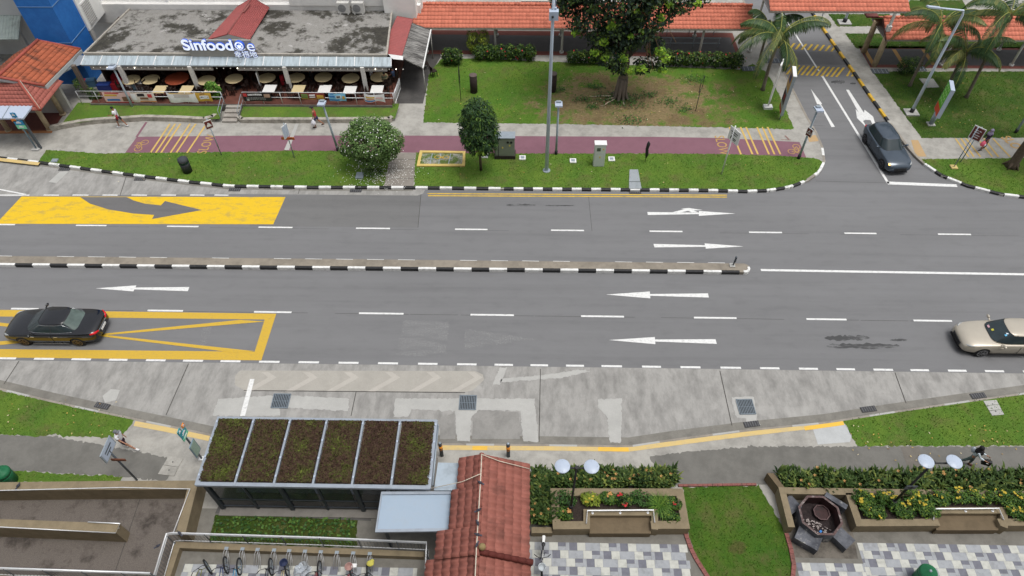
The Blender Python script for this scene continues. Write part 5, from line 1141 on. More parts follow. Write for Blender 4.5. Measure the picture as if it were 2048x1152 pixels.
for k in range(5): a = k*1.3; mb.tube([b+Vector((math.cos(a)*.15, math.sin(a)*.15, .4)), b+Vector((math.cos(a)*.55, math.sin(a)*.5, 0))], [.12, .04], 6)
mb.build('trunk', BARKD, o); foliage('crown', o, [((b.x+2.4, b.y+.5, 8.2), (2.4, 2.4, 1.3)), ((b.x+3.8, b.y-.5, 8.8), (2.2, 2.2, 1.2))], 5000, .3, .15, LF_DARK)
# ================================================================== STREET FURNITURE (north side)
BASEB = mm('black_base', (.02, .02, .022), .2)
POLE = mat('grey_pole', C(150, 162, 170), .06, 5, .5); POLEL = mat('pale_pole', C(196, 208, 222), .04, 5, .45); DPOLE = mat('dark_grey_pole', C(80, 86, 92), .1, 5, .5, .2)
def lamp(label, px, py, row, lean=0):
    b = G(px, py, LZ); h = HT(px, py, LZ, row); o = thing('street_lamp', label, 'street lamp', tuple(b), group='short lamp posts with flat square heads')
    mb = MB(); mb.tube([b+Vector((0, 0, .05)), b+Vector((lean*.4, 0, h*.4)), b+Vector((lean, 0, h))], [.085, .07, .06], 10); mb.build('pole', POLE, o)
    mb = MB(); mb.cyl((b.x, b.y, LZ-.02), .105, .32, 12); mb.build('base', BASEB, o)
    t_ = b+Vector((lean, 0, h)); mb = MB(); mb.box(t_+Vector((0, -.12, .02)), (.46, .62, .1), rot=Euler((R(-8), 0, 0))); hd = mb.build('lamp_head', LAMPW, o)
    mb = MB(); mb.box(t_+Vector((0, .06, .11)), (.3, .22, .05), rot=Euler((R(-8), 0, 0))); mb.build('driver_box', GALV, hd)
lamp('short lamp post on the lawn in front of the leftmost banners', 270, 223, 137); lamp('short lamp post standing against the white flowering bush', 676, 301, 209, -.25)
lamp('short lamp post beside the tall street light pole', 1112, 308, 211); lamp('short lamp post at the corner carrying a small brown sign', 1597, 317, 221)
b = G(1597, 317, LZ); o = thing('path_sign', 'small brown diamond sign fixed to the corner lamp post', 'sign', (b.x, b.y-.1, 2.3)); BRN = mat('brown_sign', C(104, 44, 40), .08, 5, .55)
def plate(parent, c, w, h, ang, m, border=WHT, th=.03, name='plate'):
    """upright sign plate, its face turned by ang from facing the road"""
    M = Matrix.Rotation(ang, 3, 'Z'); mb = MB(); mb.box(c, (w, th, h), ang); p = mb.build(name, border, parent)
    mb = MB(); f = Vector(c)+M @ Vector((0, -th/2-.004, 0)); mb.box(f, (w*.88, .006, h*.88), ang); mb.build('face', m, p)
    return p, M, Vector(c)
def glyphs(parent, c, M, th, items, m, name='symbol'):
    mb = MB()
    for (x, z, w, h, r) in items:
        p = Vector(c)+M @ Vector((x, -th/2-.012, z)); mb.box(p, (w, .006, h), rot=(M @ Matrix.Rotation(r, 3, 'Y')))
    mb.build(name, m, parent)
p, M, cc = plate(o, (b.x-.02, b.y-.12, 2.35), .42, .6, R(-55), BRN); glyphs(p, cc, M, .03, [(-.06, .02, .04, .3, .5), (.06, .02, .04, .3, -.5), (0, -.1, .24, .04, 0)], WHT)
p, M, cc = plate(o, (b.x+.1, b.y+.02, 2.3), .36, .6, R(125), DPOLE, DPOLE)
# tall street light with a white box
b = G(1093, 341, LZ); h = HT(1093, 341, LZ, 32)
o = thing('street_light', 'tall pale grey tapering street light pole with a white equipment box, near the lawn', 'street light', tuple(b))
mb = MB(); mb.tube([b+Vector((0, 0, -.05)), b+Vector((0, 0, h)), b+Vector((0, 0, h+1.9))], [.125, .085, .075], 8); mb.build('pole', POLEL, o)
mb = MB(); mb.cyl((b.x, b.y, LZ-.02), .25, .06, 12); mb.build('base', GALV, o)
mb = MB(); mb.box((b.x+.04, b.y-.1, h+.12), (.5, .36, .5)); bx = mb.build('equipment_box', LAMPW, o); mb = MB(); mb.ball((b.x-.02, b.y-.3, h+.1), .07, 10, 6); mb.build('camera', BLK, bx)
mb = MB(); mb.tube([b+Vector((.12, 0, h+.4)), b+Vector((.1, 0, h+1.7))], .03, 6); mb.cyl((b.x+.12, b.y, h+.4), .07, .1, 8); mb.build('antenna', LAMPW, o)
mb = MB(); mb.tube([b+Vector((0, 0, h+1.9)), b+Vector((0, -.3, h+2.3)), b+Vector((0, -1.8, h+2.6))], .05, 8); mb.box(b+Vector((0, -2.1, h+2.62)), (.3, .8, .12)); mb.build('lamp_arm', POLEL, o)
b = G(1822, 226, LZ); h = HT(1822, 226, LZ, 40); o = thing('street_light', 'tall street light with a long curved arm on the right lawn', 'street light', tuple(b)); tp = Vector(px_at(1905, 30, b.y)); tp.x = b.x+.05
mb = MB(); e1, e2 = Vector(px_at(1880, 16, b.y-.6)), Vector(px_at(1858, 13, b.y-.9)); mb.tube([b+Vector((0, 0, .1)), Vector((b.x, b.y, tp.z*.6)), tp, tp+Vector((-.15, -.1, .35)), e1], [.12, .09, .07, .06, .05], 8); mb.build('pole', POLEL, o)
mb = MB(); mb.bar(e1, e2+Vector((-.1, 0, 0)), .22, .09); mb.build('lamp_head', LAMPW, o); mb = MB(); mb.cyl((b.x, b.y, LZ), .15, .38, 10); mb.build('collar', BASEB, o); mb = MB(); mb.box((b.x, b.y, LZ+.04), (.9, .8, .12)); mb.build('footing', NEWC, o)
b = G(1688, 46, LZ); o = thing('street_light', 'pale pole on a concrete footing behind the high crossing walkway', 'street light', tuple(b)); mb = MB(); mb.tube([b, b+Vector((0, 0, 8))], [.11, .07], 8); mb.tube([b+Vector((0, 0, 8)), b+Vector((.3, .1, 8.4)), b+Vector((1.6, .3, 8.6))], .05, 6); mb.build('pole', POLEL, o); mb = MB(); mb.cyl((b.x, b.y, LZ), .17, .4, 10); mb.build('collar', BASEB, o); mb = MB(); mb.box((b.x, b.y, LZ+.05), (1, .8, .14)); mb.build('footing', NEWC, o)
b = G(2031, 265, LZ); o = thing('street_lamp', 'grey pole with a black foot at the right edge of the right lawn', 'street lamp', tuple(b)); mb = MB(); mb.tube([b, b+Vector((0, 0, 3.6))], [.085, .06], 8); mb.build('pole', POLE, o); mb = MB(); mb.cyl((b.x, b.y, LZ-.02), .11, .3, 10); mb.build('base', BASEB, o); mb = MB(); mb.box(b+Vector((0, -.1, 3.62)), (.46, .6, .1)); mb.build('lamp_head', LAMPW, o)
# path signs
b = G(443, 310, LZ); h = HT(443, 310, LZ, 240); o = thing('path_sign', 'small brown warning sign on a thin pole in the left verge', 'sign', tuple(b)); mb = MB(); mb.tube([b+Vector((0, 0, -.05)), b+Vector((0, 0, h))], .035, 8); mb.build('pole', POLE, o)
p, M, cc = plate(o, (b.x, b.y-.05, h-.32), .5, .62, R(38), BRN); glyphs(p, cc, M, .03, [(-.07, 0, .07, .3, .5), (.07, 0, .07, .3, -.5), (0, -.11, .3, .06, 0), (0, -.02, .12, .14, 0)], WHT)
b = G(589, 316, LZ); h = HT(589, 316, LZ, 250); o = thing('direction_sign', 'narrow white sign on a thin pole with a small orange arrow plate', 'sign', tuple(b)); mb = MB(); mb.tube([b+Vector((0, 0, -.05)), b+Vector((0, 0, h))], .035, 8); mb.build('pole', POLE, o); plate(o, (b.x-.03, b.y-.05, h-.45), .55, .95, R(66), LAMPW)
mb = MB(); mb.box((b.x, b.y-.08, h-1.0), (.85, .03, .2)); f = mb.build('arrow_plate', mat('orange_brown_plate', C(180, 96, 48), .1), o); glyphs(f, (b.x, b.y-.08, h-1.0), Matrix.Identity(3), .03, [(-.2, 0, .1, .05, 0), (.2, 0, .16, .05, 0)], BRN)
b = G(1443, 348, LZ); h = HT(1443, 348, LZ, 256); o = thing('direction_sign', 'white sign board on a white pole in the verge beside the slow marking', 'sign', tuple(b)); mb = MB(); mb.tube([b+Vector((0, 0, -.05)), b+Vector((0, 0, h))], .045, 8); mb.build('pole', WHT, o)
p, M, cc = plate(o, (b.x+.06, b.y-.1, h-.5), .95, .95, R(-62), WHT); glyphs(p, cc, M, .03, [(0, .2, .6, .06, 0), (.0, .06, .5, .05, 0), (-.2, -.2, .08, .25, .3), (.1, -.2, .3, .06, 0), (.1, -.3, .24, .05, 0)], BLK, 'faint_lettering')
b = G(1535, 216, LZ); d = Vector((b.x, b.y, 0)).normalized(); an = math.atan2(d.y, d.x); o = thing('pylon_sign', 'tall thin white pylon sign seen edge-on between the palm and the billboard', 'sign', tuple(b)); h = HT(1535, 216, LZ, 118)
mb = MB(); mb.box((b.x, b.y, 2.55), (1.0, .1, 2.6), an-.06); mb.build('panel', WHT, o); mb = MB(); mb.cyl((b.x, b.y, LZ), .07, 1.2, 8); mb.tube([(b.x, b.y, 3.8), (b.x, b.y, h)], .04, 6); mb.build('pole', WHT, o); mb = MB(); mb.box((b.x, b.y, LZ+.08), (.6, .45, .2)); mb.build('footing', WHT, o)
b = G(1560, 240, LZ); o = thing('billboard', 'tall grey billboard with photo panels, seen obliquely at the lawn corner', 'billboard', tuple(b)); an = math.atan2(b.y, b.x)+R(13); M = Matrix.Rotation(an-math.pi/2, 3, 'Z'); L_ = 1.25
cc = Vector((b.x+.05, b.y+.45, 2.15)); mb = MB(); mb.box(cc, (L_, .2, 3.1), an); mb.build('frame', GALV, o); mb = MB(); mb.box(cc+Vector((0, 0, 1.56)), (L_+.02, .24, .06), an); mb.build('cap', WHT, o)
nv = Matrix.Rotation(an, 3, 'Z') @ Vector((0, 1, 0)); uv = Matrix.Rotation(an, 3, 'Z') @ Vector((1, 0, 0))
for z, hh, m in ((2.95, 1.2, mm('poster_ochre', C(180, 145, 95), .1)), (1.6, 1.2, mm('poster_grey', C(170, 168, 165), .05)), (.8, .3, mm('poster_red', C(170, 90, 60), .1))): mb = MB(); mb.box(cc+nv*.108+Vector((0, 0, z-2.15)), (L_*.9, .012, hh), an); mb.build('poster', m, o)
for z, hh, w, m in ((3.2, .5, .45, mm('poster_navy', C(60, 66, 110), .2)), (1.75, .85, .8, mm('poster_dark', C(70, 52, 56), .2)), (1.8, .4, .4, rd)): mb = MB(); mb.box(cc+nv*.118+Vector((0, 0, z-2.15)), (L_*w, .012, hh), an); mb.build('poster_picture', m, o)
for dx, dy in ((-.02, .05), (.2, .9)): mb = MB(); mb.cyl((b.x+dx, b.y+dy, LZ-.02), .05, 1.2, 8); mb.build('leg', GALV, o)
b = G(1861, 249, LZ); o = thing('billboard', 'green and red signboard with pale dots on a short grey post', 'billboard', tuple(b)); an = R(74); cc = Vector((b.x+.05, b.y+.05, 2.15)); nv = Matrix.Rotation(an, 3, 'Z') @ Vector((0, 1, 0))
mb = MB(); mb.box(cc, (1.25, .26, 2.2), an); mb.build('frame', LAMPW, o); mb = MB(); mb.box(cc+nv*.137+Vector((0, 0, .3)), (1.13, .012, 1.5), an); gp = mb.build('green_panel', mat('bright_green_panel', C(92, 176, 40), .1, 4, .5), o); mb = MB(); mb.box(cc+nv*.137+Vector((0, 0, -.75)), (1.13, .012, .6), an); mb.build('red_panel', mat('bright_red_panel', C(206, 76, 52), .08, 4, .5), o)
mb = MB(); uv = Matrix.Rotation(an, 3, 'Z') @ Vector((1, 0, 0))
for i in range(3):
    for j in range(4): mb.lathe(cc+nv*.143+uv*(-.32+i*.32)+Vector((0, 0, -.1+j*.33)), [(.1, -.004), (.1, .004)], 10, (Matrix.Rotation(an, 3, 'Z') @ Matrix.Rotation(R(90), 3, 'X')))
mb.build('pale_dots', mm('pale_green', C(170, 215, 140), .1), gp); mb = MB(); mb.cyl((b.x, b.y, LZ), .16, 1.0, 12); mb.build('post', GALV, o); mb = MB(); mb.box((b.x, b.y, LZ+.03), (.5, .45, .1)); mb.build('footing', NEWC, o)
b = G(1907, 335, LZ); b2 = G(1921, 324, LZ); o = thing('path_sign', 'brown sign with white border on two thin posts beside the right path', 'sign', tuple(b)); h = HT(1907, 335, LZ, 256)
for q, hh in ((b, h-.1), (b2, h-.5)): mb = MB(); mb.tube([q, q+Vector((0, 0, hh))], .033, 8); mb.build('post', POLE, o)
mb = MB(); mb.box((b.x, b.y, LZ+.03), (.42, .38, .1)); mb.build('footing', mm('sandy_footing', C(190, 170, 110), .1), o)
p, M, cc = plate(o, (b.x+.16, b.y-.02, h-.42), .72, .95, R(-48), BRN); glyphs(p, cc, M, .03, [(-.1, .22, .2, .05, 0), (.12, .22, .12, .05, 0), (-.05, .08, .3, .05, 0), (.0, -.1, .4, .04, 0), (0, -.25, .34, .05, 0)], WHT, 'lettering')
mb = MB(); mb.box((b2.x-.05, b2.y-.05, h-.9), (.08, .06, .7), R(-48)); mb.build('bracket', POLE, o)
b = G(1640, 45, LZ); o = thing('speed_sign', 'round white sign with a red rim under the high crossing walkway', 'sign', tuple(b)); mb = MB(); mb.cyl((b.x, b.y, LZ), .035, 2.6, 8); mb.build('pole', POLE, o); mb = MB(); mb.lathe((b.x-.1, b.y-.06, 2.5), [(.36, -.015), (.36, .015)], 22, Matrix.Rotation(R(90), 3, 'X')); f = mb.build('rim', rd, o); mb = MB(); mb.lathe((b.x-.1, b.y-.08, 2.5), [(.27, -.012), (.27, .012)], 22, Matrix.Rotation(R(90), 3, 'X')); mb.build('face', WHT, f)
for px, py, row, w in ((922, 203, 140, 'thin black sign pole in the left part of the lawn'), (1391, 222, 160, 'thin black pole with an empty rectangular frame right of the tree')):
    b = G(px, py, LZ); h = HT(px, py, LZ, row); o = thing('sign_frame', w, 'sign', tuple(b)); mb = MB(); mb.tube([b, b+Vector((0, 0, h-.9 if px > 1000 else h))], .025, 6); mb.build('pole', BLK, o); mb = MB()
    an = R(62) if px > 1000 else R(92); u = Vector((math.cos(an), math.sin(an), 0))*.35; z0, z1 = h-.95, h
    mb.tube([b+u+Vector((0, 0, z0)), b+u+Vector((0, 0, z1)), b-u+Vector((0, 0, z1)), b-u+Vector((0, 0, z0)), b+u+Vector((0, 0, z0))], .022, 6); mb.build('frame', BLK, o)
for px, py, row, w in ((948, 184, 150, 'left of the tall street light'), (1105, 182, 147, 'half hidden behind the tall street light')):
    b = G(px, py, LZ); h = HT(px, py, LZ, row)-LZ; o = thing('dark_bollard', f'thick dark brown cylindrical stump on the lawn {w}', 'stump', tuple(b), group='dark cylindrical stumps on the lawn'); mb = MB(); mb.lathe(b, [(.27, -.05), (.27, h*.5), (.275, h-.04)], 20); mb.build('shell', mat('charred_brown', C(50, 40, 38), .25, 5, .85, bump=.2), o) if 'charred' not in MT else mb.build('shell', MT['charred'], o); mb = MB(); mb.cyl((b.x, b.y, b.z+h-.045), .28, .06, 20); mb.build('cap', mm('stump_cap', C(92, 80, 76), .15), o)
# cabinets, covers, frame, bins
b = G(1010, 318, LZ); o = thing('electrical_cabinet', 'grey green electrical cabinet with two round vents on a dark plinth', 'cabinet', tuple(b)); CAB = mat('cabinet_grey_green', C(132, 138, 126), .05, 3, .55, dirt=.15); w, d, h = 1.28, .62, 1.42
mb = MB(); mb.box((b.x, b.y+d/2, LZ+.12), (w+.12, d+.1, .28)); mb.build('plinth', mm('dark_plinth', C(50, 44, 40), .2), o); mb = MB(); mb.box((b.x, b.y+d/2, LZ+.26+h/2), (w, d, h)); cb = mb.build('body', CAB, o); mb = MB(); mb.box((b.x, b.y+d/2, LZ+.26+h+.03), (w+.08, d+.1, .06)); mb.build('lid', GALV, o)
for x, ww in ((-.53, .16), (-.18, .44), (.34, .52)): mb = MB(); mb.box((b.x+x, b.y-.008, LZ+.26+h/2), (ww, .02, h*.94)); mb.build('door', CAB, cb)
mb = MB(); mb.box((b.x-.43, b.y-.02, LZ+.26+h/2), (.03, .02, h)); mb.build('dark_seam', BLK, cb)
for x in (.2, .42): mb = MB(); mb.lathe((b.x+x, b.y-.02, LZ+1.38), [(.085, -.02), (.085, .02)], 16, Matrix.Rotation(R(90), 3, 'X')); mb.build('vent', BLK, cb)
for x, z in ((-.15, .95), (.32, 1.12)): mb = MB(); mb.box((b.x+x, b.y-.022, LZ+z), (.09, .012, .12)); mb.build('warning_label', mm('warning_yellow', C(210, 190, 90), .1), cb)
b = G(1197, 333, LZ); o = thing('electrical_cabinet', 'narrow white electrical cabinet standing alone on the verge', 'cabinet', tuple(b)); CW = mat('cabinet_white', C(196, 202, 196), .04, 3, .5, dirt=.15); w, d, h = .72, .4, 1.75; mb = MB(); mb.box((b.x, b.y+d/2, LZ+h/2-.02), (w, d, h)); cb = mb.build('body', CW, o); mb = MB(); mb.box((b.x, b.y+d/2, LZ+h+.01), (w+.06, d+.06, .06)); mb.build('lid', WHT, o)
for z, hh in ((.5, .95), (1.35, .68)): mb = MB(); mb.box((b.x, b.y-.008, LZ+z), (w*.92, .02, hh)); mb.build('door', CW, cb)
mb = MB(); mb.box((b.x-.1, b.y-.02, LZ+1.4), (.24, .02, .26)); mb.build('meter_window', mm('meter_glass', C(84, 96, 84), .1, 3, .2), cb)
for z in (1.42, .78): mb = MB(); mb.box((b.x+.02+(.18 if z > 1 else .0), b.y-.022, LZ+z), (.08, .012, .12)); mb.build('warning_label', MT['warning_yellow'], cb)
def cover(px, py, w, d, m, label, name='service_cover', inner=None, rz=0, z=LZ, group='small square service covers in the verge'):
    b = G(px, py, z); o = thing(name, label, 'cover', tuple(b), rz, group=group); mb = MB(); mb.box((b.x, b.y, z+.03), (w, d, .1), rz); mb.build('surround', m, o); mb = MB(); mb.box((b.x, b.y, z+.075), (w*.6, d*.6, .02), rz); mb.build('lid', inner or GALV, o)
for px, py, w in ((970, 312.5, 'behind the trunk of the small oval tree'), (1045, 316.5, 'right of the grey cabinet'), (1146, 322.5, 'between the lamp post and the white cabinet'), (1223, 319, 'right of the white cabinet')): cover(px, py, .42, .42, WHT, f'white framed square service cover {w}')
cover(110, 322, .4, .3, GALV, 'small grey cover in the left tip of the verge')
b = G(883, 320, LZ); o = thing('drain_grating', 'overgrown drain grating in a yellow painted frame with a yellow spray mark', 'drain cover', tuple(b)); Q = GP([(840, 303), (931, 304.5), (930, 334), (833.5, 334)], LZ); Qi = GP([(845, 307), (926, 308), (924.5, 330), (840, 330)], LZ); YF_ = mat('yellow_frame', C(204, 178, 106), .1, 4, .7, dirt=.25, dscale=2)
mb = MB()
for i in range(4): j = (i+1) % 4; P4 = [Q[i], Q[j], Qi[j], Qi[i]]; mb.prism([(p.x, p.y) for p in P4], LZ, LZ+.1)
mb.build('frame', YF_, o); mb = MB(); mb.sheet(Qi, LZ+.03)
t = NT('weedy_grating'); col = t.mix(t.fr(t.noise(1.7, 6, .7), .42, .56), C(150, 148, 140), C(86, 104, 48)); t.bump(t.noise(20, 3), .6); mb.build('grating', t.done(col, .9), o)
mb = MB(); u = (Qi[1]-Qi[0]); v = (Qi[3]-Qi[0])
for k in (.25, .46, .7): mb.bar(Qi[0]+u*k+v*.02+Vector((0, 0, .05)), Qi[0]+u*(k-.012)+v*.98+Vector((0, 0, .05)), .05, .03)
mb.bar(Qi[0]+u*.15+v*.5+Vector((0, 0, .045)), Qi[0]+u*.75+v*.5+Vector((0, 0, .045)), .04, .02); mb.build('bars', GALV, o)
mb = MB(); cc = Qi[0]+u*.5+v*.38
for s in (-1, 1): ring(mb, cc+Vector((s*.28, 0, .07)), .18, .05, Vector((1, 0, 0)), Vector((0, .75, 0)))
mb.bar(cc+Vector((-.1, -.12, .07)), cc+Vector((.12, .1, .07)), .05, .01); mb.bar(cc+Vector((-.1, .1, .07)), cc+Vector((.1, -.14, .07)), .05, .01); mb.build('spray_mark', YEL, o)
b = G(1270, 360, LZ); o = thing('drain_slab', 'pale blue grey concrete drain slab across the verge to the kerb', 'slab', tuple(b)); mb = MB()
for P4 in ([(1259, 340), (1276, 340), (1280, 364), (1258, 364)], [(1258, 365), (1280.5, 365), (1283, 378), (1258, 378)]): mb.prism([(p.x, p.y) for p in GP(P4, LZ)], LZ-.02, LZ+.05)
mb.build('slab', m_conc('blue_grey_concrete', C(150, 156, 160), .7, damt=.5), o)
for px, py, w in ((720, 352, 'small square cover under the flowering bush'),): cover(px, py, .5, .6, GALV, w)
b = G(376, 343, LZ); o = thing('litter_bin', 'tall black cylindrical litter bin in the left verge', 'bin', tuple(b)); BIN = mat('black_bin', C(40, 44, 46), .15, 5, .5)
mb = MB(); mb.lathe(b, [(.3, -.03), (.31, .5), (.31, .72)], 20); mb.build('body', BIN, o); mb = MB(); mb.lathe(b, [(.31, .86), (.33, .9), (.31, 1.06), (.16, 1.14), (.02, 1.15)], 20); mb.build('lid', mm('bin_lid', C(58, 62, 66), .1), o); mb = MB(); mb.lathe(b, [(.27, .7), (.27, .88)], 20); mb.build('opening', mm('bin_green_band', C(30, 70, 58), .15), o)
for a in (.6, 2.2, 3.8, 5.4): mb = MB(); mb.box((b.x+.3*math.cos(a), b.y+.3*math.sin(a), b.z+.79), (.04, .04, .2), a); mb.build('lid_support', BIN, o)
b = G(1290, 324, LZ); o = thing('folded_banner', 'narrow black furled banner on a thin stake at the edge of the verge', 'banner', tuple(b)); mb = MB(); mb.tube([b, b+Vector((0, 0, 1.7))], .02, 6); mb.build('stake', BLK, o); mb = MB(); mb.tube([b+Vector((.02, 0, .35)), b+Vector((.04, 0, .6)), b+Vector((-.02, 0, 1.1)), b+Vector((.03, 0, 1.5)), b+Vector((0, 0, 1.7))], [.04, .11, .1, .12, .02], 8); mb.build('cloth', BLK, o)
for px, py, w in ((1760, 143, 'left of the round bush'), (1835, 138, 'behind the round bush'), (1500, 138, 'beside the palm near the side road'), (1545, 122, 'on the pavement beside the hump')):
    b = G(px, py, LZ); o = thing('slate_grating', f'dark slate coloured drain cover {w}', 'drain cover', tuple(b), group='dark drain covers beside the covered walks'); mb = MB(); mb.box((b.x, b.y, LZ+.012), (1.25, .62, .05)); mb.build('cover', mm('slate_cover', C(84, 88, 94), .15), o); mb = MB(); [mb.box((b.x-.45+.3*i, b.y, LZ+.04), (.03, .56, .015)) for i in range(4)]; mb.build('ribs', GALV, o)
b = G(1836, 165, LZ); o = thing('concrete_slab', 'pale square concrete slab lying in the right lawn', 'slab', tuple(b)); mb = MB(); mb.prism([(p.x, p.y) for p in GP([(1838, 158), (1866, 158), (1878, 175), (1853, 176)], LZ)], LZ-.02, LZ+.04); mb.build('slab', NEWC, o)
# drain inlets of the far kerb and small kerb gratings
for px, py, w in ((130, 337, 'in the kerb near the left bay'), (281, 357, 'below the bin in the left bay'), (470, 378, 'where the left bay ends'), (712, 380, 'below the flowering bush'), (1270, 383, 'below the blue grey slab')):
    b = G(px, py, .01); o = thing('drain_inlet', f'small dark drain inlet {w}', 'drain', tuple(b), group='drain inlets along the north kerb'); mb = MB(); mb.box((b.x, b.y-.05, .012), (.75, .34, .02)); mb.build('frame', mm('inlet_iron', C(62, 62, 64), .2), o); mb = MB(); [mb.box((b.x-.28+.14*i, b.y-.05, .026), (.04, .3, .012)) for i in range(5)]; mb.build('bars', mm('inlet_iron2', C(92, 92, 94), .2), o)
b = G(1466, 531, .2); o = thing('median_post', 'short dark grey post with a plate at the rounded end of the median', 'bollard', tuple(b)); mb = MB(); mb.tube([b, b+Vector((.02, 0, .75))], .045, 8); mb.build('post', DPOLE, o); mb = MB(); mb.box(b+Vector((.02, -.02, .55)), (.05, .12, .4), .3); mb.build('plate', DPOLE, o); mb = MB(); mb.box(b+Vector((-.05, 0, .02)), (.3, .3, .06)); mb.build('foot', NEWC, o)
# bus shelter and bus stop pole at the far left
o = thing('bus_shelter', 'bus shelter with a flat white canopy beside the tiled pavilion', 'bus shelter', tuple(G(60, 290, LZ))); q0 = [G(-160, 212, 2.75), G(65, 211, 2.75), G(46, 236.5, 2.75), G(-160, 236, 2.75)]
mb = MB(); mb.slab(q0, .1); rf = mb.build('roof', LAMPW, o); mb = MB(); [mb.bar(q0[0].lerp(q0[1], k)+Vector((0, 0, .01)), q0[3].lerp(q0[2], k)+Vector((0, 0, .01)), .05, .03) for k in (.2, .4, .6, .8)]; mb.build('seams', GALV, rf)
for px, py in ((82, 297), (-60, 297)): b = G(px, py, LZ); mb = MB(); mb.box((b.x, b.y, 1.4), (.14, .14, 2.6)); mb.build('post', DPOLE, o)
bs = G(74, 299, LZ); o = thing('bus_stop_sign', 'bus stop pole with blue and green plates in front of the white canopy', 'sign', tuple(bs)); h = HT(74, 299, LZ, 229); BST = mat('stop_sign_blue', C(40, 132, 178), .08, 5, .5); GRP = mat('stop_sign_green', C(120, 205, 165), .08, 5, .5); ORP = mat('stop_sign_orange', C(220, 130, 50), .08, 5, .5); TEAL = mat('stop_sign_teal', C(52, 140, 150), .08, 5, .5)
def busstop(o, b, h, an=0):
    mb = MB(); mb.tube([b, b+Vector((0, 0, h))], .05, 8); mb.build('pole', mm('blue_grey_pole', C(112, 132, 146), .08, 5, .5), o)
    for dx, z, w, hh, m, nm in ((.02, h-.15, .34, .34, BST, 'bus_plate'), (-.2, h-.55, .3, .22, ORP, 'route_plate'), (.02, h-.75, .6, .32, BST, 'number_plate'), (.02, h-1.08, .6, .3, GRP, 'number_plate')):
        mb = MB(); mb.box(b+Vector((dx, -.06, z)), (w, .04, hh), an); p = mb.build(nm, m, o)
        if nm != 'route_plate': mb = MB(); mb.box(b+Vector((dx, -.088, z)), (w*.55, .008, hh*.22), an); mb.box(b+Vector((dx, -.088, z+hh*.25)), (w*.3, .008, hh*.18), an); mb.build('faint_lettering', WHT, p)
busstop(o, bs, h)
mb = MB(); mb.box(bs+Vector((-.02, 0, .06)), (.5, .4, .1)); mb.build('footing', NEWC, o)
# ================================================================== CARS
def evald(o):
    dg = bpy.context.evaluated_depsgraph_get(); dg.update(); me = bpy.data.meshes.new_from_object(o.evaluated_get(dg), depsgraph=dg); return me
GLASS = mat('car_glass', (.03, .042, .047), .15, 2, .06, spec=.35); RUB = mat('tyre_rubber', (.018, .018, .019), .2, 8, .85); CHROME = mat('chrome', (.68, .69, .7), .05, 6, .18, .9); PLAST = mat('black_trim', (.02, .02, .022), .2, 6, .5)
def loft(secs, name, m, parent, cuts=None, level=2):
    """closed body through cross sections (lists of 3d points, same count)"""
    n = len(secs[0]); mb = MB(); mb.smooth = True; mb.v = [tuple(p) for s in secs for p in s]
    for j in range(len(secs)-1):
        for i in range(n): i2 = (i+1) % n; mb.face([j*n+i, (j+1)*n+i, (j+1)*n+i2, j*n+i2])
    mb.face(list(range(n))); mb.face(list(range((len(secs)-1)*n, len(secs)*n))[::-1])
    o = mb.build(name, m, None); bm = bmesh.new(); bm.from_mesh(o.data); bmesh.ops.recalc_face_normals(bm, faces=bm.faces); bm.to_mesh(o.data); bm.free()
    if level: sm = o.modifiers.new('sub', 'SUBSURF'); sm.levels = level; sm.render_levels = level
    cutters = []
    for (c, r, w) in (cuts or []):
        cm = MB(); cm.lathe(c, [(r, -w), (r, w)], 28, Matrix.Rotation(R(90), 3, 'X')); co = cm.build('cutter', m, None)
        bm = bmesh.new(); bm.from_mesh(co.data); bmesh.ops.recalc_face_normals(bm, faces=bm.faces); bm.to_mesh(co.data); bm.free()
        bo = o.modifiers.new('cut', 'BOOLEAN'); bo.operation = 'DIFFERENCE'; bo.solver = 'EXACT'; bo.object = co; cutters.append(co)
    bpy.context.view_layer.update(); me = evald(o); old = o.data; o.modifiers.clear(); o.data = me; me.name = name; bpy.data.meshes.remove(old)
    for c in cutters: bpy.data.objects.remove(c)
    for p in o.data.polygons: p.use_smooth = True
    try: o.data.set_sharp_from_angle(angle=R(40))
    except Exception: pass
    o.parent = parent; return o
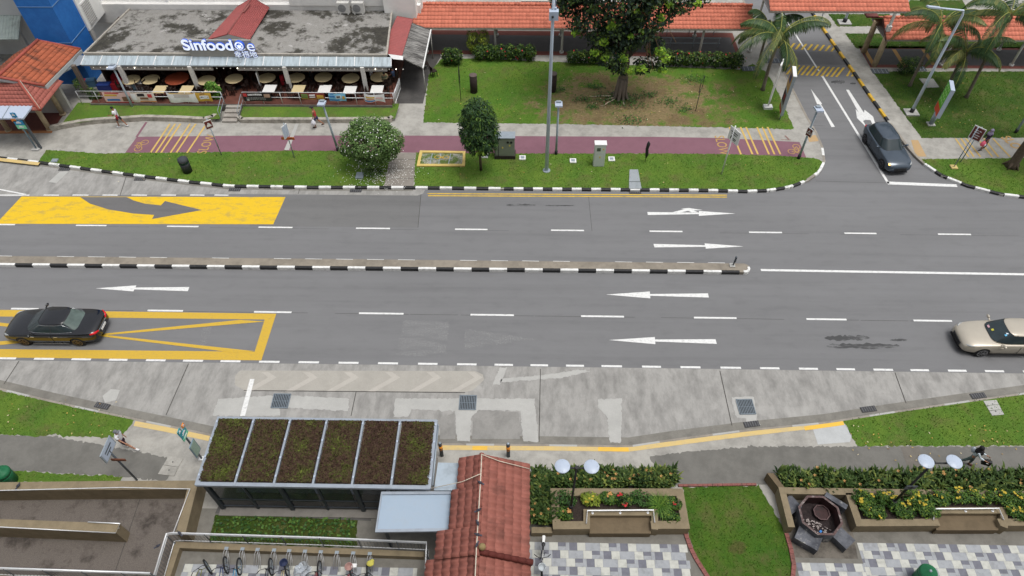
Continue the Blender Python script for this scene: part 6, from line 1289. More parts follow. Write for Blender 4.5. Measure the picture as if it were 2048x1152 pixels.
def car(label, paint, L, Wd, wb, st, gh, loc, rz, hatch=False, lit=False, rimc=None, trim=True, mir=None):
    """st: (x/L, half width factor, z bottom, z shoulder, z centre); gh: greenhouse (xr0,xf0,xr1,xf1,zbelt,zroof,hw0,hw1)"""
    o = thing('car', label, 'car', (0, 0, 0)); hw = Wd/2; secs = []
    for x, f, zb, zs, zt in st:
        w = hw*f; half = [(0, zb), (w*.78, zb), (w*.95, zb+.07), (w*1.0, zb+(zs-zb)*.42), (w*.985, zs-.13), (w*.955, zs-.03), (w*.885, zs+.012), (w*.45, zt-.008), (0, zt)]
        full = half+[(-y, z) for y, z in half[-2:0:-1]]; secs.append([(x*L, y, z) for y, z in full])
    fx, rx = wb/2, -wb/2; off = st[-1][0]*0
    wr = .325; cuts = [((x, s*(hw-.02), wr), wr+.055, .24) for x in (fx, rx) for s in (-1, 1)]
    body = loft(secs, 'body', paint, o, cuts)
    xr0, xf0, xr1, xf1, zb, zr, h0, h1 = gh; nexp = 4.2
    def par(v): e = v*v*.12+v*.88; return (xr0+xf0)/2*(1-v)+(xr1+xf1)/2*v, (xf0-xr0)/2*(1-v)+(xf1-xr1)/2*v, h0*(1-e)+h1*e, zb+(zr-zb)*v
    rings = []; NA = 48
    for v, k, dz in ((-.12, 1, 0), (0, 1, 0), (.3, 1, 0), (.6, 1, 0), (.85, 1, 0), (.96, .985, .005), (1.0, .93, .0), (1, .7, .03), (1, .35, .045), (1, .02, .05)):
        cx, ax, ay, z = par(max(v, 0)); z = zb-.06 if v < 0 else z; rg = []
        for i in range(NA):
            a = 2*math.pi*i/NA; c_, s_ = math.cos(a), math.sin(a); rg.append((cx+ax*k*math.copysign(abs(c_)**(2/nexp), c_), ay*k*math.copysign(abs(s_)**(2/nexp), s_), z+dz))
        rings.append(rg)
    mb = MB(); mb.smooth = True; mb.v = [p for r in rings for p in r]
    for j in range(len(rings)-1):
        for i in range(NA): i2 = (i+1) % NA; mb.face([j*NA+i, j*NA+i2, (j+1)*NA+i2, (j+1)*NA+i])
    mb.face([(len(rings)-1)*NA+i for i in range(NA)]); cabin = mb.build('cabin', paint, o, local=True)
    def fr(s, y, v, d=.007): cx, ax, ay, z = par(v); yy = y*ay; x = cx+s*ax*(1-abs(y)**nexp)**(1/nexp); return Vector((x+s*d, yy, z+d))
    def sd(s, x, v, d=.007): cx, ax, ay, z = par(v); return Vector((cx+ax*x, s*(ay*(1-abs(x)**nexp)**(1/nexp)+d), z+d*.3))
    for nm, s, y0, v0, v1 in (('windscreen', 1, .95, .03, .95), ('rear_window', -1, .8, .1 if not hatch else .35, .93)):
        mb = MB(); mb.smooth = True; mb.grid(lambda u, v: fr(s, (2*u-1)*y0*(1-.03*v), v0+(v1-v0)*v), 14, 8); mb.build(nm, GLASS, o, local=True)
        mb = MB(); mb.smooth = True; mb.grid(lambda u, v: fr(s, (2*u-1)*(y0+.04), v0-.03+(v1-v0+.055)*v, .0035), 14, 8); mb.build('window_seal', PLAST, o, local=True)
    for s in (-1, 1):
        for x0, x1 in ((-.9, -.04), (.0, .92)):
            mb = MB(); mb.smooth = True; mb.grid(lambda u, v: sd(s, x0+(x1-x0)*u, .06+.8*v), 10, 6); mb.build('side_window', GLASS, o, local=True)
        mb = MB(); mb.smooth = True; mb.grid(lambda u, v: sd(s, -.95+1.9*u, .03+.87*v, .0035), 16, 6); mb.build('window_surround', PLAST, o, local=True)
        if trim: mb = MB(); mb.tube([sd(s, -.9+1.74*i/10, .02, .01) for i in range(11)], .011, 5); mb.tube([sd(s, -.9+1.74*i/14, .86 if 0 < i < 14 else .1, .008) for i in range(15)], .008, 5); mb.build('window_trim', CHROME, o, local=True)
        sx = [xr0+.55*(xf0-xr0)*k for k in (.0, .92, 1.75)]
        for x in sx[1:2]: mb = MB(); mb.box((x, s*hw*.993, .6), (.008, .02, .5)); mb.build('door_seam', PLAST, o, local=True)
        for x in (sx[1]-.25, sx[2]-.3): mb = MB(); mb.box((x, s*hw*.992, .8), (.2, .035, .03)); mb.build('door_handle', CHROME if trim else paint, o, local=True)
        mb = MB(); mb.box((0, s*hw*.985, .255), (wb*.66, .035, .025)); mb.build('sill_trim', CHROME if trim else PLAST, o, local=True)
        cx, ax, ay, z = par(.0); mx = xf0-.42; mb = MB(); mb.ball((mx, s*(hw+.1), zb+.07), .12, 12, 8, (.6, 1, .62)); mb.bar((mx, s*(hw-.12), zb+.02), (mx, s*(hw+.05), zb+.05), .06, .04); mb.build('mirror', mir or paint, o, local=True)
        xh, wh_ = st[-3][0]*L, st[-3][1]*hw
        a, b, c_ = Vector((st[-2][0]*L-.02, s*st[-2][1]*hw*.72, (st[-2][3]-.02))), Vector((st[-3][0]*L+.02, s*st[-3][1]*hw*.88, st[-3][3]-.035)), Vector((st[-4][0]*L+.1, s*st[-4][1]*hw*.95, st[-4][3]-.06))
        mb = MB(); mb.smooth = True; mb.tube([a, a.lerp(b, .6)+Vector((0, s*.02, 0)), b, b.lerp(c_, .6)], [.03, .055, .05, .015], 8); mb.build('headlight', mm('headlight_lens', (.34, .35, .35), .1, 6, .12), o, local=True)
        if lit and s == -1: mb = MB(); mb.ball(b+Vector((.05, s*.01, .02)), .075, 10, 6); mb.build('indicator_lamp', emis('amber_lamp', (1, .55, .15), 2.5), o, local=True)
        a, b = Vector((st[0][0]*L+.0, s*st[0][1]*hw*.72, st[0][3]-.02)), Vector((st[2][0]*L, s*st[2][1]*hw*.955, st[2][3]-.06)); mb = MB(); mb.smooth = True; mb.tube([a, a.lerp(b, .5)+Vector((-.03, s*.03, 0)), b], [.05, .075, .04], 8); mb.build('tail_light', mm('tail_light_lens', C(200, 26, 36), .1, 5, .2), o, local=True)
    xf, xb = st[-1][0]*L, st[0][0]*L; zf = st[-1]
    mb = MB(); mb.smooth = True; mb.grid(lambda u, v: Vector((xf+.012-.10*abs(2*u-1)**2.2*0-.0, (2*u-1)*hw*.44, .36+.2*v)), 8, 3); mb.build('grille', PLAST, o, local=True)
    mb = MB(); mb.box((xf+.008, 0, .57), (.03, hw*.9, .025)); mb.box((xf-.06, 0, st[-2][2]+.0), (.14, hw*1.25, .05)); mb.build('front_trim', CHROME if trim else PLAST, o, local=True)
    PLT = mm('number_plate_black', (.02, .02, .02), .1); mb = MB(); mb.box((xf+.022, 0, .42), (.02, .5, .12)); mb.build('front_plate', PLT, o, local=True); mb = MB(); mb.box((xb-.012, 0, .62), (.02, .5, .12)); mb.build('rear_plate', WHT if trim else PLT, o, local=True)
    mb = MB(); mb.box((xb+.0, 0, st[0][3]-.04), (.02, hw*1.1, .03)); mb.build('boot_trim', CHROME if trim else PLAST, o, local=True)
    RM = rimc or mm('alloy_rim', C(150, 150, 152), .08, 6, .3, .7)
    for x in (fx, rx):
        for s in (-1, 1):
            c = (x, s*(hw-.115), wr); ax = Matrix.Rotation(R(90), 3, 'X'); mb = MB(); mb.lathe(c, [(.2, -.1), (wr-.03, -.1), (wr, -.07), (wr, .07), (wr-.03, .1), (.2, .1)], 26, ax); w = mb.build('wheel', RUB, o, local=True)
            mb = MB(); mb.lathe((c[0], c[1]+s*.085, wr), [(.225, -.012), (.225, .012)], 22, ax); mb.build('rim_disc', PLAST, w, local=True); mb = MB()
            for k in range(7): a = 2*math.pi*k/7; mb.bar((c[0], c[1]+s*.103, wr), (c[0]+.225*math.cos(a), c[1]+s*.103, wr+.225*math.sin(a)), .045, .025)
            for k in range(22): a0, a1 = 2*math.pi*k/22, 2*math.pi*(k+1)/22; mb.bar((c[0]+.235*math.cos(a0), c[1]+s*.1, wr+.235*math.sin(a0)), (c[0]+.235*math.cos(a1), c[1]+s*.1, wr+.235*math.sin(a1)), .03, .03)
            mb.build('rim', RM, w, local=True)
            mb = MB(); mb.lathe((c[0], c[1]-s*.05, wr), [(wr+.045, -.1), (wr+.045, .1)], 24, ax); mb.build('wheel_well', PLAST, o, local=True)
    mb = MB(); mb.box((0, 0, .26), (L*.86, Wd*.74, .14)); mb.build('underbody', PLAST, o, local=True)
    o.location = loc; o.rotation_euler = (0, 0, rz); return o
SED = [(-.5, .66, .42, .80, .85), (-.488, .80, .30, .90, .95), (-.45, .92, .24, .96, 1.03), (-.36, .985, .21, .975, 1.05), (-.25, 1.0, .19, .97, 1.04), (-.05, 1.0, .18, .95, 1.0), (.12, 1.0, .18, .935, .99), (.24, .99, .18, .905, .975), (.35, .97, .19, .86, .925), (.43, .92, .21, .78, .85), (.478, .81, .25, .68, .75), (.5, .62, .33, .56, .61)]
P_BLK = mat('black_car_paint', (.006, .006, .008), .1, 3, .14, spec=.5, coat=.45); P_CHA = mat('champagne_car_paint', C(176, 168, 154), .03, 3, .32, .3, coat=.3); P_GRY = mat('blue_grey_car_paint', C(66, 76, 87), .05, 3, .2, .25, coat=.4)
wf, wr_ = G(44, 690, 0), G(151, 691.2, 0); wb_ = wf.x-wr_.x
CB = car('black saloon with red tail lights driving left over the yellow box marking', P_BLK, 5.1, 1.88, abs(wb_), SED, (-1.66, 1.14, -1.02, .3, .97, 1.46, .8, .6), ((wf.x+wr_.x)/2+.3, wf.y+.88, 0), R(180), rimc=mat('bronze_rim', C(128, 112, 88), .1, 6, .35, .7))
wf = G(1960, 713, 0); CC = car('champagne coloured saloon entering the photograph at the right edge', P_CHA, 4.75, 1.8, 2.7, [(x, f, zb, zs*1.0, zt) for x, f, zb, zs, zt in SED], (-1.75, 1.04, -1.0, .3, .98, 1.46, .77, .57), (wf.x+1.28, wf.y+.84, 0), R(180), trim=False)
recolour(child(CB, 'rear_window'), mat('green_tinted_glass', (.09, .12, .11), .2, 3, .1, spec=.35))
w = child(CC, 'windscreen')
for dx, dy, z, sx, sy, m in ((.93, .3, 1.05, .08, .16, mm('pink_item', C(190, 150, 160), .1)), (.85, .05, 1.09, .09, .12, mm('yellow_item', C(196, 188, 70), .1)), (.5, -.45, 1.29, .08, .1, mm('blue_sticker', C(110, 190, 230), .1)), (.42, -.36, 1.335, .08, .12, mm('pale_sticker', C(215, 225, 235), .05))):
    mb = MB(); mb.slab([(dx+sx/2, dy*-1-sy/2, z-sx*.25), (dx+sx/2, dy*-1+sy/2, z-sx*.25), (dx-sx/2, dy*-1+sy/2, z+sx*.3), (dx-sx/2, dy*-1-sy/2, z+sx*.3)], .01); mb.v = [(x, y, zz+.045) for x, y, zz in mb.v]; mb.build('windscreen_item', m, CC, local=True)
HAT = [(-.5, .72, .36, .86, .92), (-.49, .84, .28, .95, 1.0), (-.45, .93, .23, .98, 1.04), (-.36, .985, .2, .975, 1.04), (-.25, 1.0, .19, .97, 1.03), (-.05, 1.0, .18, .955, 1.0), (.12, 1.0, .18, .94, 1.0), (.24, .99, .18, .915, .985), (.35, .97, .19, .875, .94), (.43, .93, .21, .80, .87), (.478, .84, .25, .70, .77), (.5, .68, .33, .58, .63)]
a, b = G(1761.5, 329, 0), G(1732.5, 284.5, 0); d = (a-b).normalized(); n = Vector((-d.y, d.x, 0)); c = (a+b)/2+n*.6+d*.2
car('blue grey hatchback waiting at the mouth of the side road, indicator lit', P_GRY, 4.3, 1.78, 2.69, HAT, (-2.03, .82, -1.68, .2, .97, 1.44, .77, .58), (c.x, c.y, 0), math.atan2(d.y, d.x), hatch=True, lit=True, trim=False, rimc=mat('grey_rim', C(92, 92, 96), .1, 6, .4, .6))
# ================================================================== PEOPLE
def skin_mesh(name, V, E, Rr, m, parent, root=0, sub=1):
    me = bpy.data.meshes.new(name); me.from_pydata([tuple(v) for v in V], E, []); o = bpy.data.objects.new(name, me); COL.objects.link(o)
    sk = o.modifiers.new('skin', 'SKIN'); sk.use_smooth_shade = True; sd_ = me.skin_vertices[0].data
    for i, r in enumerate(Rr): sd_[i].radius = r if isinstance(r, tuple) else (r, r); sd_[i].use_root = (i == root)
    s = o.modifiers.new('sub', 'SUBSURF'); s.levels = s.render_levels = sub
    bpy.context.view_layer.update(); me2 = evald(o); o.modifiers.clear(); o.data = me2; me2.name = name; bpy.data.meshes.remove(me); me2.materials.clear(); me2.materials.append(m)
    a = me2.attributes.new('tint', 'FLOAT', 'FACE'); a.data.foreach_set('value', [.5]*len(me2.polygons))
    for p in me2.polygons: p.use_smooth = True
    o.parent = parent; return o
SKIN = mat('skin', C(172, 128, 104), .06, 8, .6); SKIN2 = mat('tanned_skin', C(150, 104, 80), .06, 8, .6); HAIR = mat('dark_hair', (.014, .012, .012), .3, 20, .5)
def dirv(pitch, yaw=0): return Vector((math.sin(pitch)*math.cos(yaw), math.sin(pitch)*math.sin(yaw), -math.cos(pitch)))  # pitch 0 hangs down, + swings forward (local +x)
def person(label, loc, rz, legs, arms, H=1.68, lean=.06, skin=SKIN, top=None, bottom=None, sleeve=.5, legcover=.5, shoe=None, head='hair', headm=None, dress=False, seated=False, sleeveless=False, look=.1):
    """legs/arms: for left(+y) and right(-y): (thigh pitch, shin pitch) / (upper pitch, fore pitch, outward)"""
    o = thing('person', label, 'person', (0, 0, 0)); k = H/1.72; hz = .93 if not seated else .48
    pel = Vector((0, 0, hz)); up = Vector((math.sin(lean), 0, math.cos(lean)))
    wst, che, nck = pel+up*.16, pel+up*.36, pel+up*.55; hd = nck+Vector((math.sin(lean+look)*.09, 0, .09)); crown = hd+Vector((math.sin(lean+look)*.05, 0, .12))
    V, E, RR = [], [], []
    def add(p, r, par=None): V.append(Vector(p)*k); RR.append((r[0]*k, r[1]*k) if isinstance(r, tuple) else r*k); i = len(V)-1; (E.append((par, i)) if par is not None else None); return i
    ip = add(pel, (.135, .105)); iw = add(wst, (.125, .09), ip); ic = add(che, (.15, .105), iw); inn = add(nck, .058, ic); ih = add(hd, (.078, .09), inn); icr = add(crown, (.068, .08), ih)
    ino = add(hd+Vector((.105, 0, .012)), .014, ih)
    J = {}
    for s, nm in ((1, 'l'), (-1, 'r')):
        tp, sp = legs[0 if s == 1 else 1]; hip = pel+Vector((0, s*.09, -.04)); kn = hip+dirv(tp)*.42; an = kn+dirv(sp)*.41; toe = an+Vector((math.cos(min(0, sp)*.6)*.17, s*.02, -.055+max(0, -sp)*-.05))
        a = add(hip, .088, ip); b = add(kn, .056, a); mid = add(kn.lerp(an, .35), .052, b); c = add(an, .036, mid); add(an+Vector((.06, 0, -.035)), .034, c); add(toe, .03, len(V)-1)
        J['hip'+nm], J['kn'+nm], J['an'+nm], J['toe'+nm] = hip, kn, an, toe
        up_, fo_, out = arms[0 if s == 1 else 1]; sh = che+up*.1+Vector((0, s*.175, 0)); el = sh+(dirv(up_)+Vector((0, s*out, 0))).normalized()*.29; wr = el+(dirv(fo_)+Vector((0, s*out*.3, 0))).normalized()*.25
        d = (wr-el).normalized(); pl = wr+d*.06; a = add(sh, .05, ic); b = add(el, .037, a); c = add(wr, .024, b); e = add(pl, (.03, .016), c)
        side = Vector((-d.z, 0, d.x)).normalized() if abs(d.x)+abs(d.z) > .1 else Vector((1, 0, 0))
        for q, (off, ln) in enumerate(((-.024, .06), (-.008, .075), (.008, .072), (.024, .055))): f1 = add(pl+d*.03+side*off, .0085, e); add(pl+d*(.03+ln)+side*off*1.2+Vector((.01, -s*.012, 0)), .007, f1)
        f1 = add(wr+d*.03+side*.03, .009, c); add(wr+d*.07+side*.048, .0075, f1); J['sh'+nm], J['el'+nm], J['wr'+nm], J['pl'+nm] = sh, el, wr, pl
    skin_mesh('body', V, E, RR, skin, o)
    J = {a: b*k for a, b in J.items()}; Kp, Kw, Kc, Kn = pel*k, wst*k, che*k, nck*k
    # top: torso with sleeves
    V, E, RR = [], [], []; k_ = k
    a = add(pel+up*(-.1), (.16, .128)); b = add(wst, (.148, .112), a); c = add(che, (.17, .125), b); d = add(che+up*.13, (.1, .078), c)
    if not sleeveless:
        for nm in 'lr':
            s1 = add(J['sh'+nm]/k, .072, c); el, sh, wr = J['el'+nm]/k, J['sh'+nm]/k, J['wr'+nm]/k
            if sleeve <= .6: add(sh.lerp(el, .62), .062, s1)
            else: e1 = add(el, .054, s1); add(el.lerp(wr, .88), .04, e1)
    skin_mesh('top', V, E, RR, top, o)
    V, E, RR = [], [], []; a = add(pel+up*.06, (.15, .118)); c = add(pel+Vector((0, 0, -.04)), (.16, .13), a)
    if dress:
        kn = (J['knl']+J['knr'])/2/k; an = (J['anl']+J['anr'])/2/k; e1 = add(kn, (.19, .16), c); add(an+Vector((0, 0, .06)), (.2, .17), e1)
    else:
        for nm in 'lr':
            h_, kn, an = J['hip'+nm]/k, J['kn'+nm]/k, J['an'+nm]/k; e1 = add(h_, .106, c)
            if legcover <= .6: add(h_.lerp(kn, .78), .092, e1)
            else: e2 = add(kn, .078, e1); add(kn.lerp(an, .86), .06, e2)
    skin_mesh('skirt' if dress else 'trousers' if legcover > .6 else 'shorts', V, E, RR, bottom, o)
    for nm in 'lr':
        an, toe = J['an'+nm], J['toe'+nm]; mb = MB(); mb.smooth = True; mb.tube([an+Vector((-.05, 0, -.045)), an+Vector((.03, 0, -.045)), toe+Vector((0, 0, -.002)), toe+Vector((.05, 0, 0))], [.04, .052, .045, .02], 10); mb.build('shoe', shoe, o, local=True)
    hc = (hd.lerp(crown, .45))*k
    if head == 'hair': mb = MB(); mb.ball(hc+Vector((-.022, 0, .035))*k, .102*k, 14, 10, (1, .93, .92)); mb.build('hair', headm or HAIR, o, local=True)
    elif head == 'cap':
        mb = MB(); mb.ball(hc+Vector((-.012, 0, .05))*k, .104*k, 14, 10, (1, .95, .8)); f = mb.build('cap', headm, o, local=True); mb = MB(); mb.box(hc+Vector((.13, 0, .045))*k, (.12, .15, .016)); mb.build('brim', headm, f, local=True)
    else:
        mb = MB(); mb.smooth = True; mb.ball(hc+Vector((-.035, 0, .02))*k, .122*k, 16, 12, (1, .98, 1.05)); mb.lathe(Kn, [(.2*k, -.16), (.18*k, -.06), (.12*k, .03), (.1*k, .08)], 16); mb.build('headscarf', headm, o, local=True)
    mb = MB()
    for s in (-1, 1): mb.ball(hd*k+Vector((.088, s*.032, .03))*k, .012*k, 6, 5)
    mb.build('eyes', HAIR, o, local=True); mb = MB(); mb.ball(hd*k+Vector((.088, 0, -.04))*k, .016*k, 8, 5, (.5, 1.4, .5)); mb.build('mouth', mm('lips', C(140, 80, 72), .1), o, local=True)
    low = min(min(J['toe'+n].z, J['an'+n].z-.05) for n in 'lr')-.045; o.location = (loc[0], loc[1], loc[2]-low if not seated else loc[2]); o.rotation_euler = (0, 0, rz)
    M = Matrix.LocRotScale(o.location, o.rotation_euler, None); return o, {a: M @ b for a, b in J.items()}, M
TW_ = mat('white_cotton', (.72, .73, .76), .05, 9, .85); DKS = mat('dark_shorts', C(44, 48, 52), .15, 9, .85); RDT = mat('red_tank', C(196, 52, 62), .08, 9, .85); SHW = mat('white_shoe', (.7, .7, .7), .05, 9, .6); SHD = mat('brown_sandal', C(84, 54, 44), .15, 9, .7)
p, J, M = person('person in a white T-shirt and dark shorts walking left, looking at a phone', tuple(G(246, 254, LZ)), R(172), [(.42, .05), (-.38, -.5)], [(.35, 1.5, .1), (.5, 1.6, .1)], 1.66, .12, SKIN2, TW_, DKS, shoe=SHW, look=.5)
b = M @ Vector((-.12, .2, .98)); o = thing('shoulder_bag', 'small dark red shoulder bag worn by the person in the white T-shirt', 'bag', tuple(b)); mb = MB(); mb.box(b, (.1, .26, .22), R(20)); mb.build('pouch', mat('dark_red_bag', C(140, 30, 44), .1), o); mb = MB(); mb.tube([M @ Vector((-.13, .17, 1.07)), M @ Vector((-.15, .02, 1.28)), M @ Vector((-.02, -.14, 1.47)), M @ Vector((.13, -.05, 1.35))], .012, 5); mb.build('strap', BLK, o)
b = (J['pll']+J['plr'])/2+Vector((-.06, 0, .03)); o = thing('mobile_phone', 'dark phone held by the person in the white T-shirt', 'phone', tuple(b)); mb = MB(); mb.box(b, (.02, .08, .15), .1, rot=Euler((0, .6, .1))); mb.build('case', BLK, o); mb = MB(); mb.box(b+Vector((.012, 0, .01)), (.004, .07, .13), rot=Euler((0, .6, .1))); mb.build('screen', GLASS, o)
p, J, M = person('person in a red tank top and dark cap walking left past the low wall', tuple(G(636, 254, LZ)), R(178), [(.3, .02), (-.3, -.9)], [(.12, .3, .08), (-.05, .1, .08)], 1.66, .08, SKIN2, RDT, mat('navy_shorts', C(60, 60, 100), .1), sleeveless=True, shoe=SHD, head='cap', headm=mat('dark_cap', C(44, 44, 48), .1), look=.2)
b = J['pll']+Vector((0, -.02, -.28)); o = thing('plastic_bag', 'white plastic bag hanging from the hand of the person in red', 'bag', tuple(b)); mb = MB(); mb.smooth = True; mb.lathe(b, [(.1, -.17), (.17, -.1), (.16, .05), (.06, .2), (.02, .27)], 12); mb.build('bag', mat('white_plastic', (.68, .68, .72), .1, 12, .5), o); mb = MB(); mb.tube([b+Vector((0, 0, .22)), b+Vector((0, .02, .3))], .012, 5); mb.build('handle', MT.get('white_plastic') or bpy.data.materials['white_plastic'], o)
p, J, M = person('person in a lavender headscarf and dark purple dress walking on the right path', tuple(G(1962, 299, LZ)), R(190), [(.2, .0), (-.2, -.35)], [(.4, 1.1, .1), (.2, .4, .1)], 1.6, .08, SKIN, mat('purple_blouse', C(50, 38, 62), .15), mat('dark_purple_skirt', C(38, 30, 50), .15), sleeve=.9, dress=True, shoe=BLK, head='scarf', headm=mat('lavender_scarf', C(142, 132, 158), .1), look=.25)
b = J['pll']+Vector((.02, -.03, -.24)); o = thing('carrier_bag', 'pink and white carrier bag held by the person in purple', 'bag', tuple(b)); mb = MB(); mb.smooth = True; mb.lathe(b, [(.1, -.18), (.17, -.1), (.15, .05), (.05, .2)], 12); mb.build('bag', mat('pink_plastic', C(224, 96, 122), .2, 5, .5), o); mb = MB(); mb.lathe(b+Vector((.06, -.06, -.05)), [(.08, -.1), (.12, -.03), (.09, .1)], 10); mb.build('white_part', bpy.data.materials['white_plastic'], o)
p, J, M = person('person in a white T-shirt and grey cap striding right beside the lower left lawn', tuple(G(258, 897, LZ)), R(-4), [(-.12, -.2), (.62, .5)], [(-.2, .25, .12), (.5, .75, .12)], 1.64, .12, SKIN, TW_, mat('black_purple_shorts', C(48, 28, 48), .2), shoe=SHW, head='cap', headm=mat('grey_cap', C(104, 106, 110), .1), look=.1)
b = M @ Vector((-.2, .12, .82)); o = thing('cloth_bag', 'white bag on the back of the person striding right', 'bag', tuple(b)); mb = MB(); mb.smooth = True; mb.lathe(b, [(.1, -.2), (.16, -.1), (.14, .1), (.06, .24)], 12); mb.build('bag', TW_, o); mb = MB(); mb.tube([b+Vector((0, 0, .2)), M @ Vector((-.05, .14, 1.42))], .02, 5); mb.build('strap', TW_, o)
p, J, M = person('person in a black headscarf and grey green trousers walking on the right asphalt path', tuple(G(1930, 928, LZ)), R(-38), [(.25, .05), (-.28, -.45)], [(.55, 1.5, .0), (.55, 1.5, .0)], 1.58, .06, SKIN, mat('pale_blouse', C(188, 200, 208), .06), mat('grey_green_trousers', C(92, 108, 104), .1), sleeve=.9, legcover=.9, shoe=SHD, head='scarf', headm=mat('black_scarf', (.012, .011, .013), .2), look=-.1)
b = (J['pll']+J['plr'])/2+Vector((.04, -.06, -.2)); o = thing('handbag', 'black handbag carried in front by the person in the black headscarf', 'bag', tuple(b)); mb = MB(); mb.box(b, (.34, .14, .3), R(-20)); mb.build('bag_body', BLK, o); mb = MB(); mb.tube([b+Vector((-.1, 0, .14)), b+Vector((-.06, .03, .26)), b+Vector((.06, .03, .26)), b+Vector((.1, 0, .14))], .012, 6); mb.build('handle', BLK, o); mb = MB(); mb.box(b+Vector((-.02, -.075, .03)), (.1, .01, .02), R(-20)); mb.build('white_mark', WHT, o)
b = M @ Vector((-.17, .05, 1.08)); o = thing('backpack', 'pale grey backpack worn by the person in the black headscarf', 'bag', tuple(b)); mb = MB(); mb.smooth = True; mb.ball(b, .13, 14, 10, (.6, .95, 1.3)); mb.build('pack', mat('pale_grey_cloth', C(182, 190, 200), .06), o)
STOOL = CHM
for px, py, rz, m, w in ((742, 150, R(-10), TW_, 'white shirt left of'), (770, 163, R(100), mat('olive_shirt', C(92, 96, 76), .1), 'olive shirt in front of'), (788, 152, R(170), mat('blue_shirt', C(76, 96, 130), .1), 'blue shirt right of')):
    b = G(px, py, FZ+.5); p, J, M = person(f'seated customer in a {w} the last round table', (b.x, b.y, FZ), rz, [(1.5, .1), (1.5, .05)], [(.6, 1.4, .1), (.5, 1.3, .1)], 1.66, .12, SKIN2, m, DKS, legcover=.9, shoe=BLK, seated=True)
    st_ = chair(b.x-.05*math.cos(rz), b.y-.05*math.sin(rz), rz+math.pi/2, f'dark chair of the customer in a {w} the last round table', group='chairs of the seated customers')
b = G(626, 165, FZ); p, J, M = person('person in dark clothes standing between the tables under the awning', (b.x, b.y, FZ), R(90), [(.05, 0), (-.05, -.05)], [(.1, .3, .1), (.1, .3, .1)], 1.66, .04, SKIN2, BLK, DKS, legcover=.9, shoe=BLK)
# ================================================================== SOUTH SIDE: bus shelter, walkway, planters, ramp, bicycles
BROWNW = m_conc('brown_wash_wall', C(110, 96, 76), .6, damt=.55, sc=1.6, patch=.1); BROWNT = m_conc('tan_wall_top', C(134, 121, 98), .62, damt=.6, sc=1.8, patch=.15)
FRAME = mat('shelter_grey', C(150, 158, 168), .05, 5, .5, .2, dirt=.2); DARKP = mat('shelter_dark_post', C(58, 64, 70), .1, 5, .5)
t = NT('tinted_panel'); t.b.inputs['Alpha'].default_value = .55; TINT = t.done((.02, .026, .03), .08, spec=.5)
def wallrun(mb, pts, w, z0, z1, side=1):
    """low wall of width w along ground points (left of travel when side=1)"""
    n = len(pts); off = []
    for i in range(n):
        d1 = (pts[i]-pts[max(i-1, 0)]); d2 = (pts[min(i+1, n-1)]-pts[i]); d1 = d1.normalized() if d1.length > 0 else d2.normalized(); d2 = d2.normalized() if d2.length > 0 else d1
        n1, n2 = Vector((-d1.y, d1.x, 0)), Vector((-d2.y, d2.x, 0)); m = (n1+n2).normalized(); off.append(m*(w*side/max(.3, m.dot(n1))))
    P = [(p.x, p.y) for p in pts]+[(p.x+o.x, p.y+o.y) for p, o in list(zip(pts, off))[::-1]]; mb.prism(P, z0, z1)
# ---- bus shelter with planted roof
SZ = 2.85; sx0, sx1 = G(435, 833, SZ).x*.5+G(391.5, 970, SZ).x*.5, G(874, 839, SZ).x*.5+G(860, 977, SZ).x*.5; sy1, sy0 = G(650, 836, SZ).y, G(620, 974, SZ).y
sh = thing('bus_shelter', 'bus shelter with six dark planted roof panels beside the south kerb', 'bus shelter', ((sx0+sx1)/2, (sy0+sy1)/2, LZ)); cw = (sx1-sx0)/6
mb = MB()
for y in (sy0, sy1): mb.box(((sx0+sx1)/2, y+(.07 if y == sy0 else -.05), SZ-.07), (sx1-sx0, .16 if y == sy0 else .1, .14))
for i in range(7): mb.box((sx0+cw*i+(.07 if i == 0 else -.07 if i == 6 else 0), (sy0+sy1)/2, SZ-.055), (.2 if i in (0, 6) else .09, sy1-sy0-.03, .13))
mb.build('roof_frame', FRAME, sh)
for i in range(7):
    for k in range(4): mb = MB(); mb.box((sx0+cw*i+(.03 if i == 0 else -.03 if i == 6 else 0), sy0+.45+k*.83, SZ+.02), (.07, .09, .035)); mb.build('clamp', LAMPW, sh)
t = NT('sedum_soil'); SOIL = t.done(t.ramp(t.noise(14, 5, .7), [(.3, (.016, .011, .009)), (.7, (.05, .036, .028))]), .95)
t = NT('sedum_plant'); SED_ = t.done(t.ramp(t.tint(), [(0, C(50, 38, 34)), (.42, C(80, 62, 52)), (.62, C(74, 76, 42)), (1, C(106, 120, 50))]), .9, spec=.1)
for i in range(6):
    x0, x1, y0, y1 = sx0+cw*i+.12, sx0+cw*(i+1)-.1, sy0+.2, sy1-.14
    mb = MB(); mb.box(((x0+x1)/2, (y0+y1)/2, SZ-.06), (x1-x0+.06, y1-y0+.06, .06)); mb.slot = 0; tr_ = mb.build('planting_tray', SOIL, sh)
    n = 7000; P = np.stack([nr.uniform(x0, x1, n), nr.uniform(y0, y1, n), SZ-.02+nr.random(n)*.07], 1); N = unit(nr.normal(0, .6, (n, 3))+np.array([0, 0, 1.])); D = nr.normal(size=(n, 3)); D = unit(D-N*np.sum(D*N, 1)[:, None]); f = clumpfield(P*np.array([1, 1, .2]), 1.3, i*1.7); f2 = clumpfield(P*np.array([1, 1, .2]), 4.3, i)
    g = .4+(.07 if i < 2 else .0)+.42*np.clip(f-.45, 0, 1)+.2*(f2-.5)+nr.normal(0, .12, n)-.05*(i == 4); P[:, 2] += .09*f2*f2; V, Fq = leafquads(P, D, N, nr.uniform(.06, .15, n), nr.uniform(.035, .08, n)); npmesh('sedum', V, Fq, SED_, tr_, tint=np.clip(g, 0, 1))
yb = G(588, 1021, LZ).y+.05
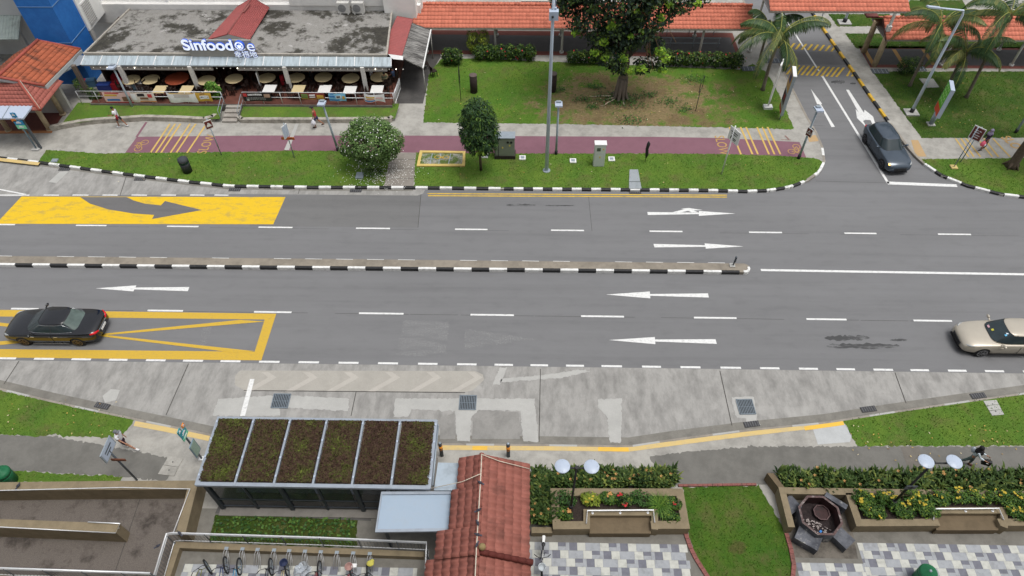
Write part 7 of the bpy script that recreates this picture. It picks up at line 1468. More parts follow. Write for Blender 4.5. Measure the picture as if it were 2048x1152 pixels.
for px, py, w in ((449, 1016, .17), (519, 1014, .09), (587, 1021, .17), (658, 1018, .09), (728, 1024.5, .17), (800, 1026, .09), (858, 1030, .17)):
    b = G(px, py, LZ); mb = MB(); mb.box((b.x, yb, (LZ+SZ-.14)/2), (w, w, SZ-.14-LZ)); mb.build('post', DARKP, sh)
xs = [G(449, 1016, LZ).x, G(858, 1030, LZ).x]
mb = MB(); mb.box((sum(xs)/2, yb, 1.15), (xs[1]-xs[0], .06, .07)); mb.box((sum(xs)/2, yb, .45), (xs[1]-xs[0], .06, .09)); mb.box((sum(xs)/2, yb, 2.5), (xs[1]-xs[0], .06, .08)); mb.build('cross_rails', DARKP, sh)
for i in range(6): x0, x1 = xs[0]+(xs[1]-xs[0])*i/6, xs[0]+(xs[1]-xs[0])*(i+1)/6; mb = MB(); mb.box(((x0+x1)/2, yb+.0, 1.5), (x1-x0-.16, .02, 1.9)); mb.build('back_panel', TINT, sh)
mb = MB(); mb.box((sum(xs)/2, yb+.75, .6), (xs[1]-xs[0]-1, .4, .05)); [mb.box((sum(xs)/2-3+2*k, yb+.75, .36), (.08, .3, .45)) for k in range(4)]; mb.build('bench', FRAME, sh)
mb = MB(); mb.box(((sx0+sx1)/2, yb+1.1, (LZ+.0)+.02), (sx1-sx0-.3, 2.9, .08)); mb.build('platform', m_conc('shelter_floor', C(128, 124, 118), .6, damt=.5), sh)
mb = MB(); mb.tube([(sx1+.06, sy1-.2, SZ-.1), (sx1+.08, sy0+.2, SZ-.12)], .04, 6); mb.build('downpipe', GALV, sh)
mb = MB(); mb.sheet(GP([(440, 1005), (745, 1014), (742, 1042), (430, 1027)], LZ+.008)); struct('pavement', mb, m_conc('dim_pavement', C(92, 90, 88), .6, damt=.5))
# ---- flat link roof and pale canopy
o = thing('link_roof', 'small flat blue grey roof panel joining the shelter to the red tiled walkway', 'roof', tuple(G(895, 950, LZ))); PALE = mat('pale_blue_sheet', C(152, 168, 184), .03, 2, .45, dirt=.25, dscale=2, dirtc=(.3, .32, .34)); q0 = GP([(876, 925), (917, 926), (917, 981), (868, 980)], 2.78); mb = MB(); mb.slab(q0, .08); mb.build('panel', mat('blue_grey_sheet', C(160, 172, 182), .04, 2, .5, dirt=.3), o); c_ = sum(q0, Vector())/4; mb = MB(); mb.box((c_.x, c_.y, 1.42), (.12, .12, 2.55)); mb.build('post', DARKP, o)
o = thing('canopy', 'pale blue flat canopy between the planted shelter and the red tiled walkway', 'canopy', tuple(G(820, 1070, LZ))); q0 = GP([(763, 986), (902, 985), (896, 1062), (751, 1064)], 2.62); mb = MB(); mb.slab(q0, .06); rf = mb.build('sheet', PALE, o); mb = MB(); mb.bar(q0[3]+Vector((0, .03, .02)), q0[2]+Vector((0, .03, .02)), .12, .1); mb.bar(q0[0]+Vector((0, -.03, .03)), q0[1]+Vector((0, -.03, .03)), .12, .08); mb.bar(q0[0]+Vector((.02, 0, .02)), q0[3]+Vector((.02, 0, .02)), .06, .08); mb.build('gutter', FRAME, rf)
for px, py in ((783, 1093), (890, 1094)): b = G(px, py, LZ); mb = MB(); mb.box((b.x, b.y, 1.35), (.1, .1, 2.45)); mb.build('post', DARKP, o)
# ---- red tiled gable walkway
RZ2 = 3.5; ra, rb = G(964, 908, RZ2), G(949, 1190, RZ2); xr_ = (ra.x+rb.x)/2; EZ = 2.72; xe = (G(1058.7, 941, EZ).x+G(1059, 1075, EZ).x)/2; ya = ra.y; ym_ = G(953.5, 1103, RZ2).y; ye_ = rb.y-1.5
gw = thing('tiled_walkway', 'covered walkway with a weathered red tiled gable roof coming towards the viewer', 'covered walkway', (xr_, 11, LZ)); T_NEAR = m_tile('weathered_red_tile', C(148, 93, 82), .35)
sl = (RZ2-EZ)/(xe-xr_); zat = lambda x: RZ2-sl*abs(x-xr_)
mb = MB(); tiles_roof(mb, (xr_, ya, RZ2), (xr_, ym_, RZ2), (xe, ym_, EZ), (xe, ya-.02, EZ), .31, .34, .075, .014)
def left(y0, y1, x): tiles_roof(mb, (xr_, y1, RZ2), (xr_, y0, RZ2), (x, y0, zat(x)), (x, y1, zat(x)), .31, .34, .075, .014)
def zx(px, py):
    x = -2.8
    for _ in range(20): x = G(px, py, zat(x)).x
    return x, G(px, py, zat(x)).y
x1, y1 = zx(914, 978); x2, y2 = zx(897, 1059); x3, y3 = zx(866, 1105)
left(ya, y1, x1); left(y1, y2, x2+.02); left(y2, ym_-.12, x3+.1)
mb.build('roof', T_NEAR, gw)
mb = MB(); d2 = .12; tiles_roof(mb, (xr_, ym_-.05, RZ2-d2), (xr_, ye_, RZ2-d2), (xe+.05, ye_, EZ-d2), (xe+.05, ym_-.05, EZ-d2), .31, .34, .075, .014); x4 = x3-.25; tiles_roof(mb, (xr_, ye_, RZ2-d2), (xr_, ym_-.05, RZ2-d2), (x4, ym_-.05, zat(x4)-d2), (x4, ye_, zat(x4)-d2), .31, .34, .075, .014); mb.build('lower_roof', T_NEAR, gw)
mb = MB(); n = 22
for i in range(n):
    a = ya+(ye_-ya)*i/n; b_ = ya+(ye_-ya)*(i+1)/n-.03; mb.tint = rnd.gauss(.4, .2); mb.tube([(xr_, a, RZ2+.04-(d2 if a < ym_ else 0)), (xr_, b_, RZ2+.04-(d2 if a < ym_ else 0))], [.1, .12], 8)
mb.build('ridge_cap', T_NEAR, gw); mb = MB(); mb.tint = .2
for i in range(7): k0, k1 = i/7, (i+1)/7+.02; A, B = Vector((xr_+.1, ym_+.0, RZ2-.02)), Vector((xe+.08, ym_-.12, EZ+.06)); mb.tube([A.lerp(B, k0), A.lerp(B, k1)], [.1, .13], 8)
mb.build('verge_cap', m_tile('brown_cap', C(104, 52, 46), .2), gw)
mb = MB(); zc_ = RZ2+.17; mb.tube([(xr_, ya-.08, zc_), (xr_+.01, ya-1.0, zc_), (xr_-.01, ym_, zc_), (xr_, ye_, zc_-d2)], .022, 6); mb.tube([(xr_, ya-.1, zc_), (xr_+.7, ya-.22, zat(xr_+.7)+.12), (xe-.02, ya-.3, EZ+.12)], .018, 6); mb.tube([(xr_, ya-.95, zc_), (x1+.2, ya-1.12, zat(x1)+.15), (x1-1.1, ya-1.25, SZ+.03)], .016, 6); mb.build('conduit', mm('pale_conduit', C(205, 195, 178), .1), gw)
for y in (ya-.35, (ya+ym_)/2, ym_, ym_-2.5):
    for x in (xr_-.85, xe-.25): mb = MB(); mb.cyl((x, y, LZ), .07, zat(x)-LZ-.05, 10); mb.build('post', COLW, gw)
mb = MB(); mb.box((xr_+.25, (ya+ye_)/2, LZ+.02), (2.5, ya-ye_, .08)); mb.build('floor', m_conc('walk_floor', C(120, 112, 104), .6, damt=.5), gw)
PG = mat('pigeon_feather', C(60, 62, 74), .3, 14, .7)
def pigeon(label, p, rz, s=.66):
    o = thing('pigeon', label, 'bird', p, rz, group='pigeons'); mb = MB(); mb.smooth = True; mb.lathe((0, 0, 0), [(.012, -.17), (.045, -.1), (.07, -.02), (.075, .04), (.055, .1), (.032, .14)], 12, Matrix.Rotation(R(68), 3, 'Y')); mb.v = [(x*s, y*s, (z+.085)*s) for x, y, z in mb.v]; mb.build('body', PG, o, local=True)
    mb = MB(); mb.ball((.15*s, 0, .185*s), .036*s, 10, 8); mb.tube([(.17*s, 0, .185*s), (.215*s, 0, .175*s)], [.012*s, .004*s], 6); mb.build('head', mm('pigeon_head', C(48, 62, 66), .25), o, local=True); mb = MB(); mb.slab([(-.1*s, -.035*s, .07*s), (-.1*s, .035*s, .07*s), (-.27*s, .05*s, .04*s), (-.27*s, -.05*s, .04*s)], .012); mb.build('tail', PG, o, local=True)
    mb = MB()
    for q in (-1, 1): mb.ball((-.03*s, q*.062*s, .1*s), .075*s, 8, 6, (1.4, .25, .6)); mb.tube([(0, q*.025*s, .04*s), (.01, q*.025*s, 0)], .006, 5)
    mb.build('wings_and_legs', PG, o, local=True)
for py, rz, w in ((960, 2.8, 'farthest pigeon on the red tiled ridge'), (1015, .4, 'second pigeon from the far end of the red tiled ridge'), (1042, -1.2, 'middle one of the pigeons on the red tiled ridge'), (1064, 3.0, 'pigeon with spread tail, fourth on the red tiled ridge'), (1085, -1.9, 'nearest pigeon on the red tiled ridge')): b = GX(963-(py-908)*.052, py, xr_); pigeon(w, (xr_, b.y-.08, RZ2+.155), rz)
o = thing('ridge_lamp', 'small round tan lamp fitting on the red tiled roof', 'lamp', (xr_+.2, ym_+.1, RZ2)); mb = MB(); mb.ball((xr_+.2, ym_+.12, RZ2+.16), .14, 14, 10); mb.build('globe', mm('tan_globe', C(140, 122, 84), .12), o); mb = MB(); mb.cyl((xr_+.2, ym_+.12, RZ2-.05), .07, .12, 10); mb.build('holder', BLK, o)
# ---- planters
PZ = .8
def rail_u(label, pts, z, group='steel arm rails over the planter benches'):
    o = thing('bench_rail', label, 'rail', tuple(G(*pts[1], z)), group=group); P = GP(pts, z); P[0].z = P[-1].z = z-.1; mb = MB(); mb.tube(P, .032, 8); mb.build('tube', STEEL, o)
    for a, b in ((1, .08), (1, .5), (1, .92)): p = P[1].lerp(P[2], b); mb = MB(); mb.tube([p, p+Vector((0, -.06, -.14))], .018, 6); mb.lathe(p+Vector((0, -.06, -.15)), [(.05, 0), (.05, .015)], 10); mb.build('bracket', STEEL, o)
o = thing('planter', 'raised brown planter with mixed shrubs and a recessed bench, left of the lawn', 'planter', tuple(G(1240, 1065, LZ)), group='raised planters with recessed benches'); W_ = .34
P = [G(1180, 1058, PZ), G(1106, 1058.5, PZ), G(1100.5, 976.5, PZ), G(1366, 977, PZ), G(1380, 1057.5, PZ), G(1303, 1057.5, PZ)]
mb = MB(); wallrun(mb, P, W_, LZ-.05, PZ, -1); mb.build('wall', BROWNT, o)
N0 = [G(1180, 1058, PZ), G(1180, 1031, PZ), G(1303, 1031, PZ), G(1303, 1058, PZ)]; mb = MB(); wallrun(mb, N0, .28, LZ-.05, PZ+.004, 1); mb.build('bench_back', BROWNT, o)
mb = MB(); mb.prism([(p.x, p.y) for p in [N0[0]+Vector((0, -.1, 0)), N0[1], N0[2], N0[3]+Vector((0, -.1, 0))]], LZ-.05, .56); mb.build('bench_seat', BROWNW, o)
mb = MB(); mb.sheet([P[1]+Vector((.1, .1, -.16)), P[2]+Vector((.1, -.1, -.16)), P[3]+Vector((-.1, -.1, -.16)), P[4]+Vector((-.1, .1, -.16)), N0[3]+Vector((.1, .1, -.16)), N0[2]+Vector((.1, .1, -.16)), N0[1]+Vector((-.1, .1, -.16)), N0[0]+Vector((-.1, .1, -.16))]); mb.build('soil', SOIL, o)
rail_u('bright steel arm rail over the bench of the left planter', [(1173, 1045), (1175, 1021), (1307, 1020), (1310, 1043.5)], PZ+.16)
o = thing('planter', 'long raised brown planter with yellow flowers and a recessed bench at the right', 'planter', tuple(G(1880, 1065, LZ)), group='raised planters with recessed benches')
P = [G(1881, 1051.5, PZ), G(1713, 1052.5, PZ), G(1691, 986, PZ)]; mb = MB(); wallrun(mb, P, W_*.9, LZ-.05, PZ, -1); yA = G(1570, 974.5, PZ).y; xA, xB = G(1557, 975, PZ).x, 34; mb.box(((xA+xB)/2, yA-.15, (LZ+PZ)/2-.025), (xB-xA, .3, PZ-LZ+.05)); Q2 = [G(2001, 1051.5, PZ), G(2300, 1050, PZ)]; wallrun(mb, Q2, W_*.9, LZ-.05, PZ, 1); mb.build('wall', BROWNT, o)
N0 = [G(1876, 1051.5, PZ), G(1876, 1027, PZ), G(2001, 1027, PZ), G(2001, 1051.5, PZ)]; mb = MB(); wallrun(mb, N0, .28, LZ-.05, PZ+.004, 1); mb.build('bench_back', BROWNT, o); mb = MB(); mb.prism([(p.x, p.y) for p in [N0[0]+Vector((0, -.1, 0)), N0[1], N0[2], N0[3]+Vector((0, -.1, 0))]], LZ-.05, .56); mb.build('bench_seat', BROWNW, o)
mb = MB(); zS = PZ-.14; mb.sheet([G(1700, 985, PZ), G(1722, 1045, PZ), G(1870, 1045, PZ), G(1870, 1016, PZ), G(2005, 1016, PZ), G(2010, 1042, PZ), G(2300, 1040, PZ), Vector((34, yA-.2, 0)), Vector((G(1700, 985, PZ).x, yA-.2, 0))], zS); mb.build('soil', SOIL, o)
n = 420; X0, X1, Y0, Y1 = G(440, 1030, LZ).x, G(712, 1036, LZ).x, G(560, 1084, LZ).y, G(560, 1036, LZ).y; P = np.stack([nr.uniform(X0, X1, n), nr.uniform(Y0, Y1, n), LZ+.04+nr.random(n)*.1], 1); N = unit(nr.normal(0, .4, (n, 3))+np.array([0, 0, 1.])); D = nr.normal(size=(n, 3)); D = unit(D-N*np.sum(D*N, 1)[:, None]); V, Fq = leafquads(P, D, N, .15, .1); tag(npmesh('weeds', V, Fq, LF_GC, tint=nr.random(n)), kind='stuff')
rail_u('bright steel arm rail over the bench of the right planter', [(1869, 1038), (1869, 1017.5), (1998, 1016.5), (2010, 1038)], PZ+.16)
o = thing('enclosure_wall', 'brown wall on the left side of the octagonal stone burner', 'wall', tuple(G(1575, 1020, LZ))); mb = MB(); a, b, c, d = G(1557, 975, PZ), G(1572.5, 986, PZ), G(1590, 1054, PZ), G(1576.5, 1054, PZ); mb.prism([(p.x, p.y) for p in (Vector((a.x, yA-.3, 0)), Vector((b.x, yA-.3, 0)), c, d)], LZ-.05, PZ-.003); mb.build('wall', BROWNT, o)
mb = MB(); e = G(1533, 948, PZ-.15); mb.slab([a+Vector((0, .0, -.003)), a+Vector((.28, 0, -.003)), e+Vector((.28, 0, .1)), e+Vector((0, 0, .1))], .7); mb.build('wing_wall', BROWNW, o)
# ---- plants in the planters and hedges of broad upright leaves
LF_CAN = m_leaf('canna_leaf', C(28, 46, 24), C(66, 88, 42), C(136, 144, 70)); FLC = mat('apricot_flower', C(198, 150, 92), .25); FLY = mat('yellow_flower', C(194, 172, 62), .15)
def canna(name, label, poly, z, h, n, fl, parent_cat='hedge', m=LF_CAN, fm=FLC):
    P0 = [(p.x, p.y) for p in poly]; xs, ys = zip(*P0); k = max(3, n); x = nr.uniform(min(xs), max(xs), k*3); y = nr.uniform(min(ys), max(ys), k*3); s = inpoly(P0, x, y); x, y = x[s][:k], y[s][:k]; c = (sum(xs)/len(xs), sum(ys)/len(ys), z)
    o = thing(name, label, parent_cat, c); V, Fc, T = [], [], []; b = 0
    for X, Y in zip(x, y):
        hh = h*rnd.uniform(.7, 1.15); t0 = min(1, max(0, rnd.gauss(.45, .18)))
        for q in range(6):
            a = rnd.uniform(0, 6.28); lean = rnd.uniform(.15, .6); L = hh*rnd.uniform(.5, .75); zb = z+hh*rnd.uniform(.05, .5); d = Vector((math.cos(a)*lean, math.sin(a)*lean, 1)).normalized(); sdir = Vector((-math.sin(a), math.cos(a), 0)); w = rnd.uniform(.05, .085); p = Vector((X, Y, zb)); pts = [p-sdir*.012, p+sdir*.012, p+d*L*.5+sdir*w, p+d*L*.5-sdir*w, p+d*L*.8+Vector((math.cos(a), math.sin(a), 0))*.05+sdir*w*.6, p+d*L*.8+Vector((math.cos(a), math.sin(a), 0))*.05-sdir*w*.6, p+d*L+Vector((math.cos(a), math.sin(a), -.3))*.12]
            V += [tuple(v) for v in pts]; Fc += [[b, b+1, b+2, b+3], [b+3, b+2, b+4, b+5]]; T += [min(1, max(0, t0+rnd.uniform(-.15, .15)))]*2; Fc.append([b+5, b+4, b+6, b+6]); T.append(t0); b += 7
    mb = MB(); mb.v = V
    for f, tt in zip(Fc, T): mb.tint = tt; mb.face(list(dict.fromkeys(f)))
    mb.build('leaves', m, o); mb = MB()
    for _ in range(fl): i = rnd.randrange(len(x)); X, Y = x[i], y[i]; c0 = Vector((X+rnd.uniform(-.1, .1), Y+rnd.uniform(-.1, .1), z+h*rnd.uniform(.85, 1.1))); [mb.poly([c0, c0+Vector((math.cos(a)*.06, math.sin(a)*.06, .03)), c0+Vector((math.cos(a+.7)*.07, math.sin(a+.7)*.07, .01))]) for a in (0, 1.2, 2.4, 3.6, 4.8)]
    mb.build('flowers', fm, o); mb = MB(); [mb.tube([(X, Y, z-.03), (X, Y, z+h*.7)], .012, 4) for X, Y in list(zip(x, y))[::3]]; mb.build('stems', LF_CAN, o); return o
canna('canna_hedge', 'hedge of broad upright leaves with orange flowers behind the left planter', GP([(1066, 952), (1345, 950), (1350, 978), (1066, 978)], LZ), LZ, .8, 620, 22)
canna('canna_hedge', 'dense dark leafy bed between the red tiled walkway and the left planter', GP([(1064, 972), (1098, 972), (1103, 1052), (1064, 1052)], LZ), LZ, .85, 260, 7)
canna('canna_hedge', 'long hedge of upright leaves with orange flowers behind the right planter', [G(1548, 952, LZ), G(2260, 948, LZ), Vector((33, yA+.02, 0)), Vector((G(1562, 980, LZ).x, yA+.02, 0))], LZ, .78, 1150, 40)
o = thing('bed_wall', 'low brown wall along the dark leafy bed beside the red tiled walkway', 'wall', tuple(G(1082, 1066, LZ))); mb = MB(); mb.prism([(p.x, p.y) for p in GP([(1063, 1054), (1104, 1054.5), (1105, 1066), (1063, 1066)], .55)], LZ-.05, .55); mb.build('wall', BROWNT, o)
def fpoly(mb, c, r):
    for q in range(4):
        c0 = Vector(c)+Vector((rnd.gauss(0, r*.7), rnd.gauss(0, r*.7), rnd.uniform(-.02, .03))); o_ = rnd.uniform(0, 6)
        for a in (0, 1.26, 2.5, 3.77, 5.03): a += o_; mb.poly([c0, c0+Vector((math.cos(a-.5)*r*.6, math.sin(a-.5)*r*.6, .012)), c0+Vector((math.cos(a)*r*.75, math.sin(a)*r*.75, .0)), c0+Vector((math.cos(a+.5)*r*.6, math.sin(a+.5)*r*.6, .012))])
LF_YS = m_leaf('yellow_shrub_leaf', C(30, 58, 22), C(60, 92, 34), C(128, 146, 50))
def shrub(label, px, py, z, r, h, n, fl, fm, m=LF_YS, L=.1, W_=.055, group=None, name='flowering_shrub'):
    b = G(px, py, z); o = thing(name, label, 'shrub', tuple(b), group=group); bl = [((b.x, b.y, z+h*.55), (r, r*.8, h*.5)), ((b.x+r*.4, b.y-r*.2, z+h*.5), (r*.6, r*.6, h*.45)), ((b.x-r*.45, b.y+r*.1, z+h*.6), (r*.6, r*.6, h*.42))]
    foliage('leaves', o, bl, n, L, W_, m, gaps=.45, cf=3.2, tint=(.42, .2)); mb = MB(); mb.tube([(b.x, b.y, z-.03), (b.x, b.y, z+h*.5)], .02, 5); mb.build('stem', BARKD, o)
    if fl:
        mb = MB()
        for _ in range(fl): a, q = rnd.uniform(0, 6.28), r*rnd.uniform(.1, 1.0); c = (b.x+math.cos(a)*q, b.y+math.sin(a)*q*.8, z+h*(1.0-.25*(q/r)**2)); fpoly(mb, c, rnd.uniform(.045, .085))
        mb.build('flowers', fm, o)
    return o
ygrp = 'yellow flowering shrubs in the right planter'
for i, (px, py, r) in enumerate(((1722, 1000, .42), (1742, 1024, .46), (1770, 1002, .45), (1800, 1022, .48), (1825, 998, .45), (1850, 1022, .45), (1872, 1000, .4), (1910, 997, .42), (1950, 998, .44), (1992, 998, .42), (2026, 1000, .42), (2032, 1028, .45), (2075, 1010, .5), (2130, 1005, .5), (2190, 1010, .5))):
    w = ('at the left end, back row', 'at the left end, front row', 'left of the twin disc lamp foot', 'right of the twin disc lamp foot, front row', 'behind the gap between lamp and bench', 'just left of the bench, front row', 'behind the left end of the bench rail', 'left of the middle of the bench rail', 'behind the middle of the bench rail', 'behind the right end of the bench rail', 'right of the bench, back row', 'right of the bench, front row')[i] if i < 12 else 'outside the right edge of the photo'
    shrub(f'yellow flowering shrub {w}', px, py, zS, r*1.15, .44, 1600, rnd.randint(2, 4), FLY, group=ygrp)
mgrp = 'low shrubs in the left planter'
for px, py, r, h, fl, fm, m, w in ((1128, 1030, .3, .4, 3, FLC, LF_YS, 'pale green shrub in the front left corner'), (1130, 1000, .4, .3, 0, FLC, LF_GC, 'flat green shrub beside the twin disc lamp foot'), (1180, 1002, .35, .4, 2, FLY, LF_YG, 'yellow green shrub right of the lamp foot'), (1215, 1000, .3, .4, 2, FLC, LF_YS, 'small shrub left of the red flowers'), (1245, 1004, .32, .45, 2, RF, LF_HEDGE, 'shrub with red flowers in the middle'), (1282, 1000, .4, .35, 0, FLC, LF_GC, 'green shrub right of the red flowers'), (1345, 1010, .3, .4, 1, RF, LF_YS, 'small shrub with pink flowers at the right end'), (1340, 1035, .32, .3, 0, FLC, LF_YS, 'low shrub in the front right corner')): shrub(f'{w} of the left planter', px, py, PZ-.16, r*1.25, h, 1100, fl, fm, m, group=mgrp)
b = G(1318, 1015, PZ-.16); o = thing('ornamental_grass', 'tuft of long drooping green grass in the left planter', 'plant', tuple(b)); mb = MB()
for _ in range(260):
    a = rnd.uniform(0, 6.28); l = rnd.uniform(.4, .8); p = b+Vector((rnd.uniform(-.1, .1), rnd.uniform(-.1, .1), 0)); d = Vector((math.cos(a), math.sin(a), 0)); s = Vector((-d.y, d.x, 0))*.008; mb.tint = rnd.random(); m1, t_ = p+d*l*.45+Vector((0, 0, l*.5)), p+d*l+Vector((0, 0, l*.25)); mb.poly([p-s, p+s, m1+s, m1-s]); mb.poly([m1-s, m1+s, t_])
mb.build('blades', m_leaf('long_grass', C(50, 84, 34), C(80, 118, 44), C(120, 150, 60)), o)
# ---- twin disc lamps
def disclamp(label, base, top, discs, z0):
    b = G(*base, z0); h = HT(base[0], base[1], z0, top[1]); o = thing('twin_disc_lamp', label, 'street lamp', tuple(b), group='lamps with two round disc heads'); mb = MB(); mb.tube([b+Vector((0, 0, -.05)), b+Vector((0, 0, h-z0))], [.055, .042], 10); mb.cyl((b.x, b.y, z0-.02), .09, .45, 10); mb.build('pole', BLK, o); t_ = Vector((b.x, b.y, h))
    P = [G(px, py, h+.1) for px, py in discs]; mb = MB(); mb.bar(Vector((P[0].x, t_.y, h-.05)), Vector((P[1].x, t_.y, h-.05)), .05, .06); mb.lathe(t_+Vector((0, 0, -.05)), [(.075, -.06), (.075, .08)], 10); mb.build('cross_arm', BLK, o)
    for p in P: mb = MB(); mb.lathe((p.x, t_.y, h+.08), [(.05, -.06), (.29, -.015), (.3, .0), (.3, .02), (.28, .035), (.02, .05)], 28); dd = mb.build('disc', LAMPW, o); mb = MB(); [mb.lathe((p.x+.22*math.cos(a), t_.y+.22*math.sin(a), h+.115), [(.012, 0), (.012, .012)], 6) for a in (0, 1.57, 3.14, 4.71)]; mb.build('bolts', GALV, dd)
    return o, b, h
disclamp('twin disc lamp standing in the left planter', (1141, 1019), (1152, 935), [(1124.7, 927), (1183, 930)], PZ-.16)
o, b, h = disclamp('twin disc lamp with a small sign plate standing in the right planter', (1781.5, 1010), (1869, 925), [(1849.5, 915), (1905.8, 916)], PZ-.14)
mb = MB(); mb.box((b.x, b.y-.07, h*.55), (.46, .03, .3)); p_ = mb.build('sign_plate', DPOLE, o); mb = MB(); mb.box((b.x+.02, b.y-.09, h*.55), (.06, .008, .2), .0); mb.box((b.x, b.y-.09, h*.55), (.2, .008, .05)); mb.build('symbol', BLK, p_)
# ---- octagonal stone burner
c = G(1641, 1030, .95); ob = thing('stone_burner', 'dark octagonal stone burner with blocks round it in the walled recess', 'burner', (c.x, c.y, LZ)); t = NT('dark_granite'); STN = t.done(t.mix(t.fr(t.noise(3.2, 7, .75), .57, .66), t.mix(t.fr(t.noise(1.5, 5, .7), .4, .65), C(66, 68, 74), C(104, 106, 112)), C(160, 158, 154)), .85); MAR = mat('sooty_maroon', C(60, 38, 38), .3, 4, .7, dirt=.85, dscale=2.5, dirtc=(.02, .018, .018)); Ro = .93
oc = lambda r, n=8, ph=.39: [(c.x+r*math.cos(2*math.pi*k/n+ph), c.y+r*math.sin(2*math.pi*k/n+ph)) for k in range(n)]
def octring(r0, r1, z0, z1, m, name, top=None):
    mb = MB(); A, B = oc(r0), oc(r1)
    for k in range(8):
        j = (k+1) % 8; mb.slot = 0; mb.poly([(*B[k], z0), (*B[j], z0), (*B[j], z1), (*B[k], z1)]); mb.slot = 1; mb.poly([(*A[j], z0), (*A[k], z0), (*A[k], z1), (*A[j], z1)]); mb.slot = 2 if top else 0; mb.poly([(*B[k], z1), (*B[j], z1), (*A[j], z1), (*A[k], z1)])
    return mb.build(name, [m, MAR]+([top] if top else []), ob)
octring(Ro-.1, Ro, LZ-.02, .95, STN, 'basin', mat('chipped_red_rim', C(84, 64, 62), .25, 9, .7, dirt=.5, dscale=7, dirtc=(.4, .38, .36))); mb = MB(); mb.sheet([(x, y, .34) for x, y in oc(Ro-.1)]); mb.build('ash_bed', mat('ash', C(46, 38, 38), .5, 9, .95), ob)
mb = MB()
for k in range(70): a, r = rnd.uniform(3.0, 5.6), rnd.uniform(.1, .65); x, y = c.x+r*math.cos(a), c.y+r*math.sin(a); mb.tint = rnd.random(); s = rnd.uniform(.02, .05); mb.box((x, y, .36+rnd.random()*.05), (s*2, s, .02), rnd.uniform(0, 3))
mb.build('ash_scraps', mm('pale_ash', C(150, 140, 136), .4, 12), ob); mb = MB(); mb.box((c.x+.05, c.y-.5, .4), (.12, .09, .05), .6); mb.build('blue_scrap', mm('blue_scrap', C(50, 120, 190), .1), ob)
cx_, cy_ = c.x+.28, c.y+.3; mb = MB(); A = [(cx_+.34*math.cos(2*math.pi*k/8+.39), cy_+.34*math.sin(2*math.pi*k/8+.39)) for k in range(8)]
for k in range(8): mb.bar((*A[k], .5), (*A[(k+1) % 8], .5), .04, .05)
mb.build('inner_ring', mm('ring_stone', C(92, 72, 72), .2, 8), ob); mb = MB(); mb.sheet([(x, y, .46) for x, y in A]); mb.build('inner_lid', MAR, ob)
for dx, dy, rz, w, l, h in ((-.98, .6, R(32), .62, .66, .6), (.86, .66, R(-38), .95, .24, .92), (-.62, -.86, R(-33), .98, .66, .62), (.84, -.8, R(38), .62, .8, .58)): mb = MB(); mb.box((c.x+dx, c.y+dy, (LZ+h)/2), (w, l, h-LZ+.02), rz); mb.build('stone_block', STN, ob)
mb = MB(); mb.sheet([G(1572, 1056, LZ), G(1590, 1115, LZ), G(1716, 1118, LZ), G(1706, 1066, LZ), G(1690, 1000, LZ), G(1575, 1000, LZ)], LZ+.009); struct('plaza', mb, m_conc('sooty_concrete', C(112, 106, 98), .35, damt=.8, sc=1.6))
# ---- brick edging round the lawn
BR = mat('brick_edging', C(132, 84, 78), .2, 9, .85, dirt=.5, dscale=3); mb = MB()
for pts in ([(1371, 1068), (1380, 1095), (1392, 1119), (1412, 1150), (1425, 1170)], [(1572, 1067), (1581, 1098), (1587, 1130), (1584, 1165)], [(1356, 972), (1517, 969.5)]):
    P = resample(GP(pts, LZ), .22)
    for a, b in zip(P, P[1:]): d = (b-a); mb.box(((a.x+b.x)/2, (a.y+b.y)/2, LZ+.03), (d.length-.012, .17 if pts[0][0] != 1356 else .11, .1), math.atan2(d.y, d.x))
struct('brick_kerb', mb, BR)
# ---- ramp with walls and rails at the lower left
t = NT('pebble_ramp'); g = t.noise(60, 3, .8); col = t.ramp(g, [(.3, C(74, 68, 63)), (.7, C(122, 114, 107))]); col = t.mix(t.math('MULTIPLY', t.fr(t.noise(.9, 7, .7), .5, .66), .75), col, C(48, 42, 38)); t.bump(g, .5, .02); PEB = t.done(col, .9)
mb = MB(); mb.sheet(GP([(-200, 990), (385, 990), (330, 1160), (-200, 1160)], LZ), LZ+.01); struct('ramp', mb, PEB)
mb = MB(); joint(280, 998, 228, 1150, .03, LZ+.014); struct('ramp', mb, JT)
RWZ = 1.15
o = thing('ramp_wall', 'brown outer wall of the ramp, turning the corner beside the bus shelter', 'wall', tuple(G(200, 972, LZ))); mb = MB(); wallrun(mb, [G(-200, 967, RWZ), G(200, 962, RWZ), G(397, 961, RWZ), G(371, 1066, RWZ)], .4, LZ-.05, RWZ, -1); mb.build('wall', BROWNT, o)
o = thing('ramp_wall', 'brown middle wall between the two runs of the ramp', 'wall', tuple(G(120, 1055, LZ))); mb = MB(); mb.prism([(p.x, p.y) for p in GP([(-200, 1034), (0, 1038), (239, 1047), (233, 1066), (0, 1056), (-200, 1051)], 1.2)], LZ-.05, 1.2); mb.build('wall', BROWNT, o)
def srail(label, px, z, r=.022, group='steel handrails of the ramp', brk=True):
    o = thing('handrail', label, 'handrail', tuple(G(*px[0], z)), group=group); P = GP(px, z); mb = MB(); mb.tube(P, r, 8); mb.build('tube', STEEL, o)
    if brk:
        for a, b in zip(P, P[1:]):
            n = max(1, int((b-a).length/1.5))
            for i in range(n): p = a.lerp(b, (i+.5)/n); mb = MB(); mb.tube([p, p+Vector((0, .06, -.12))], .012, 5); mb.build('bracket', STEEL, o)
srail('long steel handrail on the inner side of the outer ramp wall', [(-200, 986), (0, 981), (243, 975), (380, 978), (347, 1064)], RWZ+.05); srail('steel handrail round the end of the middle ramp wall', [(176, 1044), (240, 1047), (231, 1066), (0, 1054), (-200, 1048)], 1.28)
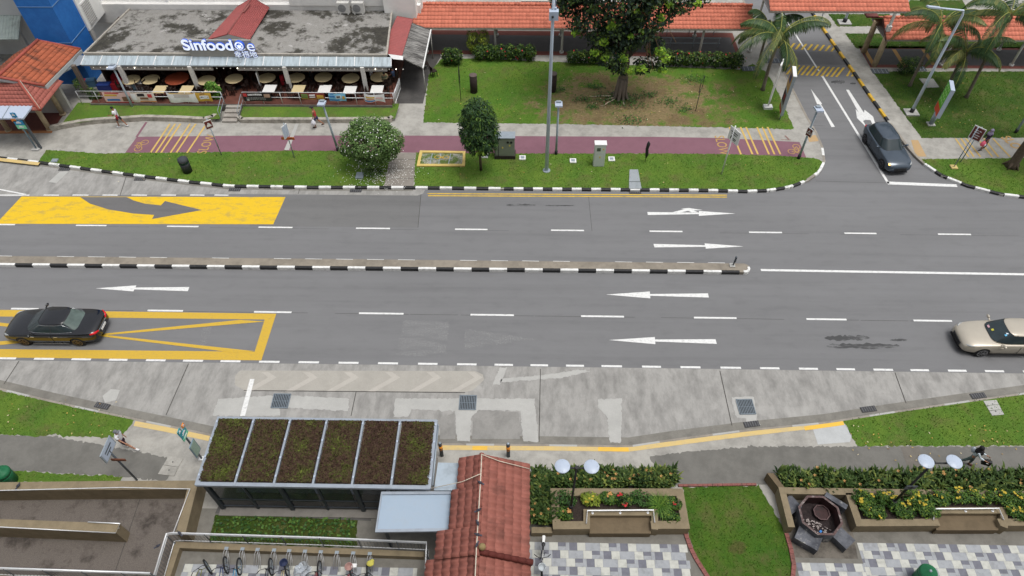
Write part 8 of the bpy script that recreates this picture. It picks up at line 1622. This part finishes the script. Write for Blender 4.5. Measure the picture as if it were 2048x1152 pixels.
def balrail(label, pts, z0, h, n=40, group='railings with thin balusters'):
    o = thing('railing', label, 'railing', tuple(pts[0]), group=group); top = [p+Vector((0, 0, h)) for p in pts]; mb = MB(); mb.tube(top, .035, 8); mb.build('top_rail', STEEL, o); mb = MB(); mb.tube([p+Vector((0, 0, h-.14)) for p in pts], .022, 6); mb.tube([p+Vector((0, 0, .06)) for p in pts], .02, 6); mb.build('lower_rails', STEEL, o)
    Q = resample(pts, .14); mb = MB()
    for q in Q: mb.tube([q+Vector((0, 0, .06)), q+Vector((0, 0, h-.14))], .009, 4)
    mb.build('balusters', DPOLE, o); Q = resample(pts, 1.6)+[pts[-1]]
    for q in Q[:30]: mb = MB(); mb.tube([q+Vector((0, 0, -.03)), q+Vector((0, 0, h))], .024, 6); mb.lathe(q, [(.05, 0), (.05, .03)], 8); mb.build('post', DPOLE, o)
BW = .5; zt = 1.42
A = [GX(*q) if False else G(*q, zt) for q in ((308, 1150), (333, 1067), (345, 1065.5), (640, 1075), (853, 1084.5), (851, 1137))]; A = [Vector((p.x, p.y, BW)) for p in A]
balrail('railing on the low wall behind the parked bicycles', A, BW, zt-BW)
A = [G(-150, 1127, zt), G(0, 1136, zt), G(300, 1146, zt)]; A = [Vector((p.x, p.y, BW)) for p in A]; balrail('railing along the lower edge of the ramp at the bottom of the photo', A, BW, zt-BW)
o = thing('low_wall', 'low tan wall carrying the railing and the bicycle racks', 'wall', tuple(G(600, 1105, LZ))); f0, f1 = G(350, 1083, BW), G(848, 1103, BW); n0, n1 = G(359, 1096, BW), G(847, 1114, BW); mb = MB(); mb.prism([(p.x, p.y) for p in (f0, f1, n1, n0)], LZ-.05, BW); mb.prism([(p.x, p.y) for p in (f0, n0, G(338, 1160, BW), G(324, 1160, BW))], LZ-.05, BW-.003); mb.prism([(p.x, p.y) for p in (f1+Vector((0, 0, 0)), f1+Vector((-.25, 0, 0)), G(840, 1180, BW), G(848, 1180, BW))], LZ-.05, BW-.003) if False else None; mb.build('wall', BROWNT, o)
o = thing('low_wall', 'low brown wall under the railing at the lower edge of the ramp', 'wall', tuple(G(150, 1146, LZ))); mb = MB(); wallrun(mb, [Vector((p.x, p.y+.05, 0)) for p in A], .3, LZ-.05, BW, -1); mb.build('wall', BROWNT, o)
# bicycle racks and bicycles
wy = lambda px: n0.y+(n1.y-n0.y)*(px-359)/(847-359)
rack0 = None; RKW = mat('rack_white', C(178, 178, 178), .06, 8, .4, .3)
for i, px in enumerate((453.5, 486, 516.5, 549.5, 580, 611.7, 643.5, 675.7, 708.4, 741.6)):
    x = G(px, 1096, BW).x; lab = ('holding the front wheel of the blue black bicycle', 'holding the front wheel of the light blue bicycle', 'empty, left of the black bicycle', 'holding the black bicycle with pale grips', 'holding the beige bicycle under the plastic cover', 'behind the clear plastic cover', 'holding the red black bicycle', 'empty, left of the red basket bicycle', 'behind the pink basket', 'holding the black bicycle with a yellow seat pad')[i]
    if rack0 is None:
        rack0 = thing('bicycle_rack', 'x', 'bicycle rack', (0, 0, LZ), group='white tube bicycle racks on the low wall')
        mb = MB()
        for q in (-.05, .05): mb.tube([(q, .04, BW-.05), (q, -.02, BW+.05), (q-.03, -.14, BW+.02), (q-.05, -.52, LZ+.05)], .013, 6)
        for q in (.11, .17): mb.tube([(q-.08, -.05, BW+.03), (q, -.3, BW-.1), (q+.01, -.62, LZ+.02)], .012, 6)
        mb.build('tubes', RKW, rack0); mb = MB(); mb.box((0, .05, BW+.02), (.16, .12, .04)); mb.build('fixing_plate', GALV, rack0); rk_ = rack0
    else: rk_ = dup(rack0, (0, 0, LZ))
    rk_.location = (x, wy(px), LZ); rk_['label'] = f'white tube bicycle rack {lab}'
def bicycle(label, x, y, rz, fm, basket=None, tilt=0, seat=BLK, rimm=None, lean=.0):
    """front hub at the origin, frame running back along -y"""
    o = thing('bicycle', label, 'bicycle', (0, 0, 0), group='bicycles parked in the racks' if rz == 0 or abs(rz) < 1 else None); ax = Matrix.Rotation(R(90), 3, 'Y'); r = .33
    st_ = Matrix.Rotation(tilt, 3, 'Z')
    def wheel(c, rot, nm):
        mb = MB(); pts = [Vector(c)+rot @ Vector((0, r*math.cos(a), r*math.sin(a))) for a in [2*math.pi*k/28 for k in range(29)]]; mb.tube(pts, .034, 7, cap=False); w = mb.build(nm, RUB, o, local=True)
        mb = MB(); pts = [Vector(c)+rot @ Vector((0, (r-.03)*math.cos(a), (r-.03)*math.sin(a))) for a in [2*math.pi*k/28 for k in range(29)]]; mb.tube(pts, .012, 5, cap=False); mb.build('rim', rimm or GALV, w, local=True)
        mb = MB(); [mb.tube([Vector(c), Vector(c)+rot @ Vector((0, (r-.03)*math.cos(a), (r-.03)*math.sin(a)))], .0035, 3, cap=False) for a in [2*math.pi*k/14 for k in range(14)]]; mb.tube([Vector(c)+rot @ Vector((-.05, 0, 0)), Vector(c)+rot @ Vector((.05, 0, 0))], .022, 8); mb.build('spokes', GALV, w, local=True)
    f, b = Vector((0, 0, r)), Vector((0, -1.04, r)); I3 = Matrix.Identity(3); wheel(f, st_, 'wheel'); wheel(b, I3, 'wheel')
    hd0, hd1 = Vector((0, -.22, .62)), Vector((0, -.27, .82)); bb = Vector((0, -.62, .3)); stt = Vector((0, -.78, .78)); stem = Vector((0, -.29, .96))
    mb = MB()
    for a, c_, q in ((hd0, hd1, .022), (hd1, stt, .017), (hd0, bb, .02), (bb, stt, .018), (stt, b, .012), (bb, b, .012)): mb.tube([a, c_], q, 7)
    for s in (-1, 1): mb.tube([hd0, f+st_ @ Vector((s*.05, -.05, .1)), f+st_ @ Vector((s*.05, 0, 0))], .012, 6)
    mb.build('frame', fm, o, local=True)
    mb = MB(); mb.tube([hd1, stem], .016, 7); mb.tube([stem+st_ @ Vector(v) for v in ((-.31, -.12, .05), (-.2, -.03, .06), (0, 0, .02), (.2, -.03, .06), (.31, -.12, .05))], .012, 7); hb = mb.build('handlebar', BLK, o, local=True)
    for s in (-1, 1): mb = MB(); mb.tube([stem+st_ @ Vector((s*.23, -.05, .06)), stem+st_ @ Vector((s*.33, -.14, .05))], .018, 7); mb.build('grip', PLAST, hb, local=True)
    mb = MB(); mb.smooth = True; mb.tube([stt, stt+Vector((0, -.03, .14))], .014, 6); mb.ball(stt+Vector((0, -.08, .17)), .1, 12, 8, (.85, 1.0, .35)); mb.ball(stt+Vector((0, .06, .17)), .06, 10, 6, (.6, 1.6, .4)); mb.build('saddle', seat, o, local=True)
    mb = MB(); mb.lathe(bb, [(.09, -.02), (.09, .02)], 16, ax); mb.tube([bb+Vector((.06, 0, 0)), bb+Vector((.07, .1, -.13)), bb+Vector((.15, .1, -.13))], .012, 5); mb.tube([bb+Vector((-.06, 0, 0)), bb+Vector((-.07, -.1, .13)), bb+Vector((-.15, -.1, .13))], .012, 5); mb.build('cranks', BLK, o, local=True)
    if basket is not None:
        mb = MB(); c0 = Vector((0, .04, .8)); mb.lathe(c0, [(.11, -.12), (.15, .1), (.17, .12), (.15, .12), (.135, .1), (.1, -.1)], 18); mb.build('basket', basket, o, local=True)
    o.location = (x, y, LZ+.012); o.rotation_euler = (0, lean, rz); return o
BIK = lambda n, c: mat('bike_'+n, c, .1, 6, .4, .2)
for px, dy, rz, m, bk_, tl, w, seat in ((463, .62, .10, BIK('blue_black', C(36, 58, 110)), None, .25, 'dark blue bicycle in the first rack from the left', BLK), (428, .72, -.30, BIK('olive', C(120, 120, 66)), None, 1.0, 'olive bicycle leaning at the left end of the racks', BLK), (490, .66, .06, BIK('light_blue', C(60, 140, 180)), None, .15, 'light blue bicycle in the second rack', BLK), (552, .62, .05, BIK('black', C(34, 34, 36)), None, .2, 'black bicycle with pale grips left of the plastic cover', BLK), (584, .66, .0, BIK('beige', C(190, 178, 140)), BIK('navy_basket', C(48, 56, 84)), .3, 'beige bicycle with a dark blue basket beside the plastic cover', BLK), (648, .66, .02, BIK('dark_red', C(130, 34, 40)), None, .1, 'red and black bicycle right of the plastic cover', BLK), (711, .72, .0, BIK('red', C(176, 36, 50)), mat('dusty_pink', C(160, 128, 122), .1), .35, 'red bicycle with a pink basket holding a white box', BLK), (744, .66, .03, BIK('charcoal', C(46, 52, 54)), None, .1, 'charcoal bicycle with a yellow cloth on its handlebar', BLK)):
    b = bicycle(w, G(px, 1115, LZ).x, wy(px)-dy, rz, m, bk_, tl)
x, y = G(711, 1112, 1.05).x, wy(711)-.62
o = thing('white_box', 'white box lying in the pink bicycle basket', 'box', (x, y, .98)); mb = MB(); mb.box((x, y+.0, .97), (.2, .16, .1)); mb.build('carton', WHT, o); mb = MB(); mb.box((x, y, 1.03), (.18, .14, .02)); mb.build('lid', WHT, o)
x, y = G(741, 1128, 1.0).x, G(741, 1128, 1.0).y; o = thing('yellow_cloth', 'yellow green cloth over the handlebar of the charcoal bicycle', 'cloth', (x, y, 1.05)); mb = MB(); mb.smooth = True; mb.ball((x, y, 1.07), .13, 12, 8, (1.2, 1, .5)); mb.ball((x+.06, y+.09, 1.07), .09, 10, 6, (1, 1, .5)); mb.build('folds', mat('yellow_green_cloth', C(186, 178, 84), .15, 8, .9), o)
t = NT('clear_plastic'); t.b.inputs['Alpha'].default_value = .5; CLR = t.done(t.mix(t.fr(t.noise(9, 5, .7, dist=1), .4, .6), C(170, 180, 190), C(220, 226, 232)), .15, spec=.8)
x, y = G(604, 1140, .7).x, G(604, 1140, .7).y; o = thing('plastic_cover', 'crumpled clear plastic bag covering a bicycle in the racks', 'bag', (x, y, .6)); mb = MB(); mb.smooth = True
f = lambda u, v: Vector((x+(.34-.16*v+.05*math.sin(u*25+v*9))*math.cos(6.2832*u), y-.05+(.42-.22*v+.05*math.sin(u*31))*math.sin(6.2832*u), .55+.5*v+.03*math.sin(u*40+v*17))); mb.grid(f, 40, 10); mb.poly([f(i/20, 1.0) for i in range(20)]); mb.build('film', CLR, o); mb = MB(); mb.ball((x, y-.05, 1.1), .08, 10, 6, (1, .6, 1)); mb.build('knot', CLR, o)
b = G(1083, 1141, LZ); o = bicycle('white bicycle with a clear basket standing beside the red tiled walkway', b.x, b.y-.12, R(176), BIK('white', C(205, 205, 202)), mat('frosted_basket', C(176, 182, 186), .1, 8, .3), .1)
mb = MB(); [mb.bar((s*.06, -1.28, .74), (s*.03, -.86, .76), .012, .012) for s in (-1, 1)]; mb.slab([(-.05, -1.3, .76), (.05, -1.3, .76), (.05, -.95, .76), (-.05, -.95, .76)], .01); mb.build('carrier', WHT, o, local=True); o['group'] = 'bicycles'
# ---- bins, signs, bollards, gratings on the south side
def greenbin(label, px, py, z, h=.95, r=.34):
    b = G(px, py, z); o = thing('litter_bin', label, 'bin', (b.x, b.y, LZ), group='round green litter bins'); GB = mm('green_bin', C(34, 104, 68), .1, 5, .5); mb = MB(); mb.lathe((b.x, b.y, LZ), [(r*.85, -.02), (r, h*.6), (r, h*.75)], 22); mb.build('body', GB, o); mb = MB(); mb.lathe((b.x, b.y, LZ), [(r*1.05, h*.78), (r*1.06, h*.88), (r*.9, h), (r*.3, h*1.05), (r*.28, h*1.08), (.02, h*1.09)], 22); mb.build('lid', GB, o); mb = MB(); mb.lathe((b.x, b.y, LZ+h*1.08), [(.06, 0), (.05, .05), (.01, .06)], 10); mb.build('knob', GALV, o)
greenbin('round green litter bin cut by the left edge of the photo', 2, 945, 1.0); greenbin('round green litter bin cut by the bottom edge of the photo', 1857, 1145, 1.0)
b = G(274, 960, LZ); h = HT(274, 960, LZ, 908); o = thing('direction_sign', 'white sign plate on a grey pole beside the ramp wall', 'sign', tuple(b)); mb = MB(); mb.tube([b+Vector((0, 0, -.03)), b+Vector((0, 0, h-LZ+.3))], .045, 8); mb.build('pole', DPOLE, o)
p_, M, cc = plate(o, (b.x, b.y+.02, h+.38), .98, .62, R(90), LAMPW, GALV, .05); glyphs(p_, cc, M, .05, [(.0, .1, .56, .07, 0), (-.05, -.06, .4, .06, 0)], DPOLE, 'faint_lettering'); mb = MB(); mb.box((b.x+.12, b.y-.06, h-.42), (.62, .04, .16)); mb.build('arrow_plate', mat('brown_arrow_plate', C(112, 68, 48), .1), o)
b = G(404.5, 918, LZ); h = HT(404.5, 918, LZ, 860); o = thing('bus_stop_sign', 'bus stop pole with teal plates and a map panel beside the planted shelter', 'sign', tuple(b)); mb = MB(); mb.tube([b, b+Vector((0, 0, h-LZ))], .045, 8); mb.build('pole', DPOLE, o); mb = MB(); mb.box((b.x, b.y, LZ+.04), (.26, .2, .1)); mb.build('footing', WHT, o)
for z, dy, w, hh, m, nm in ((h+.1, -.16, .26, .3, TEAL, 'bus_plate'), (h+.02, .2, .18, .2, ORP, 'route_plate'), (h-.22, -.02, .5, .26, TEAL, 'number_plate'), (h-.46, -.02, .5, .2, GRP, 'number_plate')):
    mb = MB(); mb.box((b.x+.06, b.y+dy, z), (.04, w, hh)); p_ = mb.build(nm, m, o); mb = MB(); mb.box((b.x+.084, b.y+dy, z), (.008, w*.6, hh*.2)); mb.box((b.x+.084, b.y+dy, z+hh*.25), (.008, w*.35, hh*.16)); mb.build('faint_lettering', WHT, p_)
mb = MB(); mb.box((b.x+.06, b.y-.02, 1.25), (.05, .5, .95)); p_ = mb.build('map_panel', mm('panel_frame', C(120, 140, 152), .08), o); mb = MB(); mb.box((b.x+.09, b.y-.02, 1.25), (.012, .42, .84)); mb.build('map', mm('map_print', C(150, 170, 155), .12, 14), p_)
for px, py, row, w in ((884, 911, 886, 'beside the right end of the planted shelter'), (1016.7, 912, 887.5, 'between the shelter and the hedge')):
    b = G(px, py, LZ); h = HT(px, py, LZ, row)-LZ; o = thing('bollard', f'dark bollard with an orange band {w}', 'bollard', tuple(b), group='bollards with orange bands'); mb = MB(); mb.lathe(b, [(.085, -.02), (.085, h-.06), (.06, h), (.01, h+.02)], 14); mb.build('post', mm('bollard_grey', C(78, 82, 86), .1), o); mb = MB(); mb.lathe(b+Vector((0, 0, h*.5)), [(.09, 0), (.09, h*.3)], 14); bd = mb.build('band', mm('orange_band', C(226, 142, 40), .08), o); mb = MB(); mb.box(b+Vector((0, -.1, h*.62)), (.11, .02, .03), rot=Euler((0, .5, 0))); mb.build('dark_stripe', BLK, bd); mb = MB(); mb.lathe(b+Vector((0, 0, h-.01)), [(.07, 0), (.05, .03), (.01, .04)], 12); mb.build('cap', GALV, o)
for Q, w in (([(548.6, 788), (581.6, 788.5), (575, 816), (542, 815.5)], 'left of the old island tip, above the shelter'), ([(920.5, 791), (953, 791.5), (951, 819.5), (918, 819)], 'in the middle of the bay inside the pale patch'), ([(1472, 799.5), (1503, 799), (1511.5, 828), (1480, 828.5)], 'at the right of the bay with a pale surround')):
    P = GP(Q, .02); c_ = sum(P, Vector())/4; o = thing('drain_grating', f'square steel drain grating {w}', 'drain cover', tuple(c_), group='square drain gratings in the bus bay'); mb = MB(); mb.sheet(P, .02); mb.build('pit', BLK, o); mb = MB()
    for i in range(4): mb.bar(P[i]+Vector((0, 0, .012)), P[(i+1) % 4]+Vector((0, 0, .012)), .05, .03)
    for i in range(1, 10): k = i/10; mb.bar(P[0].lerp(P[1], k)+Vector((0, 0, .01)), P[3].lerp(P[2], k)+Vector((0, 0, .01)), .035, .025)
    mb.bar(P[0].lerp(P[3], .5)+Vector((0, 0, .008)), P[1].lerp(P[2], .5)+Vector((0, 0, .008)), .02, .02); mb.build('bars', mm('grating_steel', C(112, 122, 130), .12), o)
for px, py, an, w in ((203, 815, -.2, 'in the kerb beside the left lawn, with rusty edges'), (1504, 852, .15, 'below the right drain grating'), (1738, 822, .16, 'at the kerb of the right lawn'), (1958, 795, .14, 'near the concrete slab in the right lawn')):
    b = G(px, py, .02); o = thing('kerb_inlet', f'dark kerb drain inlet {w}', 'drain', tuple(b), group='kerb drain inlets on the south side'); mb = MB(); mb.box((b.x, b.y+.1, .025), (.75, .3, .03), an); mb.build('frame', mm('inlet_iron', C(62, 62, 64), .2), o); mb = MB(); M = Matrix.Rotation(an, 3, 'Z'); [mb.box(Vector((b.x, b.y+.1, .045))+M @ Vector((-.3+.12*i, 0, 0)), (.04, .26, .015), an) for i in range(6)]; mb.build('bars', mm('inlet_iron2', C(92, 92, 94), .2), o)
for P4, w in (([(338, 912), (367, 917), (348, 953), (316, 949)], 'concrete manhole slab in two halves beside the bus stop pole'), ([(1966, 802), (1992, 800), (2008, 830), (1984, 832)], 'grey concrete slab of three pieces in the right verge')):
    P = GP(P4, LZ); c_ = sum(P, Vector())/4; o = thing('manhole_slab', w, 'slab', tuple(c_)); n = 2 if px > 0 and P4[0][0] < 500 else 3
    for i in range(n): a, b = i/n+.012, (i+1)/n-.012; mb = MB(); mb.prism([(p.x, p.y) for p in (P[0].lerp(P[3], a), P[1].lerp(P[2], a), P[1].lerp(P[2], b), P[0].lerp(P[3], b))], LZ-.02, LZ+.03); pc = mb.build('slab', NEWC if n == 3 else PAVE, o)
    mb = MB(); [mb.lathe((c_.x+q*.1, c_.y+q, LZ+.03), [(.03, 0), (.03, .008)], 8) for q in (-.2, .2)]; mb.build('lifting_holes', BLK, pc)
for px, py, z, rz, w in ((38, 972, RWZ, 1.2, 'pigeon on the outer ramp wall near the left edge'), (360, 1067, 1.42, 2.5, 'pigeon on the corner of the railing beside the shelter'), (317, 1093, 1.42, .5, 'pigeon perched on the railing left of the racks')): pigeon(w, tuple(G(px, py, z+.03)), rz)

# ---- the apartment block the view is taken from (behind the viewpoint): it shades the near side from the southern sky
o = thing('apartment_block', 'tall pale apartment block behind the viewpoint, outside the photo', 'building', (0, -12, 0)); mb = MB(); mb.box((0, -12, 18.5), (96, 14, 37)); mb.build('wall', mat('grey_beige_wall', C(150, 143, 135), .05, 2), o)
for k in range(10):
    for i in range(16): mb = MB(); mb.box((-45+i*6, -4.98, 3.5+k*3.4), (3.2, .06, 1.4)); mb.build('window', GLASS, o)
